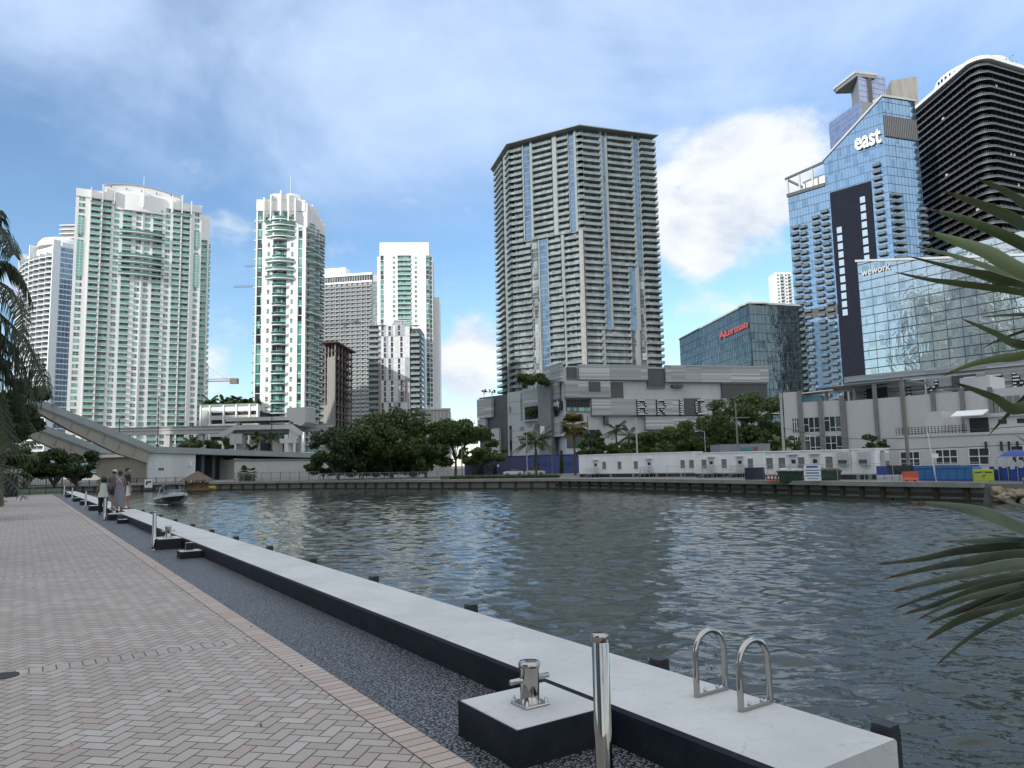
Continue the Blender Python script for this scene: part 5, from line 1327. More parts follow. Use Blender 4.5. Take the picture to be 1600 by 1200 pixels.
# ---- dark tower with white curved slab edges
def darktower():
    zt=at(1535,101,280).z; t=thing('dark_rounded_tower','huge dark glass tower with rounded corners and thin white balcony edges at the far right','tower',(*at(1540,300,300).xy,FZ))
    Xn=at(1527,300,280).x; far=v2(at(1434,300,326)); c0=Vector((Xn,284)); far=Vector((Xn-.5,327))
    e=Vector((math.sin(R(66.5)),math.cos(R(66.5)))); cor=Vector((Xn,274.5)); rr=4.5
    def outline(o):
        pts=[Vector((far.x-o,far.y))]
        a0=Vector((cor.x-o,cor.y+rr))
        pts.append(a0)
        n=Vector((e.y,-e.x)); ctr=Vector((cor.x+rr,cor.y+rr*1.02))
        for k in range(1,9):
            an=math.pi+ (math.atan2(n.y,n.x)+2*math.pi-math.pi)*k/9 if math.atan2(n.y,n.x)<0 else 0
            pts.append(ctr+Vector((math.cos(an),math.sin(an)))*(rr+o))
        p=ctr+n*(rr+o); pts.append(p); pts.append(p+e*45); pts.append(p+e*45+Vector((-10,50)))
        return pts
    b=MB(); b.prism(outline(-1.6),FZ,zt-.5,M('black_glass',(.016,.018,.023),.12,var=.3,scale=.3,spec=.6)); b.build('glass_wall',t,True)
    fl=3.05; n=int((zt-40)/fl); edge=M('white_slab_edge',(.5,.5,.49),.5); under=M('dark_slab',(.03,.03,.035),.7)
    o0,o1=outline(.15),outline(-1.5)
    for i in range(n+1):
        z=zt-3-i*fl; s=MB(); k=len(o0)
        s.prism(outline(0),z-.22,z-.02,under)
        for j in range(k-2):
            p,q_=o0[j],o0[j+1]; s.add([(*p,z-.14),(*q_,z-.14),(*q_,z),(*p,z)],[(0,1,2,3),(3,2,1,0)],edge); s.add([(*p,z),(*q_,z),(*o1[j+1],z),(*o1[j],z)],[(0,1,2,3)],under)
        s.build('floor_slab',t,True)
    m=MB(); o2=outline(-.4); o3=outline(-1.45); rnd=random.Random(2)
    for j in range(len(o3)-2):
        p,q_=o3[j],o3[j+1]; l=(q_-p).length; c=max(1,int(l/3.2))
        for i in range(c+1):
            w=p.lerp(q_,i/c); m.box(w.x-.12,w.x+.12,w.y-.12,w.y+.12,40,zt-3,M('charcoal_mullion',(.05,.05,.055),.5))
    m.build('mullion_grid',t,True)
    r=MB(); k=len(o2)
    for i in range(n+1):
        z=zt-3-i*fl
        for j in range(k-2): p,q_=o2[j],o2[j+1]; r.add([(*p,z),(*q_,z),(*q_,z+1.05),(*p,z+1.05)],[(0,1,2,3)],M('smoked_railing',(.06,.065,.072),.15,var=.3,scale=.3))
    r.build('balcony_railing',t,True,kind='stuff')
    w=MB()
    for _ in range(26):
        i=rnd.randrange(1,n); f=rnd.random(); z=zt-3-i*fl; p=o1[0].lerp(o1[1],f) if rnd.random()<.6 else o1[-3].lerp(o1[-2],f*.3)
        w.box(p.x-.5,p.x+.1,p.y-.6,p.y+.6,z-2.4,z-.5,M('white_blind',(.6,.6,.58),.7))
    w.build('window_blind',t,True,kind='stuff')
    c=MB(); o4=outline(.9); c.prism(o4,zt-.9,zt+.5,white); c.prism(outline(-1),zt+.5,zt+1.2,lgrey); c.build('roof_band',t,True)
    c=MB(); pts=[]; ctr=Vector((Xn+17,303))
    for k in range(25): 
        a=2*math.pi*k/24; pts.append(ctr+Vector((13*math.cos(a),17*math.sin(a))))
    c.prism(pts[:-1],zt+1.2,zt+6.4,white); c.M=Matrix.Translation((ctr.x,ctr.y,zt+6.4))@Matrix.Diagonal((13,17,1,1)); c.lathe([(1.,0),(.97,1.2),(.8,2.2),(.4,2.9),(0,3.1)],white,24); c.M=Matrix.Identity(4)
    for k in range(9):
        a=math.pi*(.97+.045*k); p=ctr+Vector((13*math.cos(a),17*math.sin(a))); c.box(p.x-.5,p.x+.5,p.y-.3,p.y+.3,zt+2.2,zt+6.,dark_in)
    c.build('crown',t,True)
    c=MB(); rnd=random.Random(5)
    b0=at(1563,98,288)
    for _ in range(260):
        p=Vector((b0.x+rnd.gauss(0,2.2),b0.y+rnd.gauss(0,2.),zt+1.+abs(rnd.gauss(0,1.6)))); a=rnd.uniform(0,6.3); c.quad(p,p+Vector((math.cos(a)*.7,math.sin(a)*.7,.2)),p+Vector((math.cos(a)*.6,math.sin(a)*.6,.8)),p+Vector((0,0,.6)),leafm)
    c.build('roof_planting',t,True)
darktower()
# ---- mirrored glass slab that reflects the white towers
def slabglass():
    P0=v2(at(1346,500,240)); P1=P0+Vector((24,-36.5))*1.12
    t=thing('mirrored_office','wide mirrored glass office at the right whose panes reflect white towers','office building',(*P0,FZ))
    za=at(1346,409,240).z; p=px((P1.x,P1.y,60)); zb=za
    zb=at(1577,401,P1.y).z
    Fm,L=curtain(t,P0,P1,FZ+8,za,smir,2.9,4.2,linem,zfun=lambda f:za+(zb-za)*f,lw=.13)
    b=MB(); b.M=Fm; b.box(.1,L,.6,26,FZ,zb-.5,dgrey); b.build('core_wall',t,True)
    b=MB(); b.M=Fm; b.yprism([(-.4,za),(L+.3,zb),(L+.3,zb+.7),(-.4,za+.7)],-.6,2,lgrey); b.build('roof_edge',t,True)
    Q0,Q1=v2(Fm@Vector((L*.5,9,0))),v2(Fm@Vector((L*1.25,9,0))); zq=at(1560,370,v2(Fm@Vector((L*.8,9,0))).y).z
    curtain(t,Q0,Q1,zb-4,zq,smir,2.9,4.2,linem,lw=.13); b=MB(); Fq,Lq=frame(Q0,Q1); b.M=Fq; b.box(.2,Lq-.1,.6,14,FZ,zq-.4,dgrey); b.build('core_wall',t,True)
    tx=text_mb('wework',2.7,.15,M('grey_letter',(.5,.52,.52),.5),.03); mx=max(v.x for v in tx.v); tb=MB(); s=L*.20/mx
    tb.join(tx,Fm@Matrix.Translation((.03*L,-.35,at(1350,432,239).z))@Matrix.Diagonal((s,1,1.2,1))); tb.build('letter_sign',t,True)
slabglass()
# ---- second shopping centre block with bulb letters
def podium2():
    P0=v2(at(1352,600,205)); P1=P0+Vector((30,-36))*1.15
    t=thing('letter_podium','grey louvred podium with large bulb letters, partly hidden behind the low grey building','building',(*P0,FZ))
    Fm,L=frame(P0,P1); z0=at(1400,660,198).z; z1=at(1352,596,205).z+1.
    b=MB(); b.M=Fm; b.box(-6,L,0,20,FZ,z1-.4,mgrey); b.build('wall',t,True)
    b=MB(); b.M=Fm
    for i,(zz0,zz1,o) in enumerate(((z1-8.6,z1-4.6,.8),(z1-4.5,z1-1.1,1.4),(z1-1.,z1+.6,2.))): b.box(-5,L,-o,-.01,zz0,zz1,louv)
    b.build('louvre_cladding',t,True)
    b=MB(); b.M=Fm; b.box(.42*L,.52*L,-1.9,-.3,z1-9,z1-2.0,dgrey); b.build('dark_panel',t,True)
    T=Fm@Matrix.Translation((0,-1.5,0))
    def fx(x):
        lo,hi=-10,L
        for _ in range(40):
            m=(lo+hi)/2
            if px(T@Vector((m,0,z1-4)))[0]<x: lo=m
            else: hi=m
        return lo
    for ch,x in (('C',1352),('I',1364),('T',1410),('Y',1444),('C',1502),('E',1541),('N',1583)):
        bulb_word(t,T,fx(x),z1-8.2,5.2,1,ch)
    # glass canopy over the lane
    b=MB(); q0=at(1280,608,215); q1=at(1440,585,210); q2=at(1445,592,190); q3=at(1285,612,192)
    b.add([q0,q1,q2,q3],[(0,1,2,3),(3,2,1,0)],M('canopy_glass',(.20,.27,.30),.15,var=.2))
    for k in range(9): b.tube([q0.lerp(q1,k/8),q3.lerp(q2,k/8)],.16,lgrey,5)
    b.tube([q0,q1],.25,lgrey,5); b.tube([q3,q2],.25,lgrey,5)
    for k in (2,5,8): p=q3.lerp(q2,k/8); b.tube([p,(p.x,p.y,FZ)],.25,lgrey,6)
    b.build('glass_canopy',t,True)
podium2()
# ---- low grey building behind the trailers
def lowgrey():
    lb=M('warm_grey_stucco',(.52,.515,.505),.8,var=.08,scale=.15,streak=True); pil=M('grey_pilaster',(.2,.2,.195),.75)
    P0,Pm,P1=v2(at(1228,690,131)),v2(at(1320,690,126)),v2(at(1640,690,103)); t=thing('low_grey_building','low grey stucco building with darker pilasters and banks of white framed windows','building',(*Pm,FZ))
    Fm,L=frame(P0,Pm); z1=at(1240,613,131).z; z2=at(1290,627,128).z
    w=MB(); w.M=Fm; w.box(0,L*.27,0,20,FZ,z1,lb); w.box(L*.27,L,0.01,20,FZ,z2,lb)
    Fr,Lr=frame(Pm,P1); z3=at(1325,627,126).z; w.M=Fr; w.box(.02,Lr,0,22,FZ,z3,lb); w.build('wall',t,True)
    w=MB(); w.M=Fm; 
    for f,zz in ((.25,z1+.1),(.6,z2+.4),(.96,z2+.8)): w.box(f*L,f*L+.75,-.3,-.001,FZ,zz,pil)
    w.M=Fr
    for f,zz in ((.0,z3+.2),(.185,z3+2.4),(.335,z3+2.4),(.49,z3+.3),(.63,z3+.3),(.76,z3+.3)): w.box(f*Lr-.0,f*Lr+.6,-.3,-.001,FZ,zz,pil)
    w.build('pilaster',t,True)
    wf=M('white_window_frame',(.7,.7,.68),.5)
    for (f0,f1) in ((.13,.25),(.33,.6),(.68,.96)):
        for (ya,yb) in ((652,674),(682,704)):
            b=MB(); b.M=Fm; za,zb=at(1280,yb,128).z,at(1280,ya,128).z; b.box(f0*L,f1*L,-.06,-.002,za,zb,dark_win); n=max(3,int((f1-f0)*L/.75))
            rnd=random.Random(int(f0*100+ya))
            for i in range(n+1): b.box(f0*L+(f1-f0)*L*i/n-.05,f0*L+(f1-f0)*L*i/n+.05,-.12,-.06,za,zb,wf)
            for i in range(n):
                h=rnd.choice((.25,.5,.75)); b.box(f0*L+(f1-f0)*L*i/n+.05,f0*L+(f1-f0)*L*(i+1)/n-.05,-.11,-.06,za+(zb-za)*h-.05,za+(zb-za)*h+.05,wf)
            b.build('window',t,True)
    # roof terrace pergola
    b=MB(); b.M=Fr; b.box(-4.5,.36*Lr,.5,9,z3+2.4,z3+2.75,dgrey)
    for f in (-.12,.05): b.box(f*Lr,f*Lr+.4,1,1.4,z3,z3+2.4,pil)
    b.box(.08*Lr,.2*Lr,4,4.3,z3+.3,z3+2.2,dark_in); b.build('roof_pergola',t,True)
    b=MB(); b.M=Fm; b.box(L*.3,L*.62,2,6,z2+.01,z2+1.3,M('turquoise_awning',(.12,.28,.34),.6)); b.yprism([(L*.28,z2+1.6),(L*.85,z2+1.9),(L*.85,z2+2.05),(L*.28,z2+1.75)],1,7,white2); b.build('terrace_awning',t,True)
    b=MB(); b.M=Fr; b.box(.61*Lr,.75*Lr,2,8,z3,z3+2.2,lb); b.box(.55*Lr,.68*Lr,.3,2,z3+.4,z3+.6,pil); b.build('roof_hut',t,True)
    b=MB(); b.M=Fr; b.box(.775*Lr,.9*Lr,-.1,-.002,z3-4.2,z3-1.2,dark_win)
    for i in range(5): b.box((.775+.031*i)*Lr-.04,(.775+.031*i)*Lr+.04,-.16,-.1,z3-4.2,z3-1.2,lgrey)
    b.build('window',t,True)
    # lower front annex
    Q0,Q1=v2(at(1402,700,106)),v2(at(1640,700,92)); t=thing('low_annex','single storey grey annex with a terrace railing in front of the low grey building','building',(*Q0,FZ))
    Fq,Lq=frame(Q0,Q1); za=at(1410,684,106).z
    w=MB(); w.M=Fq; w.box(0,Lq,0,11,FZ,za,lb); w.box(-.15,Lq,-.15,.1,za-.02,za+.3,lb); w.box(.16*Lq,.28*Lq,3,8,za,za+3.6,lb); w.box(.42*Lq,Lq,4,9,za,za+2.6,lb); w.box(.42*Lq,Lq,3.6,4,za+2.4,za+2.9,lgrey); w.build('wall',t,True)
    def fxq(x):
        lo,hi=-5,Lq+5
        for _ in range(40):
            m=(lo+hi)/2
            if px(Fq@Vector((m,0,2)))[0]<x: lo=m
            else: hi=m
        return lo
    for (x0,x1,ya,yb,nx) in ((1407,1437,705,728,3),(1462,1496,703,726,3),(1514,1546,702,727,2),(1580,1600,700,725,2)):
        b=MB(); b.M=Fq; zz0,zz1=at(1450,yb,100).z,at(1450,ya,100).z; a,c=fxq(x0),fxq(x1); b.box(a,c,-.04,-.001,zz0,zz1,M('slate_pane',(.03,.042,.058),.25,var=.3,spec=.25))
        for i in range(nx+1): b.box(a+(c-a)*i/nx-.06,a+(c-a)*i/nx+.06,-.1,-.04,zz0,zz1,wf)
        for z in (zz0,(zz0+zz1)/2,zz1): b.box(a-.06,c+.06,-.101,-.04,z-.06,z+.06,wf)
        b.build('window',t,True)
    b=MB(); b.M=Fq
    for z in (.45,.75,1.05): b.box(0,Lq*.5,.0,.05,za+z+.3,za+z+.35,black)
    for i in range(22): b.box(i*Lq*.5/21-.03,i*Lq*.5/21+.03,-.01,.05,za+.3,za+1.38,black)
    b.build('terrace_railing',t,True)
    b=MB(); b.M=Fq; b.xprism([(1.5,za+2.6),(4,za+3.4),(4,za+3.5),(1.5,za+2.7)],fxq(1483),fxq(1534),white2); b.build('awning',t,True)
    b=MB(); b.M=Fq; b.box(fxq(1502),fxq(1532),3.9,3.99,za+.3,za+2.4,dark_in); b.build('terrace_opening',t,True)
    for x in (1548,1578): b=MB(); b.M=Fq; b.box(fxq(x),fxq(x+13),3.94,3.99,za+1.4,za+2.0,dark_in); b.build('annex_window',t,True)
    for k,x in enumerate((1541,1565,1577,1590)):
        b=MB(); b.M=Fq; b.box(fxq(x),fxq(x)+.18,-.35,-.02,at(x,702,97).z-.2,at(x,690,97).z,black); b.build('sign_bracket',t,True)
lowgrey()
# ------------------------------------------------------------------ raised bascule bridge
def bridge():
    br=M('bridge_concrete',(.6,.61,.6),.75,var=.2,scale=.2,streak=True); sand=M('beige_pier_concrete',(.34,.31,.26),.8,var=.15,scale=.25,streak=True); fas=M('grey_green_fascia',(.30,.33,.325),.6,var=.12,scale=.2)
    C0=v2(at(228,740,178)); e=Vector((math.cos(R(60)),math.sin(R(60)))); n=Vector((-e.y,e.x)); Dw=20.6
    t=thing('bascule_bridge','concrete drawbridge with its leaf raised, at the left behind the boat','bridge',(*C0,FZ))
    T=Matrix.Translation((C0.x,C0.y,0))@Matrix.Rotation(R(60),4,'Z')      # x along the axis (inland), y across
    zf=at(237,697,178).z; zd=zf-1.5
    b=MB(); b.M=T; b.box(.3,13.6,0,Dw,-3,zd-.05,br); b.build('bascule_pier',t,True)
    b=MB(); b.M=T; b.box(0,.3,-.1,Dw,-3,zd+.3,sand); b.build('river_face',t,True)
    def slope(x): return zf-(x)*.027
    for y0,y1 in ((-.7,-.2),(Dw+.2,Dw+.7)):
        b=MB(); b.M=T; b.yprism([(-.3,slope(0)-1.55),(62,slope(62)-1.4),(62,slope(62)),(-.3,slope(0))],y0,y1,fas); b.build('parapet',t,True)
    b=MB(); b.M=T; b.yprism([(0,zd-.0),(62,slope(62)-1.5),(62,slope(62)-.9),(0,slope(0)-.9)],-.2,Dw+.2,br); b.build('deck',t,True)
    b=MB(); b.M=T; b.box(20.41,27,-.02,Dw,-1,zd-.6,dark_in) if False else b.box(13.65,25.7,6,Dw,-1,slope(30)-1.6,dark_in); b.box(16.5,17.4,1.5,2.4,-1,slope(17)-1.6,dgrey); b.box(21,21.9,3,3.9,-1,slope(21)-1.6,dgrey); b.box(25.71,62,-.0,Dw,-1,slope(62)-1.65,M('pale_wall_concrete',(.5,.48,.44),.8,var=.1,scale=.2,streak=True)); b.box(25.7,62,-.3,-.01,slope(62)-2.0,slope(62)-1.55,mgrey); b.build('abutment',t,True)
    b=MB(); b.M=T; b.box(3.2,4.7,-.05,-.001,zd-4.35,zd-3.8,M('green_sign',(.03,.16,.10),.5)); b.build('name_plate',t,True)
    b=MB(); b.M=T; b.box(11.6,12.2,-.4,-.001,zd-3.4,zd-2.4,white2); b.build('navigation_light',t,True)
    # raised leaf: two box girders, deck plate, cross beams
    for nm,y0 in (('near',-.6),('far',Dw-1.4)):
        ang=R(20); Lg=32 if nm=='near' else 28
        LT=T@Matrix.Translation((.2,y0,zd-.6))@Matrix.Rotation(-ang,4,'Y')@Matrix.Rotation(0,4,'Z')
        LT=T@Matrix.Translation((.2,y0,zf-2.9))@Matrix.Rotation(ang,4,'Y')
        b=MB(); b.M=LT
        b.yprism([(0,-1.2),(-8,-1.6),(-20,-.6),(-Lg,1.),(-Lg,1.5),(0,1.5)],0,1.4,sand); b.build('girder',t,True)
        f=MB(); f.M=LT; f.yprism([(.5,1.5),(-Lg-.4,1.5),(-Lg-.4,3.),(.5,3.)],-.5,1.9,fas)
        f.build('leaf_fascia',t,True)
        s=MB(); s.M=LT
        for k in range(1,9): s.box(-k*4-.1,-k*4+.1,-.12,-.01,-.9+.12*k,1.5,mgrey)
        s.box(-Lg,0,-.2,-.02,1.3,1.5,br); s.build('stiffener',t,True)
    LT=T@Matrix.Translation((.2,0,zf-2.9))@Matrix.Rotation(R(20),4,'Y')
    for k in range(1,3):
        b=MB(); b.M=LT; b.box(-(k-1)*25-1.0,-(k-1)*25-.5,.9,Dw-1.5,.2,.9,br); b.build('cross_beam',t,True)
    for i,(x,y) in enumerate(((2.5,-.45),(6.,Dw+.45),(38,-.45))):
        l=thing('bridge_lamp','tall thin dark lamp pole on the bridge '+('parapet, in front of the broad white tower' if i==0 else ('parapet, on its far side' if i==1 else 'ramp, in front of the slim white tower')),'lamp post',(*(T@Vector((x,y,0))).xy,slope(x)),0,'lamp poles on the bridge')
        b=MB(); b.lathe([(.35,0),(.35,.3),(.13,.6),(.1,12 if i!=1 else 8)],black,8); b.build('pole',l)
        b=MB(); h=12 if i!=1 else 8; b.tube([(0,0,h),(.5,-.3,h+.3),(1.2,-.6,h+.3)],.07,black,6); b.build('arm',l)
        b=MB(); b.box(1.1,1.9,-.85,-.45,h+.18,h+.36,dgrey); b.build('lamp_head',l)
    return T,slope
BR=bridge()
# guideway, station, parking structure
def transit():
    gm=M('guideway_concrete',(.46,.46,.44),.7,var=.12,scale=.2,streak=True)
    p0,p1=v2(at(150,674,255)),v2(at(520,668,255)); t=thing('elevated_guideway','thin elevated concrete transit guideway passing in front of the broad white tower','guideway',(*((p0+p1)/2),FZ)); F_,L=frame(p0,p1); z=at(300,673,255).z
    b=MB(); b.M=F_; b.box(0,L,0,3.2,z-1.1,z+.5,gm); b.box(0,L,-.3,0,z+.3,z+.8,gm); b.build('beam',t,True)
    b=MB(); b.M=F_; b.box(0,L,.3,.5,z+.8,z+1.6,raw); b.build('guide_rail',t,True)
    for f in (.08,.3,.44,.62,.85):
        b=MB(); b.M=F_; b.box(f*L-.7,f*L+.7,.6,2.6,FZ,z-1.11,gm); b.build('column',t,True)
    P0,P1=v2(at(342,690,240)),v2(at(474,690,240)); t=thing('transit_station','open concrete transit station with sloping stair walls above the bridge ramp','station',(*((P0+P1)/2),FZ)); F_,L=frame(P0,P1)
    def Z(y): return at(408,y,240).z
    def Xs(x): return L*(x-342)/132.
    b=MB(); b.M=F_; b.yprism([(Xs(339),Z(677)),(Xs(339),Z(681)),(Xs(352),Z(681)),(Xs(366),Z(671)),(Xs(450),Z(671)),(Xs(466),Z(681)),(Xs(472),Z(681)),(Xs(472),Z(676)),(Xs(456),Z(664)),(Xs(365),Z(664))],0,.8,gm); b.build('stair_wall',t,True)
    b=MB(); b.M=F_; b.box(Xs(352),Xs(462),2,13,Z(671.5),Z(668),mgrey); b.box(Xs(362),Xs(452),.81,12,Z(677),Z(671.6),M('shaded_soffit',(.12,.115,.11),.8)); b.build('platform',t,True)  # underside shade of the platform put into a darker soffit colour
    b=MB(); b.M=F_; b.box(Xs(350),Xs(450),1,14,Z(657),Z(651),gm); b.yprism([(Xs(450),Z(657)),(Xs(466),Z(666)),(Xs(470),Z(666)),(Xs(476),Z(660)),(Xs(476),Z(637)),(Xs(446),Z(638)),(Xs(446),Z(651)),(Xs(450),Z(651))],1,13,gm); b.build('roof',t,True)
    for x in (368,450):
        b=MB(); b.M=F_; b.box(Xs(x-2.5),Xs(x+2.5),2,4,FZ,Z(657),gm); b.build('column',t,True)
    for x in (351,437):
        b=MB(); b.M=F_; b.box(Xs(x),Xs(x+26),.2,3,Z(693),Z(686),gm); b.box(Xs(x+2),Xs(x+26),.3,2,Z(686.1),Z(677),gm) if x<400 else b.box(Xs(x+14),Xs(x+28),.3,2,Z(686.1),Z(673),gm); b.build('landing',t,True)
    for x in (381,417):
        b=MB(); b.M=F_; b.box(Xs(x),Xs(x+16),5,6,FZ,Z(686),cream); b.build('back_wall',t,True)
    P0,P1=v2(at(312,660,290)),v2(at(402,660,288)); t=thing('parking_garage','white multi storey parking garage with dark horizontal openings and palms on its roof','garage',(*((P0+P1)/2),FZ)); F_,L=frame(P0,P1); zt=at(350,636,289).z
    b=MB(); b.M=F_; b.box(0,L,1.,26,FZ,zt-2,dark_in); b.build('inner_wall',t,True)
    b=MB(); b.M=F_
    for i in range(6): z=zt-i*3.3; b.box(0,L,0,3,z-1.7,z,cream if i%2 else white2)
    b.build('floor_band',t,True)
    b=MB(); b.M=F_
    for f in (0,.16,.4,.62,.85,.985): b.box(f*L,f*L+.6,-.3,1.5,FZ,zt+(.8),white2)
    b.box(0,L*.14,-.1,3.1,FZ,zt-1,lgrey); b.build('column',t,True)
    b=MB(); b.M=F_; b.box(0,L,.2,.3,zt,zt+1.2,clear); b.build('roof_railing',t,True)
    return F_,L,zt
GAR=transit()
# cranes
def crane(x,y0,Y,jx,jy,lab,mat,bx):
    t=thing('tower_crane',lab,'crane',(*at(x,700,Y).xy,FZ)); p=at(x,y0,Y); tip=at(jx,jy,Y); back=at(bx,jy+ (1 if bx>x else 0),Y)
    b=MB(); w=.9
    for sx in (-w,w):
        for sy in (-w,w): b.tube([(p.x+sx,p.y+sy,FZ),(p.x+sx,p.y+sy,p.z)],.16,mat,4,smooth=False)
    n=int((p.z-FZ)/4)
    for i in range(n): 
        s=1 if i%2 else -1; z=FZ+i*4; b.tube([(p.x-w*s,p.y-w,z),(p.x+w*s,p.y-w,z+4)],.11,mat,4,smooth=False)
    b.build('mast',t,True)
    j=MB(); zj=tip.z; a=Vector((tip.x,tip.y,zj)); c=Vector((back.x,back.y,zj))
    for dz,dy in ((0,-.7),(0,.7),(1.6,0)): j.tube([a+Vector((0,dy,dz*.6)),c+Vector((0,dy,dz))],.15,mat,4,smooth=False)
    m=24
    for i in range(m):
        u=a.lerp(c,i/m); v=a.lerp(c,(i+.5)/m); w_=a.lerp(c,(i+1)/m); j.tube([u+Vector((0,-.7,0)),v+Vector((0,0,1.5)),w_+Vector((0,-.7,0))],.09,mat,4,smooth=False)
    j.build('jib',t,True)
    k=MB(); kx=c; k.box(kx.x-2.2,kx.x+2.2,kx.y-1.2,kx.y+1.2,zj-1.6,zj+1.4,M('counterweight_grey',(.2,.18,.16),.8)); k.build('counterweight',t,True)
    k=MB(); k.box(p.x-1.2,p.x+1.2,p.y-2.2,p.y-.8,zj-1.8,zj+.6,mat); k.build('cab',t,True)
    k=MB(); top=Vector((p.x,p.y,max(p.z,zj+6))); k.tube([top,a.lerp(p,.3)+Vector((0,0,1))*0],.07,mat,4); k.tube([top,c.lerp(Vector((p.x,p.y,zj)),.2)],.07,mat,4); k.build('tie_rod',t,True)
crane(322,571,420,285,597,'orange tower crane between the two largest white towers',M('crane_orange',(.42,.16,.05),.5),366)
crane(412,405,620,383,417,'pale grey tower crane jib poking out high beside the slim white tower',steel,440)
crane(430,440,560,365,449,'longer pale grey crane jib poking out lower beside the slim white tower',steel,455)
# ------------------------------------------------------------------ far quay
def farquay():
    wall=M('stained_quay_void_shade',(.014,.012,.009),.95,spec=.05,var=.4,scale=.6,streak=True); capm=M('weathered_quay_cap',(.27,.26,.235),.85,var=.2,scale=.5); pilm=M('stained_quay_pile',(.075,.062,.048),.95,spec=.1,var=.3,scale=.8)  # stained brown wall darkened to near black, standing in for the shaded void
    for nm,lab,seg in (('quay_wall','long low quay wall with stained piles along the far bank under the trees',BANK[:5]),('timber_quay','piled quay wall with a thick grey cap beam in front of the white trailers',BANK[4:9])):
        t=thing(nm,lab,'quay',(*seg[0],0)); c=MB(); w=MB(); first=nm=='timber_quay'
        for i,(a,b_) in enumerate(zip(seg[:-1],seg[1:])):
            T,L=frame(a,b_); c.M=T; w.M=T
            c.box(-.15,L+.15,-.6 if first else -.4,.9,-.55-.42,-.55+(.02*(i%2)),capm)
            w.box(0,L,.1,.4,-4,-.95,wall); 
            if first: w.box(0,L,-.08,.1,-1.75,-1.45,pilm)
            n=max(2,int(L/(2.1 if first else 2.6)))
            for k in range(n):
                x=(k+.5)*L/n; b=MB(); b.M=T; b.box(x-.19,x+.19,-.22,.1,-3,-.98,pilm); b.build('pile',t,True)
        c.build('cap_beam',t,True); w.build('wall_panel',t,True); al=M('tidal_algae',(.022,.028,.012),.7,var=.5,scale=1.5)
        a_=MB()
        for a,b_ in zip(seg[:-1],seg[1:]): T,L=frame(a,b_); a_.M=T; a_.box(.1,L-.1,-.26,.09,-2.6,-1.98,al)
        a_.build('algae_band',t,True)
farquay()
# boulders at the right end
def boulder(i,p,s,label):
    import bmesh
    bm=bmesh.new(); bmesh.ops.create_icosphere(bm,subdivisions=3,radius=1.); r=random.Random(i); ph=[r.uniform(0,6) for _ in range(6)]
    for v in bm.verts:
        c=v.co; k=1+.22*math.sin(3*c.x+ph[0])*math.cos(2.6*c.y+ph[1])+.16*math.sin(5*c.z+ph[2]+2*c.x)+.08*math.sin(9*c.y+ph[3])*math.sin(8*c.z+ph[4]); v.co=Vector((c.x*1.25,c.y,c.z*.75))*k
    me=bpy.data.meshes.new('boulder'); bm.to_mesh(me); bm.free(); me.materials.append(M('limestone_boulder',(.27,.22,.155),.9,var=.45,scale=1.5,bump=.6,bscale=6)); me.polygons.foreach_set('use_smooth',[i%3==0]*len(me.polygons))
    o=bpy.data.objects.new('boulder',me); COL.objects.link(o); o.location=p; o.scale=(s,s,s); o.rotation_euler=(r.uniform(-.5,.5),r.uniform(-.5,.5),r.uniform(0,6)); tag(o,label,'rock','limestone boulders of the bank')
r=random.Random(4)
for i in range(34):
    f=r.random(); p=Vector(BANK[8]).lerp(Vector((50,54)),f)+Vector((.2,-.6)) ; row=r.random(); boulder(i,(p.x+r.uniform(-.4,.4)+row*.5,p.y+row*2.2-1.0,-2.25+row*1.55),r.uniform(.38,.75),'tan limestone boulder in the heap at the right end of the far quay')
# ------------------------------------------------------------------ trees of the far bank
def bt(x,y,Y): p=at(x,y,Y); return (p.x,p.y,FZ)
GT='trees along the far bank'
def tr(lab,x,yt,yb,rpx,Y,mat,seed,n=6000,size=.4,k=36,cz=.6,rzf=.42,trunk=.3,name='tree',limbs=5,cr=None,ff=None):
    top=at(x,yt,Y).z-FZ; rx=rpx/FPX*Y
    return tree(name,lab,bt(x,yb,Y),top,rx,top*rzf,top*cz,mat,n,size,k,trunk,seed,GT,limbs,cr,ff)
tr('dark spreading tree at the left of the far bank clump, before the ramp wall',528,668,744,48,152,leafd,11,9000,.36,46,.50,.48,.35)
tr('largest rounded dark green tree of the far bank, left of the flat topped tree',612,650,744,70,158,leafm,12,16000,.42,70,.50,.5,.4)
tr('lower bushy tree between the largest tree and the flat topped tree',665,684,745,40,156,leafm,13,7000,.38,36,.48,.5,.3)
tr('dark bushy tree filling in just left of the largest rounded tree',566,662,745,46,165,leafm,14,9000,.4,44,.5,.5,.3)
tr('flat topped tree with a clear forked trunk beside the blue building',712,658,742,47,160,leafm,15,10000,.34,46,.73,.24,.26,'umbrella_tree',9,2.0,.3)
for i,(x,yt,rp,Y,lab) in enumerate(((505,712,22,156,'low dark shrub under the spreading tree at the left of the far bank clump'),(562,712,30,160,'low dark shrub filling the gap left of the largest rounded tree'),(640,710,34,161,'low dark shrub at the right foot of the largest rounded tree'),(600,716,28,163,'low dark shrub behind the trunk of the largest rounded tree'))):
    tr(lab,x,yt,746,rp,Y,leafm,90+i,4000,.36,30,.45,.55,.1,'shrub',4)
tr('light green shrubby tree between the flat topped tree and the shopping centre',765,680,742,26,175,leaff,16,4000,.4,26,.5,.42,.25)
tr('low green tree beside the dark wing of the shopping centre',742,690,742,26,180,leaff,17,3500,.4,24,.5,.42,.25)
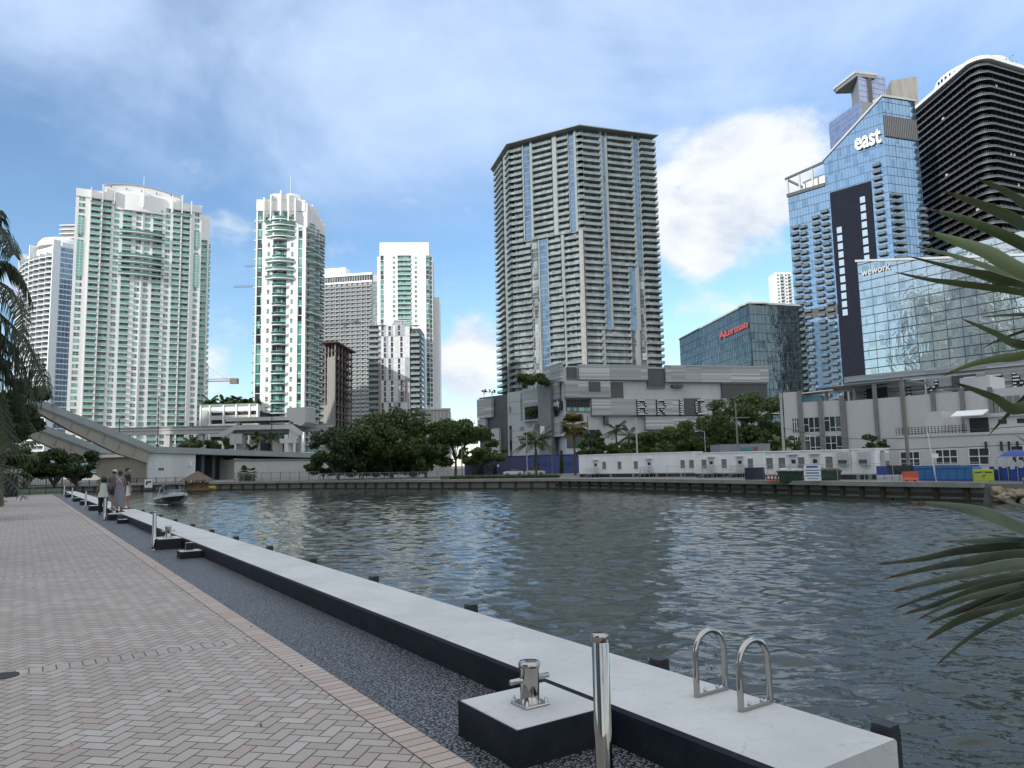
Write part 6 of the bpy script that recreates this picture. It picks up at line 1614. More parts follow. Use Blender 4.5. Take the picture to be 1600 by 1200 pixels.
for i,(x,yt,rp,lab) in enumerate(((928,672,24,'dark leafy tree behind the left end of the longest trailer'),(1010,672,26,'rounded tree behind the middle of the longest trailer'),(1052,664,38,'feathery tree just below the bulb letter C'),
      (1098,650,40,'wide feathery tree hiding the end of the bulb letters'),(1150,626,46,'tall light green feathery tree rising before the podium end'),(1192,606,38,'tallest feathery tree of the right group, next to the low grey building'),(1205,668,32,'dense green tree over the small grey shed'),(970,690,22,'low dark tree behind the trailer doors'),(1128,676,40,'bushy tree behind the joint of the two trailers'),(1078,684,30,'low bushy tree over the right end of the longest trailer'),(1170,655,36,'dense feathery tree in the middle of the right group'))):
    tr(lab,x,yt,740,rp,138+ (i*7)%22,leaff if i not in (0,1,7) else leafm,30+i,6500,.34,42,.58,.40,.25,limbs=6)
tr('dark shrub tree in front of the low grey building, beside the right utility pole',1368,680,735,20,100,leafm,51,2500,.24,24,.6,.38,.12)
tr('small leafy tree beside the left utility pole',1240,680,735,16,112,leaff,52,2000,.26,20,.55,.4,.12)
for i,(x,yt,rp,Y) in enumerate(((40,696,44,108),(85,700,42,112),(120,708,30,118),(12,690,40,100))):
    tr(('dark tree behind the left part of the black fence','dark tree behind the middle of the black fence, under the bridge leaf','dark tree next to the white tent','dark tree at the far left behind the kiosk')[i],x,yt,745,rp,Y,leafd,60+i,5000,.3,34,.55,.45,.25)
tr('round dark shrub under the transit guideway',312,676,700,26,240,leafm,71,3000,.5,22,.55,.45,.3)
tr('dark shrub in front of the transit guideway, left of the station',345,684,702,18,225,leafm,72,2500,.5,20,.55,.45,.3)
# palms
palmy=leaf_mat('yellowing_palm_leaves',(.08,.085,.03),(.30,.26,.11))
fanpalm('tall fan palm with yellowing leaves before the corner of the shopping centre',bt(899,742,150),at(899,664,150).z-FZ,3.1,1,palmy,None,.2,60,'fan_palm')
palm('feather palm in front of the notice board of the shopping centre',bt(838,742,165),at(838,690,165).z-FZ,30,5.4,2,trunk=.22,ll=1.4,lw=.2)
palm('feather palm behind the longest trailer, below the letter B',bt(965,742,150),at(965,672,150).z-FZ,16,3.2,3,trunk=.18,ll=1.,lw=.14)
palm('slender feather palm right of the one below the letter B',bt(985,742,148),at(985,682,148).z-FZ,16,3.4,4,trunk=.18,ll=1.,lw=.14)
palm('feather palm at the foot of the left utility pole',bt(1222,742,108),at(1222,694,108).z-FZ,14,2.0,5,trunk=.14,ll=.8,lw=.12)
for i,(x,y,lab) in enumerate(((328,626,'leftmost of the palms on the garage roof'),(350,630,'second palm from the left on the garage roof'),(367,625,'third palm from the left on the garage roof'),(383,632,'palm on the garage roof closest to the slim white tower'),(395,634,'last small palm on the garage roof, touching the slim white tower'))):
    p=at(x,y,298); zr=GAR[2]; palm(lab,(p.x,p.y,zr-2),p.z-zr+2,18,4.2,20+i,group='palms on the garage roof',trunk=.3,ll=1.6,lw=.35,up=1.)
for i,(x,y,lab) in enumerate(((297,690,'palm left of the round shrub under the guideway'),(402,684,'palm under the left stair of the station'),(425,684,'palm under the right part of the station'),(393,702,'small palm in front of the station wall'))):
    p=at(x,y,228); palm(lab,(p.x,p.y,FZ),p.z-FZ,14,2.6,40+i,group='palms around the station',trunk=.2,ll=1.2,lw=.3)
fanpalm('bushy low fan palm in front of the pale ramp wall',bt(386,748,158),1.6,2.3,7,palmm,None,.2,40)
for i,(x,lab) in enumerate(((838,'slim cypress standing against the blue wall, left of the other'),(878,'slim cypress standing against the blue wall beside the tall fan palm'))):
    t=thing('cypress',lab,'tree',bt(x,742,170),0,'slim cypresses by the blue wall'); h=at(x,703,170).z-FZ; b=MB(); b.tube([(0,0,0),(0,0,h*.9)],[.1,.03],bark,6); b.build('trunk',t)
    c=MB(); rr=random.Random(i); leaves(c,leafm,[(Vector((0,0,.5+k*h/14)),.55*(1-.5*k/14)) for k in range(13)],1400,.16,rr); c.build('crown',t)
# planting on the podium terraces
def planting(lab,x0,x1,y0,y1,Y,n,seed,mat):
    a,b_=at(x0,y1,Y),at(x1,y0,Y); rr=random.Random(seed); t=thing('terrace_plants',lab,'plants',(a.x,a.y,a.z-.2)); b=MB(); L=b_.x-a.x; H=b_.z-a.z
    cl=[(Vector((rr.uniform(.06,.94)*L,rr.uniform(-.6,1.),rr.uniform(.2,.85)*H)),rr.uniform(.18,.32)*H) for _ in range(26)]
    leaves(b,mat,cl,n,.34,rr); b.build('leaves',t)
    s=MB()
    for i in range(9): s.tube([(L*(i+.5)/9,0,0),(L*(i+.5)/9+.3,0,H*.6)],.08,bark,5)
    s.build('stems',t)
planting('green roof planting on the stepped wing in front of the grey tower',808,858,581,607,204,6500,1,leaff)
planting('planting inside the terrace opening of the stepped wing',823,847,634,654,211,2000,2,leafm)
for i,(x,lab) in enumerate(((756,'small thin tree on the roof edge at the left of the dark wing'),(769,'small thin tree on the roof of the dark wing, right of the other'))):
    p=at(x,622,232); tree('roof_tree',lab,(p.x,p.y+2,p.z),3.4,1.0,.9,2.3,leafm,300,.22,9,.06,i,'small trees on the dark wing',3)
t=thing('hedge','low clipped hedge along the far bank in front of the parked cars','hedge',bt(780,744,140)); b=MB(); rr=random.Random(8); a,c=Vector(bt(690,744,136)),Vector(bt(872,744,128)); cl=[(a.lerp(c,i/70)-Vector(t.location)+Vector((0,0,.25)),.45) for i in range(71)]; leaves(b,leaff,cl,7000,.16,rr); b.build('foliage',t)
# ------------------------------------------------------------------ things on the far bank
blue1=M('slate_blue_wall',(.060,.066,.15),.8,var=.12,scale=.2,streak=True); blue2=M('bright_blue_wall',(.055,.085,.24),.8,var=.12,scale=.2,streak=True)
P0,P1=v2(at(726,740,187)),v2(at(908,740,180)); t=thing('blue_building','long low building painted two shades of blue behind the parked cars','building',(*P0,FZ)); F_,L=frame(P0,P1); zt=at(770,714,185).z
b=MB(); b.M=F_; b.box(0,.57*L,0,14,FZ,zt,blue1); b.box(.57*L,L,.05,14,FZ,zt+.1,blue2); b.build('wall',t,True)
b=MB(); b.M=F_; b.box(-.1,.57*L-.01,-.12,.3,zt,zt+.18,blue1); b.box(.57*L,L,-.1,.3,zt+.1,zt+.25,blue2); b.build('coping',t,True)
for x0,x1,h in ((.07,.17,2.6),(.25,.285,2.4)): b=MB(); b.M=F_; b.box(x0*L,x1*L,-.05,-.001,FZ,FZ+h,black); b.box(x0*L,x1*L,-.1,-.05,FZ+h,FZ+h+.12,blue1); b.build('door',t,True)
for x in (.63,.68,.73,.86,.9): b=MB(); b.M=F_; b.box(x*L,x*L+.9,-.06,-.001,zt-2.3,zt-1.5,blue1); b.build('window',t,True)
b=MB(); b.M=F_; b.box(.29*L,.305*L,-.15,-.01,FZ+1.9,FZ+2.5,white2); b.build('wall_notice',t,True)
def car(loc,rz,lab,suv=False):
    t=thing('parked_car',lab,'car',loc,rz,'cars parked by the blue building'); pm=M('white_car_paint',(.68,.69,.70),.25,var=.04); gl=M('car_glass',(.02,.025,.03),.08,var=.1)
    h=1.62 if suv else 1.42
    b=MB(); prof=[(-2.2,.28),(-2.25,.62),(-2.1,.85),(-1.2,.93),(-1.15,.95),(1.55,.98),(2.15,.9),(2.22,.5),(2.2,.28)]
    vs=[]
    for s,(w) in ((-1,.86),(1,.86)): vs+=[(p[0],s*w*(1-.03*(p[1]>.8)),p[1]) for p in prof]
    n=len(prof); b.add(vs,[(i,(i+1)%n,n+(i+1)%n,n+i) for i in range(n)]+[tuple(range(n-1,-1,-1)),tuple(range(n,2*n))],pm); b.build('body',t)
    top=[(-1.1,.94),(-.35,h-.06),(.9,h),(1.9 if suv else 1.55,.98)] ; b=MB(); vs=[]
    tp=[(-1.15,.94),(-.4,h-.05),(.2,h),(1.45 if suv else .95,h-.05),(2.05 if suv else 1.75,.96)]
    for s in (-1,1): vs+=[(p[0],s*(.82 if p[1]<1 else .66),p[1]) for p in tp]
    b.add(vs,[(i,i+1,6+i,5+i) for i in (1,2)]+[],pm); b.build('roof',t)
    b=MB(); b.add(vs,[(0,1,6,5),(3,4,9,8),(4,3,2,1,0),(5,6,7,8,9)],gl); b.build('glass',t)
    for x in (-1.4,1.35):
        for s in (-1,1):
            w=MB(); w.M=Matrix.Translation((x,s*.80,.33))@Matrix.Rotation(R(90),4,'X'); w.lathe([(0,-.1),(.33,-.1),(.33,.1),(0,.1)],black,16); o=w.build('wheel',t); 
            w=MB(); w.M=Matrix.Translation((x,s*.80,.33))@Matrix.Rotation(R(90),4,'X'); w.lathe([(0,-.11),(.19,-.11),(.19,.11),(0,.11)],steel,12); w.build('rim',o)
    for s in (-1,1):
        w=MB(); w.box(-2.27,-2.2,s*.6-.16,s*.6+.16,.62,.76,M('headlight',(.6,.6,.6),.1)); w.build('headlight',t)
        w=MB(); w.box(2.17,2.225,s*.66-.14,s*.66+.14,.65,.85,M('tail_light',(.3,.02,.02),.2)); w.build('tail_light',t)
car(bt(802,742,166),R(8),'white parked saloon car, the left of the two by the blue wall'); car(bt(836,741,167),R(175),'white parked car right of the saloon, before the cypress',True)
# site trailers
def trailer(x0,Y0,x1,Y1,yt,lab,doors,wins,endface=False,acs=(),dep=3.2):
    P0,P1=v2(at(x0,740,Y0)),v2(at(x1,740,Y1)); F_,L=frame(P0,P1); t=thing('site_trailer',lab,'trailer',(*P0,FZ),0,'white site office trailers'); zt=at(x0,yt,Y0).z; zb=FZ+.55
    wm=G('white_ribbed_siding'+str(x0)); sp=wm.n('ShaderNodeSeparateXYZ'); wm.lk(wm.coord('Position'),sp.inputs[0]); s=(X(wm.nt,sp.outputs[0])/.3).fract()
    wm.set(col=wm.mix(wm.noise(wm.coord('Position',scale=(1,1,.2)),.7,4).step(.3,.8),(.74,.75,.74),(.82,.83,.82)),rough=.5,nor=wm.bump(s.lt(.12),.5,.03)); wm=wm.m
    b=MB(); b.M=F_; b.box(0,L,0,dep,zb,zt,wm); b.build('body',t,True)
    b=MB(); b.M=F_; b.box(-.08,L+.08,-.1,dep+.08,zt,zt+.14,white2); b.box(-.03,L+.03,-.03,-.001,zb-.02,zb+.12,lgrey); b.build('roof',t,True)
    b=MB(); b.M=F_; b.box(.05,L-.05,.08,dep-.1,FZ,zb-.01,black); b.build('skirt',t,True)
    for i in range(max(2,int(L/4))):
        b=MB(); b.M=F_; x=(i+.5)*L/max(2,int(L/4)); b.box(x-.2,x+.2,-.02,.07,FZ,zb-.01,mgrey); b.build('support_block',t,True)
    for f in doors:
        b=MB(); b.M=F_; x=f*L; b.box(x,x+.95,-.05,-.001,zb+.15,zb+2.2,M('door_white',(.6,.61,.6),.5)); b.box(x+.25,x+.7,-.07,-.05,zb+1.3,zb+1.75,dark_in); b.box(x-.1,x+1.05,-.35,-.05,zb+2.3,zb+2.36,lgrey); o=b.build('door',t,True)
        b=MB(); b.M=F_; b.box(x+.82,x+.9,-.1,-.05,zb+1.05,zb+1.15,steel); b.build('handle',o,True)
        b=MB(); b.M=F_
        b.box(x-.3,x+1.3,-1.5,-.06,zb-.02,zb+.06,steel)
        for k in range(3): b.box(x-1.2+k*.3,x-.9+k*.3,-1.4,-.2,FZ+.02+k*.15,FZ+.08+k*.17,steel)
        for yy in (-1.5,-.3):
            for xx in (x-.3,x+.5,x+1.3): b.tube([(xx,yy,FZ),(xx,yy,zb+1.)],.025,steel,6)
            b.tube([(x-1.2,yy,FZ+.9),(x-.3,yy,zb+1.),(x+1.3,yy,zb+1.)],.025,steel,6); b.tube([(x-.3,yy,zb+.5),(x+1.3,yy,zb+.5)],.02,steel,6)
        b.build('entry_stair',t,True)
    for f in wins:
        b=MB(); b.M=F_; x=f*L; b.box(x,x+.75,-.03,-.001,zb+.75,zb+2.0,M('window_blind_grey',(.17,.17,.17),.5))
        for z in range(9): b.box(x+.04,x+.71,-.045,-.03,zb+.8+z*.13,zb+.86+z*.13,mgrey)
        for a,c,e,f2 in ((x-.05,x,.7,2.05),(x+.75,x+.8,.7,2.05),(x-.05,x+.8,.7,.75),(x-.05,x+.8,2.,2.05)): b.box(a,c,-.06,-.001,zb+e,zb+f2,white2)
        b.build('window',t,True)
    for f in acs:
        b=MB(); b.M=F_; x=f*L; b.box(x,x+1.1,-.55,-.001,zb+1.0,zb+2.5,lgrey,.03); b.box(x+.1,x+1.,-.57,-.55,zb+1.1,zb+1.6,dgrey); b.build('air_conditioner',t,True)
    if endface:
        Fe,_=frame(v2(F_@Vector((L,0,0))),v2(F_@Vector((L,dep,0)))); b=MB(); b.M=Fe; b.box(1.2,2.3,-.5,-.001,zb+.7,zb+2.3,lgrey,.03); b.box(1.3,2.2,-.52,-.5,zb+.8,zb+1.4,dgrey)
        for k in range(5): b.box(1.35+k*.2,1.45+k*.2,-.03,-.001,zt-.45,zt-.15,dgrey)
        b.build('air_conditioner',t,True)
    return t,F_,L
trailer(905,127,1084,113,712,'longest white trailer, at the left end of the row above the quay',(.14,.62),(.225,.365,.51,.9,.97))
trailer(1087,107,1194,101,709,'middle white trailer with stairs, between the longest one and the end one',(.2,.62),(.1,.4,.78))
trailer(1196,87,1331,81.5,707,'white trailer at the right end, beside the green skips and the blue containers',(.3,.55),(.02,.17,.4,.72),False,(.86,),3.4)
P0=v2(at(1331.5,740,81.4)); 
trailer(1331.5,81.4,1369,79.4,703,'short white trailer end with an air conditioner at the far right of the trailer row',(),(),True,(.38,),3.4)
# skips, cones, barrier, containers, fence
def skip(x,Y,lab,mat,w=2.6,h=1.15,top=None):
    t=thing('skip',lab,'skip',bt(x,748,Y),R(-25),'skips by the trailers'); b=MB()
    b.add([(-w/2+.3,-.8,0),(w/2-.3,-.8,0),(w/2-.3,.8,0),(-w/2+.3,.8,0),(-w/2,-.9,h),(w/2,-.9,h),(w/2,.9,h),(-w/2,.9,h)],[(0,3,2,1),(0,1,5,4),(1,2,6,5),(2,3,7,6),(3,0,4,7)],mat); b.build('bin',t)
    b=MB(); 
    for a,c,e,f in ((-w/2-.05,w/2+.05,-.97,-.88),(-w/2-.05,w/2+.05,.88,.97)): b.box(a,c,e,f,h-.1,h+.02,mat)
    for k in range(4): b.box(-w/2+.4+k*.6,-w/2+.5+k*.6,-.93,-.82,.2,h-.12,mat)
    b.build('rib',t)
    if top:
        b=MB(); rr=random.Random(3); 
        for _ in range(14): b.M=Matrix.Translation((rr.uniform(-w/2+.4,w/2-.4),rr.uniform(-.5,.5),h+rr.uniform(-.05,.15)))@Matrix.Rotation(rr.uniform(0,3),4,'Z')@Matrix.Rotation(rr.uniform(-.5,.5),4,'X'); b.box(-.35,.35,-.2,.2,-.1,.12,top,.05)
        b.build('debris_load',t,kind='stuff')
gk=M('skip_green',(.02,.055,.035),.6,var=.3,scale=2)
skip(1236,79,'green skip heaped with white debris, left of the white notice',gk,2.6,1.1,M('plaster_debris',(.6,.6,.58),.9)); skip(1296,77,'green skip right of the white notice, in front of the end trailer',gk,2.4,1.1,M('brown_debris',(.2,.15,.1),.9))
p=bt(1180,748,85); t=thing('navy_container','small navy blue box container below the middle trailer','container',p,R(-25)); b=MB(); b.box(-1,1,-.8,.8,0,1.5,M('navy_steel',(.02,.03,.05),.5),.04); b.build('body',t); b=MB()
for k in range(6): b.box(-.95+k*.36,-.85+k*.36,-.84,-.8,.1,1.4,MATS['navy_steel'])
b.build('rib',t)
for i in range(4):
    p=bt(1201+i*5.5,748,80.5-i*.4); t=thing('traffic_cone',('first orange cone from the left, before the trailers','second orange cone from the left, before the trailers','third orange cone from the left, before the trailers','orange cone closest to the green skip')[i],'cone',p,0,'orange traffic cones'); om=M('cone_orange',(.5,.12,.07),.6)
    b=MB(); b.box(-.2,.2,-.2,.2,0,.05,om,.02); b.build('base',t); b=MB(); b.lathe([(.16,.05),(.12,.35),(.04,.85),(0,.86)],om,10); b.build('cone_body',t); b=MB(); b.lathe([(.135,.33),(.095,.55)],white2,10); b.build('reflective_band',t)
t=thing('site_notice','white notice board with a blue header hung on the quay fence between the skips','sign',bt(1270,748,75.2),R(-28)); b=MB(); b.box(-.8,.8,-.03,0,.15,1.75,white2); b.build('board',t)
b=MB(); bl_=M('sign_blue',(.05,.12,.3),.5); b.box(-.55,.55,-.036,-.03,1.45,1.65,bl_)
for k,(w,h) in enumerate(((.7,.09),(.6,.13),(.72,.09),(.5,.07))): b.box(-w,w,-.036,-.03,1.2-k*.28-h/2,1.2-k*.28+h/2,bl_)
b.build('print',t)
om=M('barrier_orange',(.62,.09,.045),.5); t=thing('water_barrier','bright orange plastic road barrier on the quay','barrier',bt(1423,752,69),R(-28)); b=MB(); b.xprism([(-.28,0),(.28,0),(.24,.25),(.1,.45),(.08,1.0),(-.08,1.),(-.1,.45),(-.24,.25)],-.65,.65,om); b.build('body',t); b=MB(); b.box(-.45,-.2,-.3,-.2,.05,.2,black); b.box(.2,.45,-.3,-.2,.05,.2,black); b.build('fork_slot',t)
b1=M('royal_blue_tarp',(.02,.055,.26),.6,var=.2,scale=.7); b2=M('azure_steel',(.02,.15,.38),.45,var=.15,scale=.6)
P0,P1=v2(at(1370,745,77)),v2(at(1530,745,68.5)); F_,L=frame(P0,P1); t=thing('blue_hoarding','royal blue site hoarding behind the blue container at the right','fence',(*P0,FZ)); zt=at(1440,728,72).z
b=MB(); b.M=F_; b.box(0,L,0,.08,FZ,zt,b1); b.build('panel',t,True); b=MB(); b.M=F_
for k in range(9): b=MB(); b.M=F_; b.box(k*L/8-.05,k*L/8+.05,.081,.2,FZ,zt+.05,steel); b.build('post',t,True)
b=MB(); b.M=F_; b.box(L*.13,L*.38,-.12,-.01,FZ+.7,zt+.06,M('green_black_screen',(.02,.03,.03),.8)); b.build('screen',t,True)
P0,P1=v2(at(1432,752,70.3)),v2(at(1521,752,66.2)); F_,L=frame(P0,P1); t=thing('blue_container','long open topped azure container behind the quay fence','container',(*P0,FZ)); b=MB(); b.M=F_; b.box(0,L,0,1.8,FZ+.15,FZ+1.35,b2); b.build('body',t,True); b=MB(); b.M=F_; b.box(-.05,L+.05,-.1,-.001,FZ+1.25,FZ+1.42,b2); b.box(-.05,L+.05,-.1,-.001,FZ+.1,FZ+.25,b1)
for k in range(8): b.box(k*L/7-.05,k*L/7+.05,-.08,-.002,FZ+.25,FZ+1.24,b2)
b.build('rib',t,True)
ym=M('lime_yellow_paint',(.40,.48,.05),.5); t=thing('yellow_cabinet','lime yellow two door cabinet at the right end of the quay','cabinet',bt(1537,752,65.5),R(-28)); b=MB(); b.box(-.78,.78,-.4,.4,.05,1.1,ym,.03); b.build('body',t)
for s in (-1,1): b=MB(); b.box(s*.38-.34,s*.38+.34,-.43,-.401,.15,1.0,ym); b.box(s*.38-.25,s*.38+.25,-.44,-.43,.82,.92,black); o=b.build('door',t); b=MB(); b.box(s*.08-.02,s*.08+.02,-.47,-.43,.5,.62,black); b.build('handle',o)
t=thing('concrete_blocks','stack of grey concrete blocks left of the orange barrier','blocks',bt(1394,752,72),R(-28)); 
b=MB()
for i in range(4):
    for k in range(2): b.box(-1.3+i*.66,-.68+i*.66,-.3,.3,k*.33,k*.33+.31,lgrey,.02)
b.build('block_stack',t)
P0,P1=v2(at(1548,750,66)),v2(at(1640,750,61)); F_,L=frame(P0,P1); t=thing('blue_screen_fence','fence with royal blue screening and small white notices at the far right','fence',(*P0,FZ)); b=MB(); b.M=F_; b.box(0,L,0,.05,FZ+.1,FZ+1.35,b1); b.build('screen',t,True)
b=MB(); b.M=F_
for k in range(7): b=MB(); b.M=F_; b.tube([(k*L/6,-.05,FZ),(k*L/6,-.05,FZ+2.2)],.035,steel,6); b.build('post',t,True)
b=MB(); b.M=F_; b.tube([(0,-.05,FZ+2.15),(L,-.05,FZ+2.15)],.03,steel,6); b.build('top_rail',t,True)
for k in range(6): b=MB(); b.M=F_; b.box(.5+k*.75,.9+k*.75,-.08,-.055,FZ+1.1+.12*(k%2),FZ+1.9,lgrey); b.build('notice',t,True)
t=thing('blue_umbrella','blue site umbrella at the right edge behind the screened fence','umbrella',bt(1592,745,66)); b=MB(); b.lathe([(1.4,2.2),(1.,2.5),(.4,2.75),(0,2.82)],b1,10); b.build('canopy',t); b=MB(); b.tube([(0,0,0),(0,0,2.8)],.03,steel,6); b.build('pole',t)
# chain link fence above the right quay
pts=[Vector(BANK[5]).lerp(Vector(BANK[6]),.25),Vector(BANK[6]),Vector(BANK[7]),Vector(BANK[8])]; t=thing('chain_link_fence','thin chain link fence on top of the right hand quay','fence',(*pts[0],0)); off=Vector((.3,.5)); pm=MB(); rm=MB(); wm_=MB(); wire=M('fence_wire',(.35,.36,.36),.5,.6)
for a,c in zip(pts[:-1],pts[1:]):
    T,L=frame(a+off,c+off); n=max(2,int(L/3)); pm.M=rm.M=wm_.M=T
    for k in range(n): pm=MB(); pm.M=T; pm.tube([(k*L/n,0,-.55),(k*L/n,0,1.15)],.028,steel,6); pm.build('post',t,True)
    rm.tube([(0,0,1.13),(L,0,1.13)],.022,steel,6)
    m=int(L/.34)
    for k in range(m):
        for s in (0,1.6): wm_.tube([(k*.34,0,-.5+s),(min(L,k*.34+1.6),0,1.1-s)],.0035,wire,3,False)
rm.build('top_rail',t,True); wm_.build('wire_mesh',t,True)
# left bank fences
for (x0,Y0,x1,Y1,h,lab) in ((366,153,498,147,1.9,'thin metal fence along the foot of the pale ramp wall'),(500,147,700,130,1.5,'thin fence under the dark trees of the far bank'),(96,162,290,157,1.2,'dark railing along the bank in front of the drawbridge pier')):
    P0,P1=v2(at(x0,750,Y0)),v2(at(x1,750,Y1)); F_,L=frame(P0,P1); t=thing('bank_fence',lab,'fence',(*P0,FZ)); b=MB(); b.M=F_; n=int(L/2.2)
    for k in range(n+1): b=MB(); b.M=F_; b.box(k*L/n-.05,k*L/n+.05,-.05,.05,FZ,FZ+h,black if x0<300 else mgrey); b.build('post',t,True)
    b=MB(); b.M=F_
    for z in (.25,h-.1): b.box(0,L,-.03,.03,FZ+z,FZ+z+.06,black if x0<300 else mgrey)
    b.build('rail',t,True); b=MB(); b.M=F_
    for k in range(int(L/.35)): b.box(k*.35,k*.35+.03,-.015,.015,FZ+.25,FZ+h,black if x0<300 else mgrey)
    b.build('picket_panel',t,True)
t=thing('white_tent','white peaked tent roof behind the railing, left of the drawbridge pier','tent',bt(133,752,160),R(10)); t.scale=(.62,.62,.85); b=MB(); tm=M('tent_white',(.62,.60,.54),.7,var=.05)
b.add([(-4.5,-3,1.2),(4.5,-3,1.2),(4.5,3,1.2),(-4.5,3,1.2),(1.,0,3.6)],[(0,1,4),(1,2,4),(2,3,4),(3,0,4)],tm); b.build('canopy',t); b=MB()
for x in (-4.4,4.4):
    for y in (-2.9,2.9): b.tube([(x,y,0),(x,y,1.25)],.06,steel,6)
b.build('pole',t)
t=thing('channel_sign','small white sign with a dark arrow on the bank behind the boat','sign',(*at(232,757,153).xy,-1.4)); b=MB(); b.box(-.8,.8,-.05,0,0,1.7,white2); b.build('board',t); b=MB(); b.yprism([(-.5,.55),(-.2,.55),(-.2,1.),(.35,1.0),(.35,.75),(.6,1.15),(.35,1.5),(.35,1.3),(-.5,1.3)],-.07,-.051,black); b.build('arrow',t); b=MB(); b.box(-.06,.06,.01,.1,-1.5,1.2,black); b.build('post',t)
# thatched tiki boat
def tiki():
    p=gnd(308,768,WZ); t=thing('tiki_boat','round thatched tiki hut boat moored at the bank behind the motor boat','boat',(p.x,p.y,WZ)); th=M('dry_thatch',(.15,.115,.085),.95,var=.4,scale=3,bump=.6,bscale=12)
    b=MB(); b.lathe([(2.6,.1),(2.7,.5),(2.6,.62),(0,.62)],M('wood_deck',(.12,.08,.05),.8),18); b.build('deck',t)
    b=MB(); vs=[];n=40; rr=random.Random(1)
    prof=[(0,4.0),(.5,3.75),(1.4,3.2),(2.3,2.65),(3.,2.2)]
    b.lathe([(r_,z) for r_,z in prof[::-1]],th,24)
    for i in range(220):
        a=rr.uniform(0,6.283); r0=rr.uniform(.6,2.9); z0=4.05-.62*r0; l=rr.uniform(.4,.9); w=.08
        d=Vector((math.cos(a),math.sin(a),0)); s=Vector((-d.y,d.x,0))*w; q0=d*r0+Vector((0,0,z0+.06)); q1=d*(r0+l)+Vector((0,0,z0-l*.75+.05)); b.add([q0-s,q0+s,q1+s*.5,q1-s*.5],[(0,1,2,3)],th)
    b.build('thatched_roof',t)
    for k in range(8):
        a=k*math.pi/4; b=MB(); b.tube([(2.2*math.cos(a),2.2*math.sin(a),.6),(2.15*math.cos(a),2.15*math.sin(a),2.7)],.07,bark,6); b.build('post',t)
    b=MB(); b.lathe([(1.9,.62),(1.95,1.6),(2.1,1.65),(2.1,1.72),(1.5,1.72)],M('bamboo_bar',(.22,.15,.08),.7,var=.3,scale=4),18); b.build('bar_counter',t)
    b=MB(); 
    for k in range(26):
        a=rr.uniform(math.pi,2*math.pi); b.box(2.15*math.cos(a)-.1,2.15*math.cos(a)+.1,2.15*math.sin(a)-.1,2.15*math.sin(a)+.1,1.7,1.7+rr.uniform(.2,.7),(white2,bark,M('yellow_cloth',(.45,.33,.06),.8),mgrey)[k%4])
    b.build('bar_clutter',t,kind='stuff')
    for k in range(4):
        p=gnd(322+k*4,766.5,WZ); o=thing('yellow_float',('yellow float tied next to the tiki boat','second yellow float right of the tiki boat','third yellow float right of the tiki boat','yellow float farthest from the tiki boat')[k],'float',(p.x,p.y,WZ),0,'yellow floats by the tiki boat'); b=MB(); b.M=Matrix.Translation((0,0,.45)); b.lathe([(0,-.45),(.3,-.35),(.42,0),(.3,.35),(.1,.5),(0,.52)],MATS['yellow_cloth'],10); b.build('float_body',o); b=MB(); b.tube([(-.08,0,.9),(-.05,0,1.1),(.05,0,1.1),(.08,0,.9)],.02,black,5); b.build('lifting_eye',o)
tiki()
# poles and wires
def pole(x,yt,yb,Y,lab,kind='wood',r=.16):
    b0=at(x,yb,Y); top=at(x,yt,Y).z; h=top-FZ; t=thing('utility_pole' if kind!='lamp' else 'street_lamp',lab,'pole' if kind!='lamp' else 'street lamp',(b0.x,b0.y,FZ),0,'poles along the far bank'); m=M('weathered_pole',(.22,.2,.17),.9,var=.2) if kind=='wood' else (M('pale_pole',(.4,.4,.38),.7) if kind!='lamp' else steel)
    b=MB(); b.tube([(0,0,0),(0,0,h*.5),(0,0,h)],[r,r*.9,r*.75],m,8); b.build('shaft',t)
    if kind!='lamp':
        if x in (1155,):
            b=MB(); b.box(-.9,2.2,-.06,.06,h-2.6,h-2.45,m); b.build('cross_arm',t)
        if x==1228:
            for s in (-1,1): b=MB(); b.lathe([(.0,h-3.9),(.3,h-3.85),(.3,h-2.7),(.1,h-2.5),(0,h-2.45)],lgrey,10,(s*.55,0)); b.build('transformer',t)
        if x==1420:
            b=MB(); b.tube([(0,0,h-5),(.9,-.3,h-3.6),(1.2,-.3,h-3)],.03,m,5); b.tube([(.2,0,h-4.6),(1.2,-.2,h-4)],.03,m,5); b.build('bracket',t)
    else:
        b=MB(); b.tube([(0,0,h-.1),(-.6,-.2,h+.1),(-1.3,-.4,h+.1)],.05,steel,6); b.build('arm',t); b=MB(); b.box(-1.7,-1.1,-.5,-.3,h,h+.14,lgrey,.03); b.build('lamp_head',t)
    return Vector((b0.x,b0.y,top))
U1=pole(1227,614,742,104,'pole with a grey transformer at the left corner of the low grey building','pale',.22); U2=pole(1421,590,745,78,'thick brown utility pole standing in front of the low annex','wood',.2)
pole(1155,628,742,118,'wooden pole with a cross arm in front of the feathery trees','wood',.15); pole(997,652,742,128,'pale pole right of the letter B above the longest trailer','pale',.16); pole(824,668,742,162,'thin pole in front of the blue building, left of the feather palm','pale',.13); pole(863,660,742,176,'dark thin pole before the corner of the shopping centre','wood',.1)
pole(921,650,742,150,'pole right of the tall fan palm','wood',.13); pole(1104,674,742,122,'street lamp behind the joint of the trailers','lamp',.08)
pole(714+8,692,742,150,'thin pole beside the flat topped tree trunk','wood',.12)
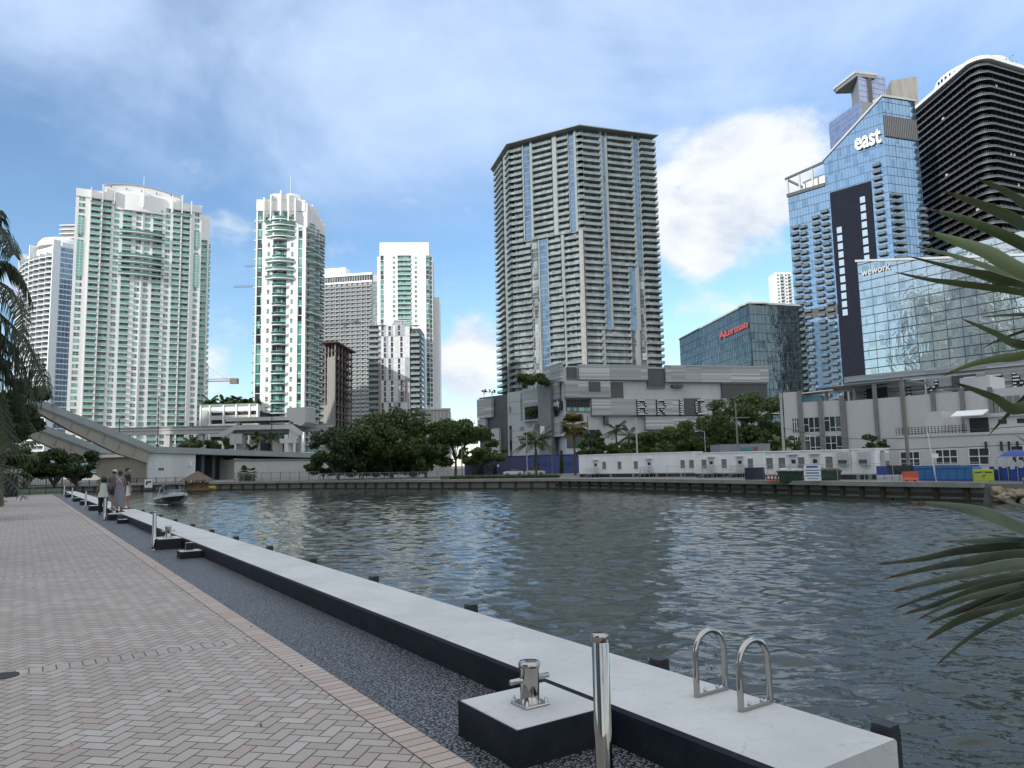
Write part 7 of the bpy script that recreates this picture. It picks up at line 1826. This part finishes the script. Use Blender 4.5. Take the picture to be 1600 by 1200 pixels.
for i,(dz,lab) in enumerate(((-5.2,'upper overhead wire between the two utility poles at the right'),(-6.4,'middle overhead wire between the two utility poles at the right'),(-6.0,'overhead wire running from the brown utility pole out of the right edge'),(-7.6,'lower overhead wire running from the brown utility pole out of the right edge'))):
    a=(U1+Vector((0,0,dz+.3))) if i<2 else U2+Vector((0,0,dz)); c=(U2+Vector((0,0,dz-1.2))) if i<2 else U2+Vector((30,-14,dz+ (3.2 if i==2 else 2.6)))
    w=MB(); w.tube([a.lerp(c,k/12)-Vector((0,0,1.0*math.sin(math.pi*k/12)*.7)) for k in range(13)],.035,black,5); tag(w.build('overhead_wire'),lab,'wire','overhead wires')
t=thing('lighting_mast','thin white leaning mast standing in the blue container area','mast',bt(1463,752,67)); b=MB(); b.tube([(0,0,0),(-.45,0,4.6)],.045,white2,6); b.build('shaft',t); b=MB(); b.box(-.2,.35,-.06,-.02,2.2,2.6,white2); b.build('small_sign',t)
t=thing('grey_shed','small grey shed with a turquoise and red sign behind the middle trailer','shed',bt(1168,742,122)); b=MB(); b.box(-4.3,4.,0,6,0,5.0,M('grey_shed_wall',(.24,.26,.29),.8)); b.build('wall',t); b=MB(); b.box(-.9,1.6,-.15,-.001,3.9,4.45,M('turquoise_sign',(.05,.25,.26),.5)); b.box(1.2,1.9,-.2,-.151,3.85,4.5,M('red_sign',(.4,.05,.05),.5)); b.build('sign',t)
for x in (-2.8,-1.2,.8,2.2): b=MB(); b.box(x,x+.6,-.06,-.001,2.2,3.2,dark_win); b.build('window',t)
# ------------------------------------------------------------------ plants close to the camera
def curve_pts(pts,n):
    out=[]; k=len(pts)
    for i in range(n+1):
        f=i/n*(k-1); j=min(k-2,int(f)); u=f-j; p0,p1,p2,p3=pts[max(0,j-1)],pts[j],pts[j+1],pts[min(k-1,j+2)]
        out.append(.5*((2*p1)+(p2-p0)*u+(2*p0-5*p1+4*p2-p3)*u*u+(3*p1-p0-3*p2+p3)*u**3))
    return out
def yblade(nm,c0,c1,c2):
    ym=G(nm); ac=ym.n('ShaderNodeAttribute'); ac.attribute_name='across'; av=X(ym.nt,ac.outputs['Fac']); co=ym.coord('Object'); rr_=X(ym.nt,ym.n('ShaderNodeObjectInfo').outputs['Random'])
    c=ym.mix(rr_,c0,c1); c=ym.mix((av*5.5+20.).fract().step(.0,.5)*.3,c,mul(c0,.7)); c=ym.mix(av.abs().step(.8,1.)*.7,c,c2); c=ym.mix(ym.noise(ym.coord('Object',scale=(2,2,2)),9,4).step(.35,.75)*.45,c,(.11,.13,.06)); c=ym.mix(ym.noise(co,38,3).step(.62,.75)*.3,c,(.14,.12,.06))
    ym.set(col=c,rough=.42,spec=.4,nor=ym.bump((av*5.5+20.).fract(),.25,.002)); return ym.m
def yucca():
    yu=yblade('yucca_blade_bright',(.06,.10,.033),(.15,.205,.075),(.22,.25,.13)); yl=yblade('yucca_blade_grey_green',(.022,.04,.024),(.075,.105,.07),(.20,.23,.18))  # upper blades lighter green, lower ones dark grey-green
    tipm=M('dry_blade_tip',(.16,.10,.05),.8,var=.3,scale=20)
    t=thing('yucca_plant','yucca with long pointed blades reaching in from the right edge, close to the camera','plant',(at(1790,1000,1.5).x,at(1790,1000,1.5).y,0))
    c1,c2=at(1790,500,1.5),at(1790,880,1.5); r=random.Random(3)
    b=MB(); b.tube([(c2.x,c2.y,-.02),(c2.x+.01,c2.y,c2.z*.6),(c2.x,c2.y,c2.z),(c1.x,c1.y+.02,(c1.z+c2.z)/2),(c1.x,c1.y,c1.z)],[.06,.05,.045,.04,.03],bark,10); b.build('stem',t,True)
    up=[([(1527,280),(1565,300),(1600,328)],19),([(1473,299),(1530,322),(1600,361)],23),([(1450,326),(1515,345),(1600,383)],21),([(1445,360),(1490,374),(1545,392),(1600,422)],27),([(1428,385),(1490,398),(1579,425)],12),
        ([(1415,400),(1495,424),(1560,440),(1600,444)],25),([(1398,425),(1450,437),(1500,444),(1600,458)],13),([(1536,495),(1600,492)],9),([(1502,498),(1550,519),(1600,541)],16),([(1473,588),(1515,570),(1560,560),(1600,555)],16),([(1490,598),(1550,621),(1600,638)],21)]
    lo=[([(1422,784),(1485,790),(1540,799),(1600,818)],26),([(1565,781),(1600,793)],9),([(1472,846),(1535,844),(1600,846)],15),([(1365,882),(1435,874),(1510,860),(1600,856)],16),([(1378,905),(1460,886),(1520,876),(1600,868)],20),([(1388,926),(1460,908),(1535,890),(1600,880)],20),
        ([(1392,954),(1450,932),(1520,912),(1600,896)],13),([(1408,961),(1472,942),(1535,920),(1600,908)],18),([(1447,975),(1510,951),(1600,922)],18),([(1445,1001),(1500,970),(1600,934)],21),([(1460,1042),(1520,992),(1600,952)],12),([(1430,970),(1500,938),(1600,915)],14),([(1500,960),(1600,940)],16),([(1520,885),(1600,872)],18)]
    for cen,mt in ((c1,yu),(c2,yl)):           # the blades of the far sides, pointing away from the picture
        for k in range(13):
            az=R(-75+k*14.5+r.uniform(-5,5)); el=R(r.uniform(-25,60)); d=Vector((math.cos(az)*math.cos(el),math.sin(az)*math.cos(el),math.sin(el))); sd=Vector((-math.sin(az),math.cos(az),0)); nr=sd.cross(d); ln=r.uniform(.4,.6); vs=[]; nn=12
            for i in range(nn):
                f=i/(nn-1); p=cen+d*ln*f-Vector((0,0,.1*f*f)); ww=.017*(.75+.35*min(1,f*3))*min(1,((1-f)*2.1)**.75+.02); vs+=[p-sd*ww-nr*ww*.3,p,p+sd*ww-nr*ww*.3]
            b=MB(); b.add(vs,[x for i in range(nn-1) for x in ((i*3,i*3+1,i*3+4,i*3+3),(i*3+1,i*3+2,i*3+5,i*3+4))],mt,True); o=b.build('blade',t,True); at_=o.data.attributes.new('across','FLOAT','POINT'); at_.data.foreach_set('value',[float(i%3-1) for i in range(len(vs))])
    for k,(l,cen) in enumerate([(x,c1) for x in up]+[(x,c2) for x in lo]):
        pts2,w=l; dep=r.uniform(1.42,1.75); dd=r.uniform(-.12,.3)
        P=[at(x,y,dep+dd*(1-i/(len(pts2)-1))) for i,(x,y) in enumerate(pts2)]+[(at(*pts2[-1],dep)*.45+cen*.55),cen]
        P=P[::-1]; cp=curve_pts(P,22); wid=w/FPX*dep*.5*.8; roll=r.uniform(-.9,.9); nn=len(cp); vs=[]
        vd=(cp[nn//2]-Vector((0,0,EYE))).normalized()
        for i,p in enumerate(cp):
            tn=(cp[min(nn-1,i+1)]-cp[max(0,i-1)]).normalized(); a=tn.cross(vd).normalized(); nrm=a.cross(tn).normalized()
            ro=roll+.5*math.sin(i/nn*3+k); a2=a*math.cos(ro)+nrm*math.sin(ro); n2=a2.cross(tn)
            f=i/(nn-1); ww=wid/max(.45,abs(math.cos(ro)))*(.75+.35*min(1,f*3))*min(1,((1-f)*2.1)**.75+.02)
            vs+=[p-a2*ww+n2*ww*.35,p,p+a2*ww+n2*ww*.35]
        b=MB(); nt=nn-2
        fs=[]; 
        for i in range(nn-1): fs+=[(i*3,i*3+1,i*3+4,i*3+3),(i*3+1,i*3+2,i*3+5,i*3+4)]
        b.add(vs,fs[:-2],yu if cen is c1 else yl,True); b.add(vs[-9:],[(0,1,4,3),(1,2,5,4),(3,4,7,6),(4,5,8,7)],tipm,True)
        o=b.build('blade',t,True); at_=o.data.attributes.new('across','FLOAT','POINT'); at_.data.foreach_set('value',[float(i%3-1) for i in range(len(o.data.vertices))])
yucca()
def leftpalm():
    Y=15.; cen=at(-75,455,Y); t=thing('coconut_palm','palm whose dark drooping fronds hang in from the left edge','palm',(cen.x,cen.y,0)); b=MB(); b.tube([(cen.x-.5,cen.y,0),(cen.x-.25,cen.y,cen.z*.5),(cen.x,cen.y,cen.z)],[.2,.16,.13],bark,10); b.build('trunk',t,True)
    pl=leaf_mat('dark_palm_leaflets',(.013,.024,.010),(.036,.058,.019),.5,.15); r=random.Random(9)  # dark green leaflets, darker than those of the other palms
    def fr(pp,dy,ll,hang,n=46):
        P=[cen]+[at(x,y,Y+dy*(i+1)/len(pp)) for i,(x,y) in enumerate(pp)]; cp=curve_pts(P,n); b=MB(); b.tube(cp[::3]+[cp[-1]],[.03*(1-.85*i/len(cp[::3])) for i in range(len(cp[::3])+1)],pl,5,False); vs=[];fs=[]
        for i in range(4,n):
            f=i/n; tn=(cp[i+1]-cp[i-1]).normalized(); sd=tn.cross(Vector((0,0,1))).normalized(); L=ll*(math.sin(math.pi*(.15+.75*f))**.6)
            for s in (1,-1):
                for q_ in range(2):
                    o=(sd*s*r.uniform(.5,.9)+tn*r.uniform(.4,.8)+Vector((0,0,-hang*r.uniform(.2,.6)))).normalized(); p=cp[i].lerp(cp[i-1],q_*.5); l2=L*r.uniform(.8,1.1)
                    m=p+o*l2*.5; tip=p+o*l2*.75+Vector((0,0,-hang*l2*.55)); w=tn*.017; k=len(vs); vs+=[p-w,p+w,m+w*1.3,m-w*1.3,tip]; fs+=[(k,k+1,k+2,k+3),(k+3,k+2,k+4)]
        b.add(vs,fs,pl); b.build('frond',t,True)
    fr([(-40,350),(-12,345),(12,372),(22,398)],-.5,.62,.8); fr([(-30,420),(0,408),(30,425),(50,470)],.6,.6,1.); fr([(-35,468),(5,495),(42,535),(62,575),(74,615)],-.4,.75,1.1); fr([(-40,380),(-15,330),(4,345)],1.,.5,.8)
    for pp,dy in (([(-160,380),(-240,420),(-290,520)],.5),([(-150,470),(-220,560),(-250,660)],-.6),([(-120,360),(-180,330),(-260,370)],-1.4),([(-110,400),(-130,380),(-150,420)],2.6),([(-95,420),(-100,440),(-110,520)],-2.4)): fr(pp,dy,.7,1.)
    fr([(-40,500),(-5,545),(22,590),(40,650)],.8,.8,1.1); fr([(-60,520),(-20,590),(4,650),(14,700)],-.8,.8,1.); fr([(-30,440),(8,445),(32,480),(36,530)],-1.2,.6,1.1); fr([(-45,500),(0,520),(30,560),(52,625)],.2,.8,1.1)
leftpalm()
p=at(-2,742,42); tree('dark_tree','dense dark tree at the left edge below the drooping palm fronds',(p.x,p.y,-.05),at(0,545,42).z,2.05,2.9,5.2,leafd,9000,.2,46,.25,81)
p=at(-30,742,30); palm('low dark palm at the left edge below the dense dark tree',(p.x,p.y,0),2.2,18,2.6,91,leafd,None,.12,.6,lw=.06)
# ------------------------------------------------------------------ added unseen towers behind the camera, sized to shade promenade and far bank
def backtower(i,x,y,w,d,h,wall,label):
    t=thing('added_shade_tower',label,'tower',(x,y,0)); b=MB(); b.box(-w/2,w/2,-d/2,d/2,-1,h,wall); b.box(-w*.3,w*.3,-d*.3,d*.3,h,h+7,wall); b.build('wall',t)
    g=MB(); s=MB(); n=int(h/3.4)
    for k in range(7): x0=-w/2+w*(k+.2)/7; g.box(x0,x0+w/7*.6,d/2+.001,d/2+.1,4,h-4,teal_win)
    for k in range(n): s.box(-w/2,w/2,d/2+.1,d/2+.9,3+k*3.4,3.5+k*3.4,wall)
    g.build('window_strip',t); s.build('balcony_slab',t,kind='stuff')
BT_=((-420,-150,66,218,white2,'added unseen white tower behind the camera, leftmost of the shading row'),(-352,-146,66,225,lgrey,'added unseen grey tower behind the camera, second from the left in the shading row'),(-284,-152,66,210,white,'added unseen white tower behind the camera, third from the left in the shading row'),(-216,-146,66,214,cream,'added unseen cream tower behind the camera, in the middle of the shading row'),
 (-148,-152,66,176,white2,'added unseen white tower behind the camera, second from the right in the shading row'),(-82,-148,64,160,lgrey,'added unseen grey tower behind the camera, rightmost of the shading row'))
for i,(x,y,w,h,wl,lab) in enumerate(BT_): backtower(i,x,y,w,34,h,wl,lab)
# added unseen towers up the river, placed to reflect in the mirrored office
for i,(x,y,h,wl,lab) in enumerate(((-282,176,128,white,'added unseen white tower for reflections, far outside the left edge, nearest the drawbridge'),(-330,164,124,white2,'added unseen cool white tower for reflections, far outside the left edge, farthest out'),(-288,104,104,white,'added unseen lower white tower for reflections, far outside the left edge'),(-186,158,132,white2,'added unseen tall white tower for reflections, outside the left edge, farther of two'),(-182,108,112,cream,'added unseen cream tower for reflections, outside the left edge, closest to the promenade'))):
    p0=Vector((x-11,y-19)); p1=Vector((x+11,y-19+13)); t=thing('added_reflection_tower',lab,'tower',(x,y,FZ)); rep=Rep(t); n=int(h/3.2)
    _,L9,wb=facade(t,rep,p0+Vector((-8,-4)),p1+Vector((8,5)),FZ,FZ+n*3.2,3.2,[('win',.04,.1),('balc',.14,.3),('win',.34,.42),('strip',.45,.55),('win',.58,.66),('balc',.7,.86),('win',.9,.96)],wl); wb.box(0,L9,1.8,22,FZ,FZ+n*3.2+4,wl); wb.build('wall',t,True); rep.emit(60,0)
# ------------------------------------------------------------------ sky, sun, camera
SUN_AZ,SUN_EL=R(44),R(19)          # direction the light travels, measured from +Y towards +X
W=bpy.data.worlds.new('World'); S.world=W; W.use_nodes=True; nt=W.node_tree; nt.nodes.clear()
class GW(G):
    def __init__(s): s.nt=nt
g=GW(); out=g.n('ShaderNodeOutputWorld'); bg=g.n('ShaderNodeBackground'); g.lk(bg.outputs[0],out.inputs[0])
sky=g.n('ShaderNodeTexSky'); sky.sky_type='NISHITA'; sky.sun_disc=False; sky.sun_elevation=SUN_EL; sky.sun_rotation=math.pi+SUN_AZ; sky.air_density=1.1; sky.dust_density=.15; sky.ozone_density=3.5; sky.altitude=400
tc=g.n('ShaderNodeTexCoord'); D=tc.outputs['Generated']; sp=g.n('ShaderNodeSeparateXYZ'); g.lk(D,sp.inputs[0]); dz=X(nt,sp.outputs[2])
den=(dz.max(.0)+.16); cx=g.n('ShaderNodeCombineXYZ'); g.lk(X(nt,sp.outputs[0])/den,cx.inputs[0]); g.lk(X(nt,sp.outputs[1])/den,cx.inputs[1]); P=cx.outputs[0]
blobs=[(1125,315,.135,.62),(1185,265,.10,.45),(1090,365,.07,.35),(1290,205,.06,.3),(735,560,.075,.42),(705,610,.08,.42),(745,520,.05,.3),(345,520,.06,.3),(335,590,.05,.34),(355,370,.06,.16),(545,408,.05,.4),(1095,490,.05,.36),(1180,480,.05,.25),(20,215,.07,.16),(15,470,.05,.22),(700,455,.03,.3)]
tot=None
for (bx,by,rad,st) in blobs:
    d=ray(bx,by).normalized(); vm=g.n('ShaderNodeVectorMath',operation='DOT_PRODUCT'); g.lk(D,vm.inputs[0]); vm.inputs[1].default_value=d
    v=X(nt,vm.outputs['Value']).step(math.cos(rad),math.cos(rad*.15))*st; tot=v if tot is None else tot+v
mp=g.n('ShaderNodeMapping'); g.lk(D,mp.inputs[0]); mp.inputs['Scale'].default_value=(1,1,1.7)
n1=g.noise(mp.outputs[0],7.,7,.6,.4); n2=g.noise(P,1.1,6,.6,.6); n3=g.noise(mp.outputs[0],2.2,5,.6,.5); n4=g.noise(mp.outputs[0],14.,6,.6,.2)
cum=(tot+(n1-.5)*1.2+(n4-.5)*.55).step(.2,.74)
veil=(dz.step(.24,.5)*.62+(n2-.5)*1.1+(n3-.5)*1.1).step(.02,.9)*.85
low=(1.-dz.step(.0,.14))*.3
over=(dz.step(.6,.78).max(0.)+X(nt,sp.outputs[1]).step(.1,-.25)*.75).min(1.)*(n2*1.3+.25).min(1.)  # added bright cloud overhead and behind the camera, lifts and neutralises ambient light
lit=g.mix((n1*.6+n4*.4).step(.36,.62),(3.2,3.6,4.2),(4.6,4.75,4.9))
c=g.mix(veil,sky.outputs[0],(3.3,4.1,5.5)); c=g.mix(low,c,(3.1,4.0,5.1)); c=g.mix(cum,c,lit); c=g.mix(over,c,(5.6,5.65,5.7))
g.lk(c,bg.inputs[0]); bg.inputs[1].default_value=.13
L_=bpy.data.lights.new('sun','SUN'); L_.energy=2.4; L_.angle=R(.6); L_.color=(1.,.96,.90); so=bpy.data.objects.new('sun',L_); COL.objects.link(so)
dirv=Vector((math.sin(SUN_AZ)*math.cos(SUN_EL),math.cos(SUN_AZ)*math.cos(SUN_EL),-math.sin(SUN_EL))); so.rotation_euler=dirv.to_track_quat('-Z','Y').to_euler(); so.location=(0,-50,200)
cam=bpy.data.cameras.new('camera'); cam.sensor_width=36; cam.lens=36*FPX/1600; cam.clip_start=.05; cam.clip_end=9000; co=bpy.data.objects.new('camera',cam); COL.objects.link(co)
co.matrix_world=Matrix.Translation((0,0,EYE))@Matrix((( _r.x,_u.x,-_f.x,0),(_r.y,_u.y,-_f.y,0),(_r.z,_u.z,-_f.z,0),(0,0,0,1))); S.camera=co
S.view_settings.view_transform='Standard'; S.view_settings.look='None'; S.view_settings.exposure=.72; S.view_settings.gamma=1
S.cycles.max_bounces=6; S.cycles.glossy_bounces=3; S.cycles.diffuse_bounces=3; S.cycles.transmission_bounces=3; S.cycles.caustics_reflective=False; S.cycles.caustics_refractive=False; S.cycles.use_denoising=True; S.cycles.sample_clamp_indirect=6
for o in S.objects:
    if '_o' in o.keys(): del o['_o']
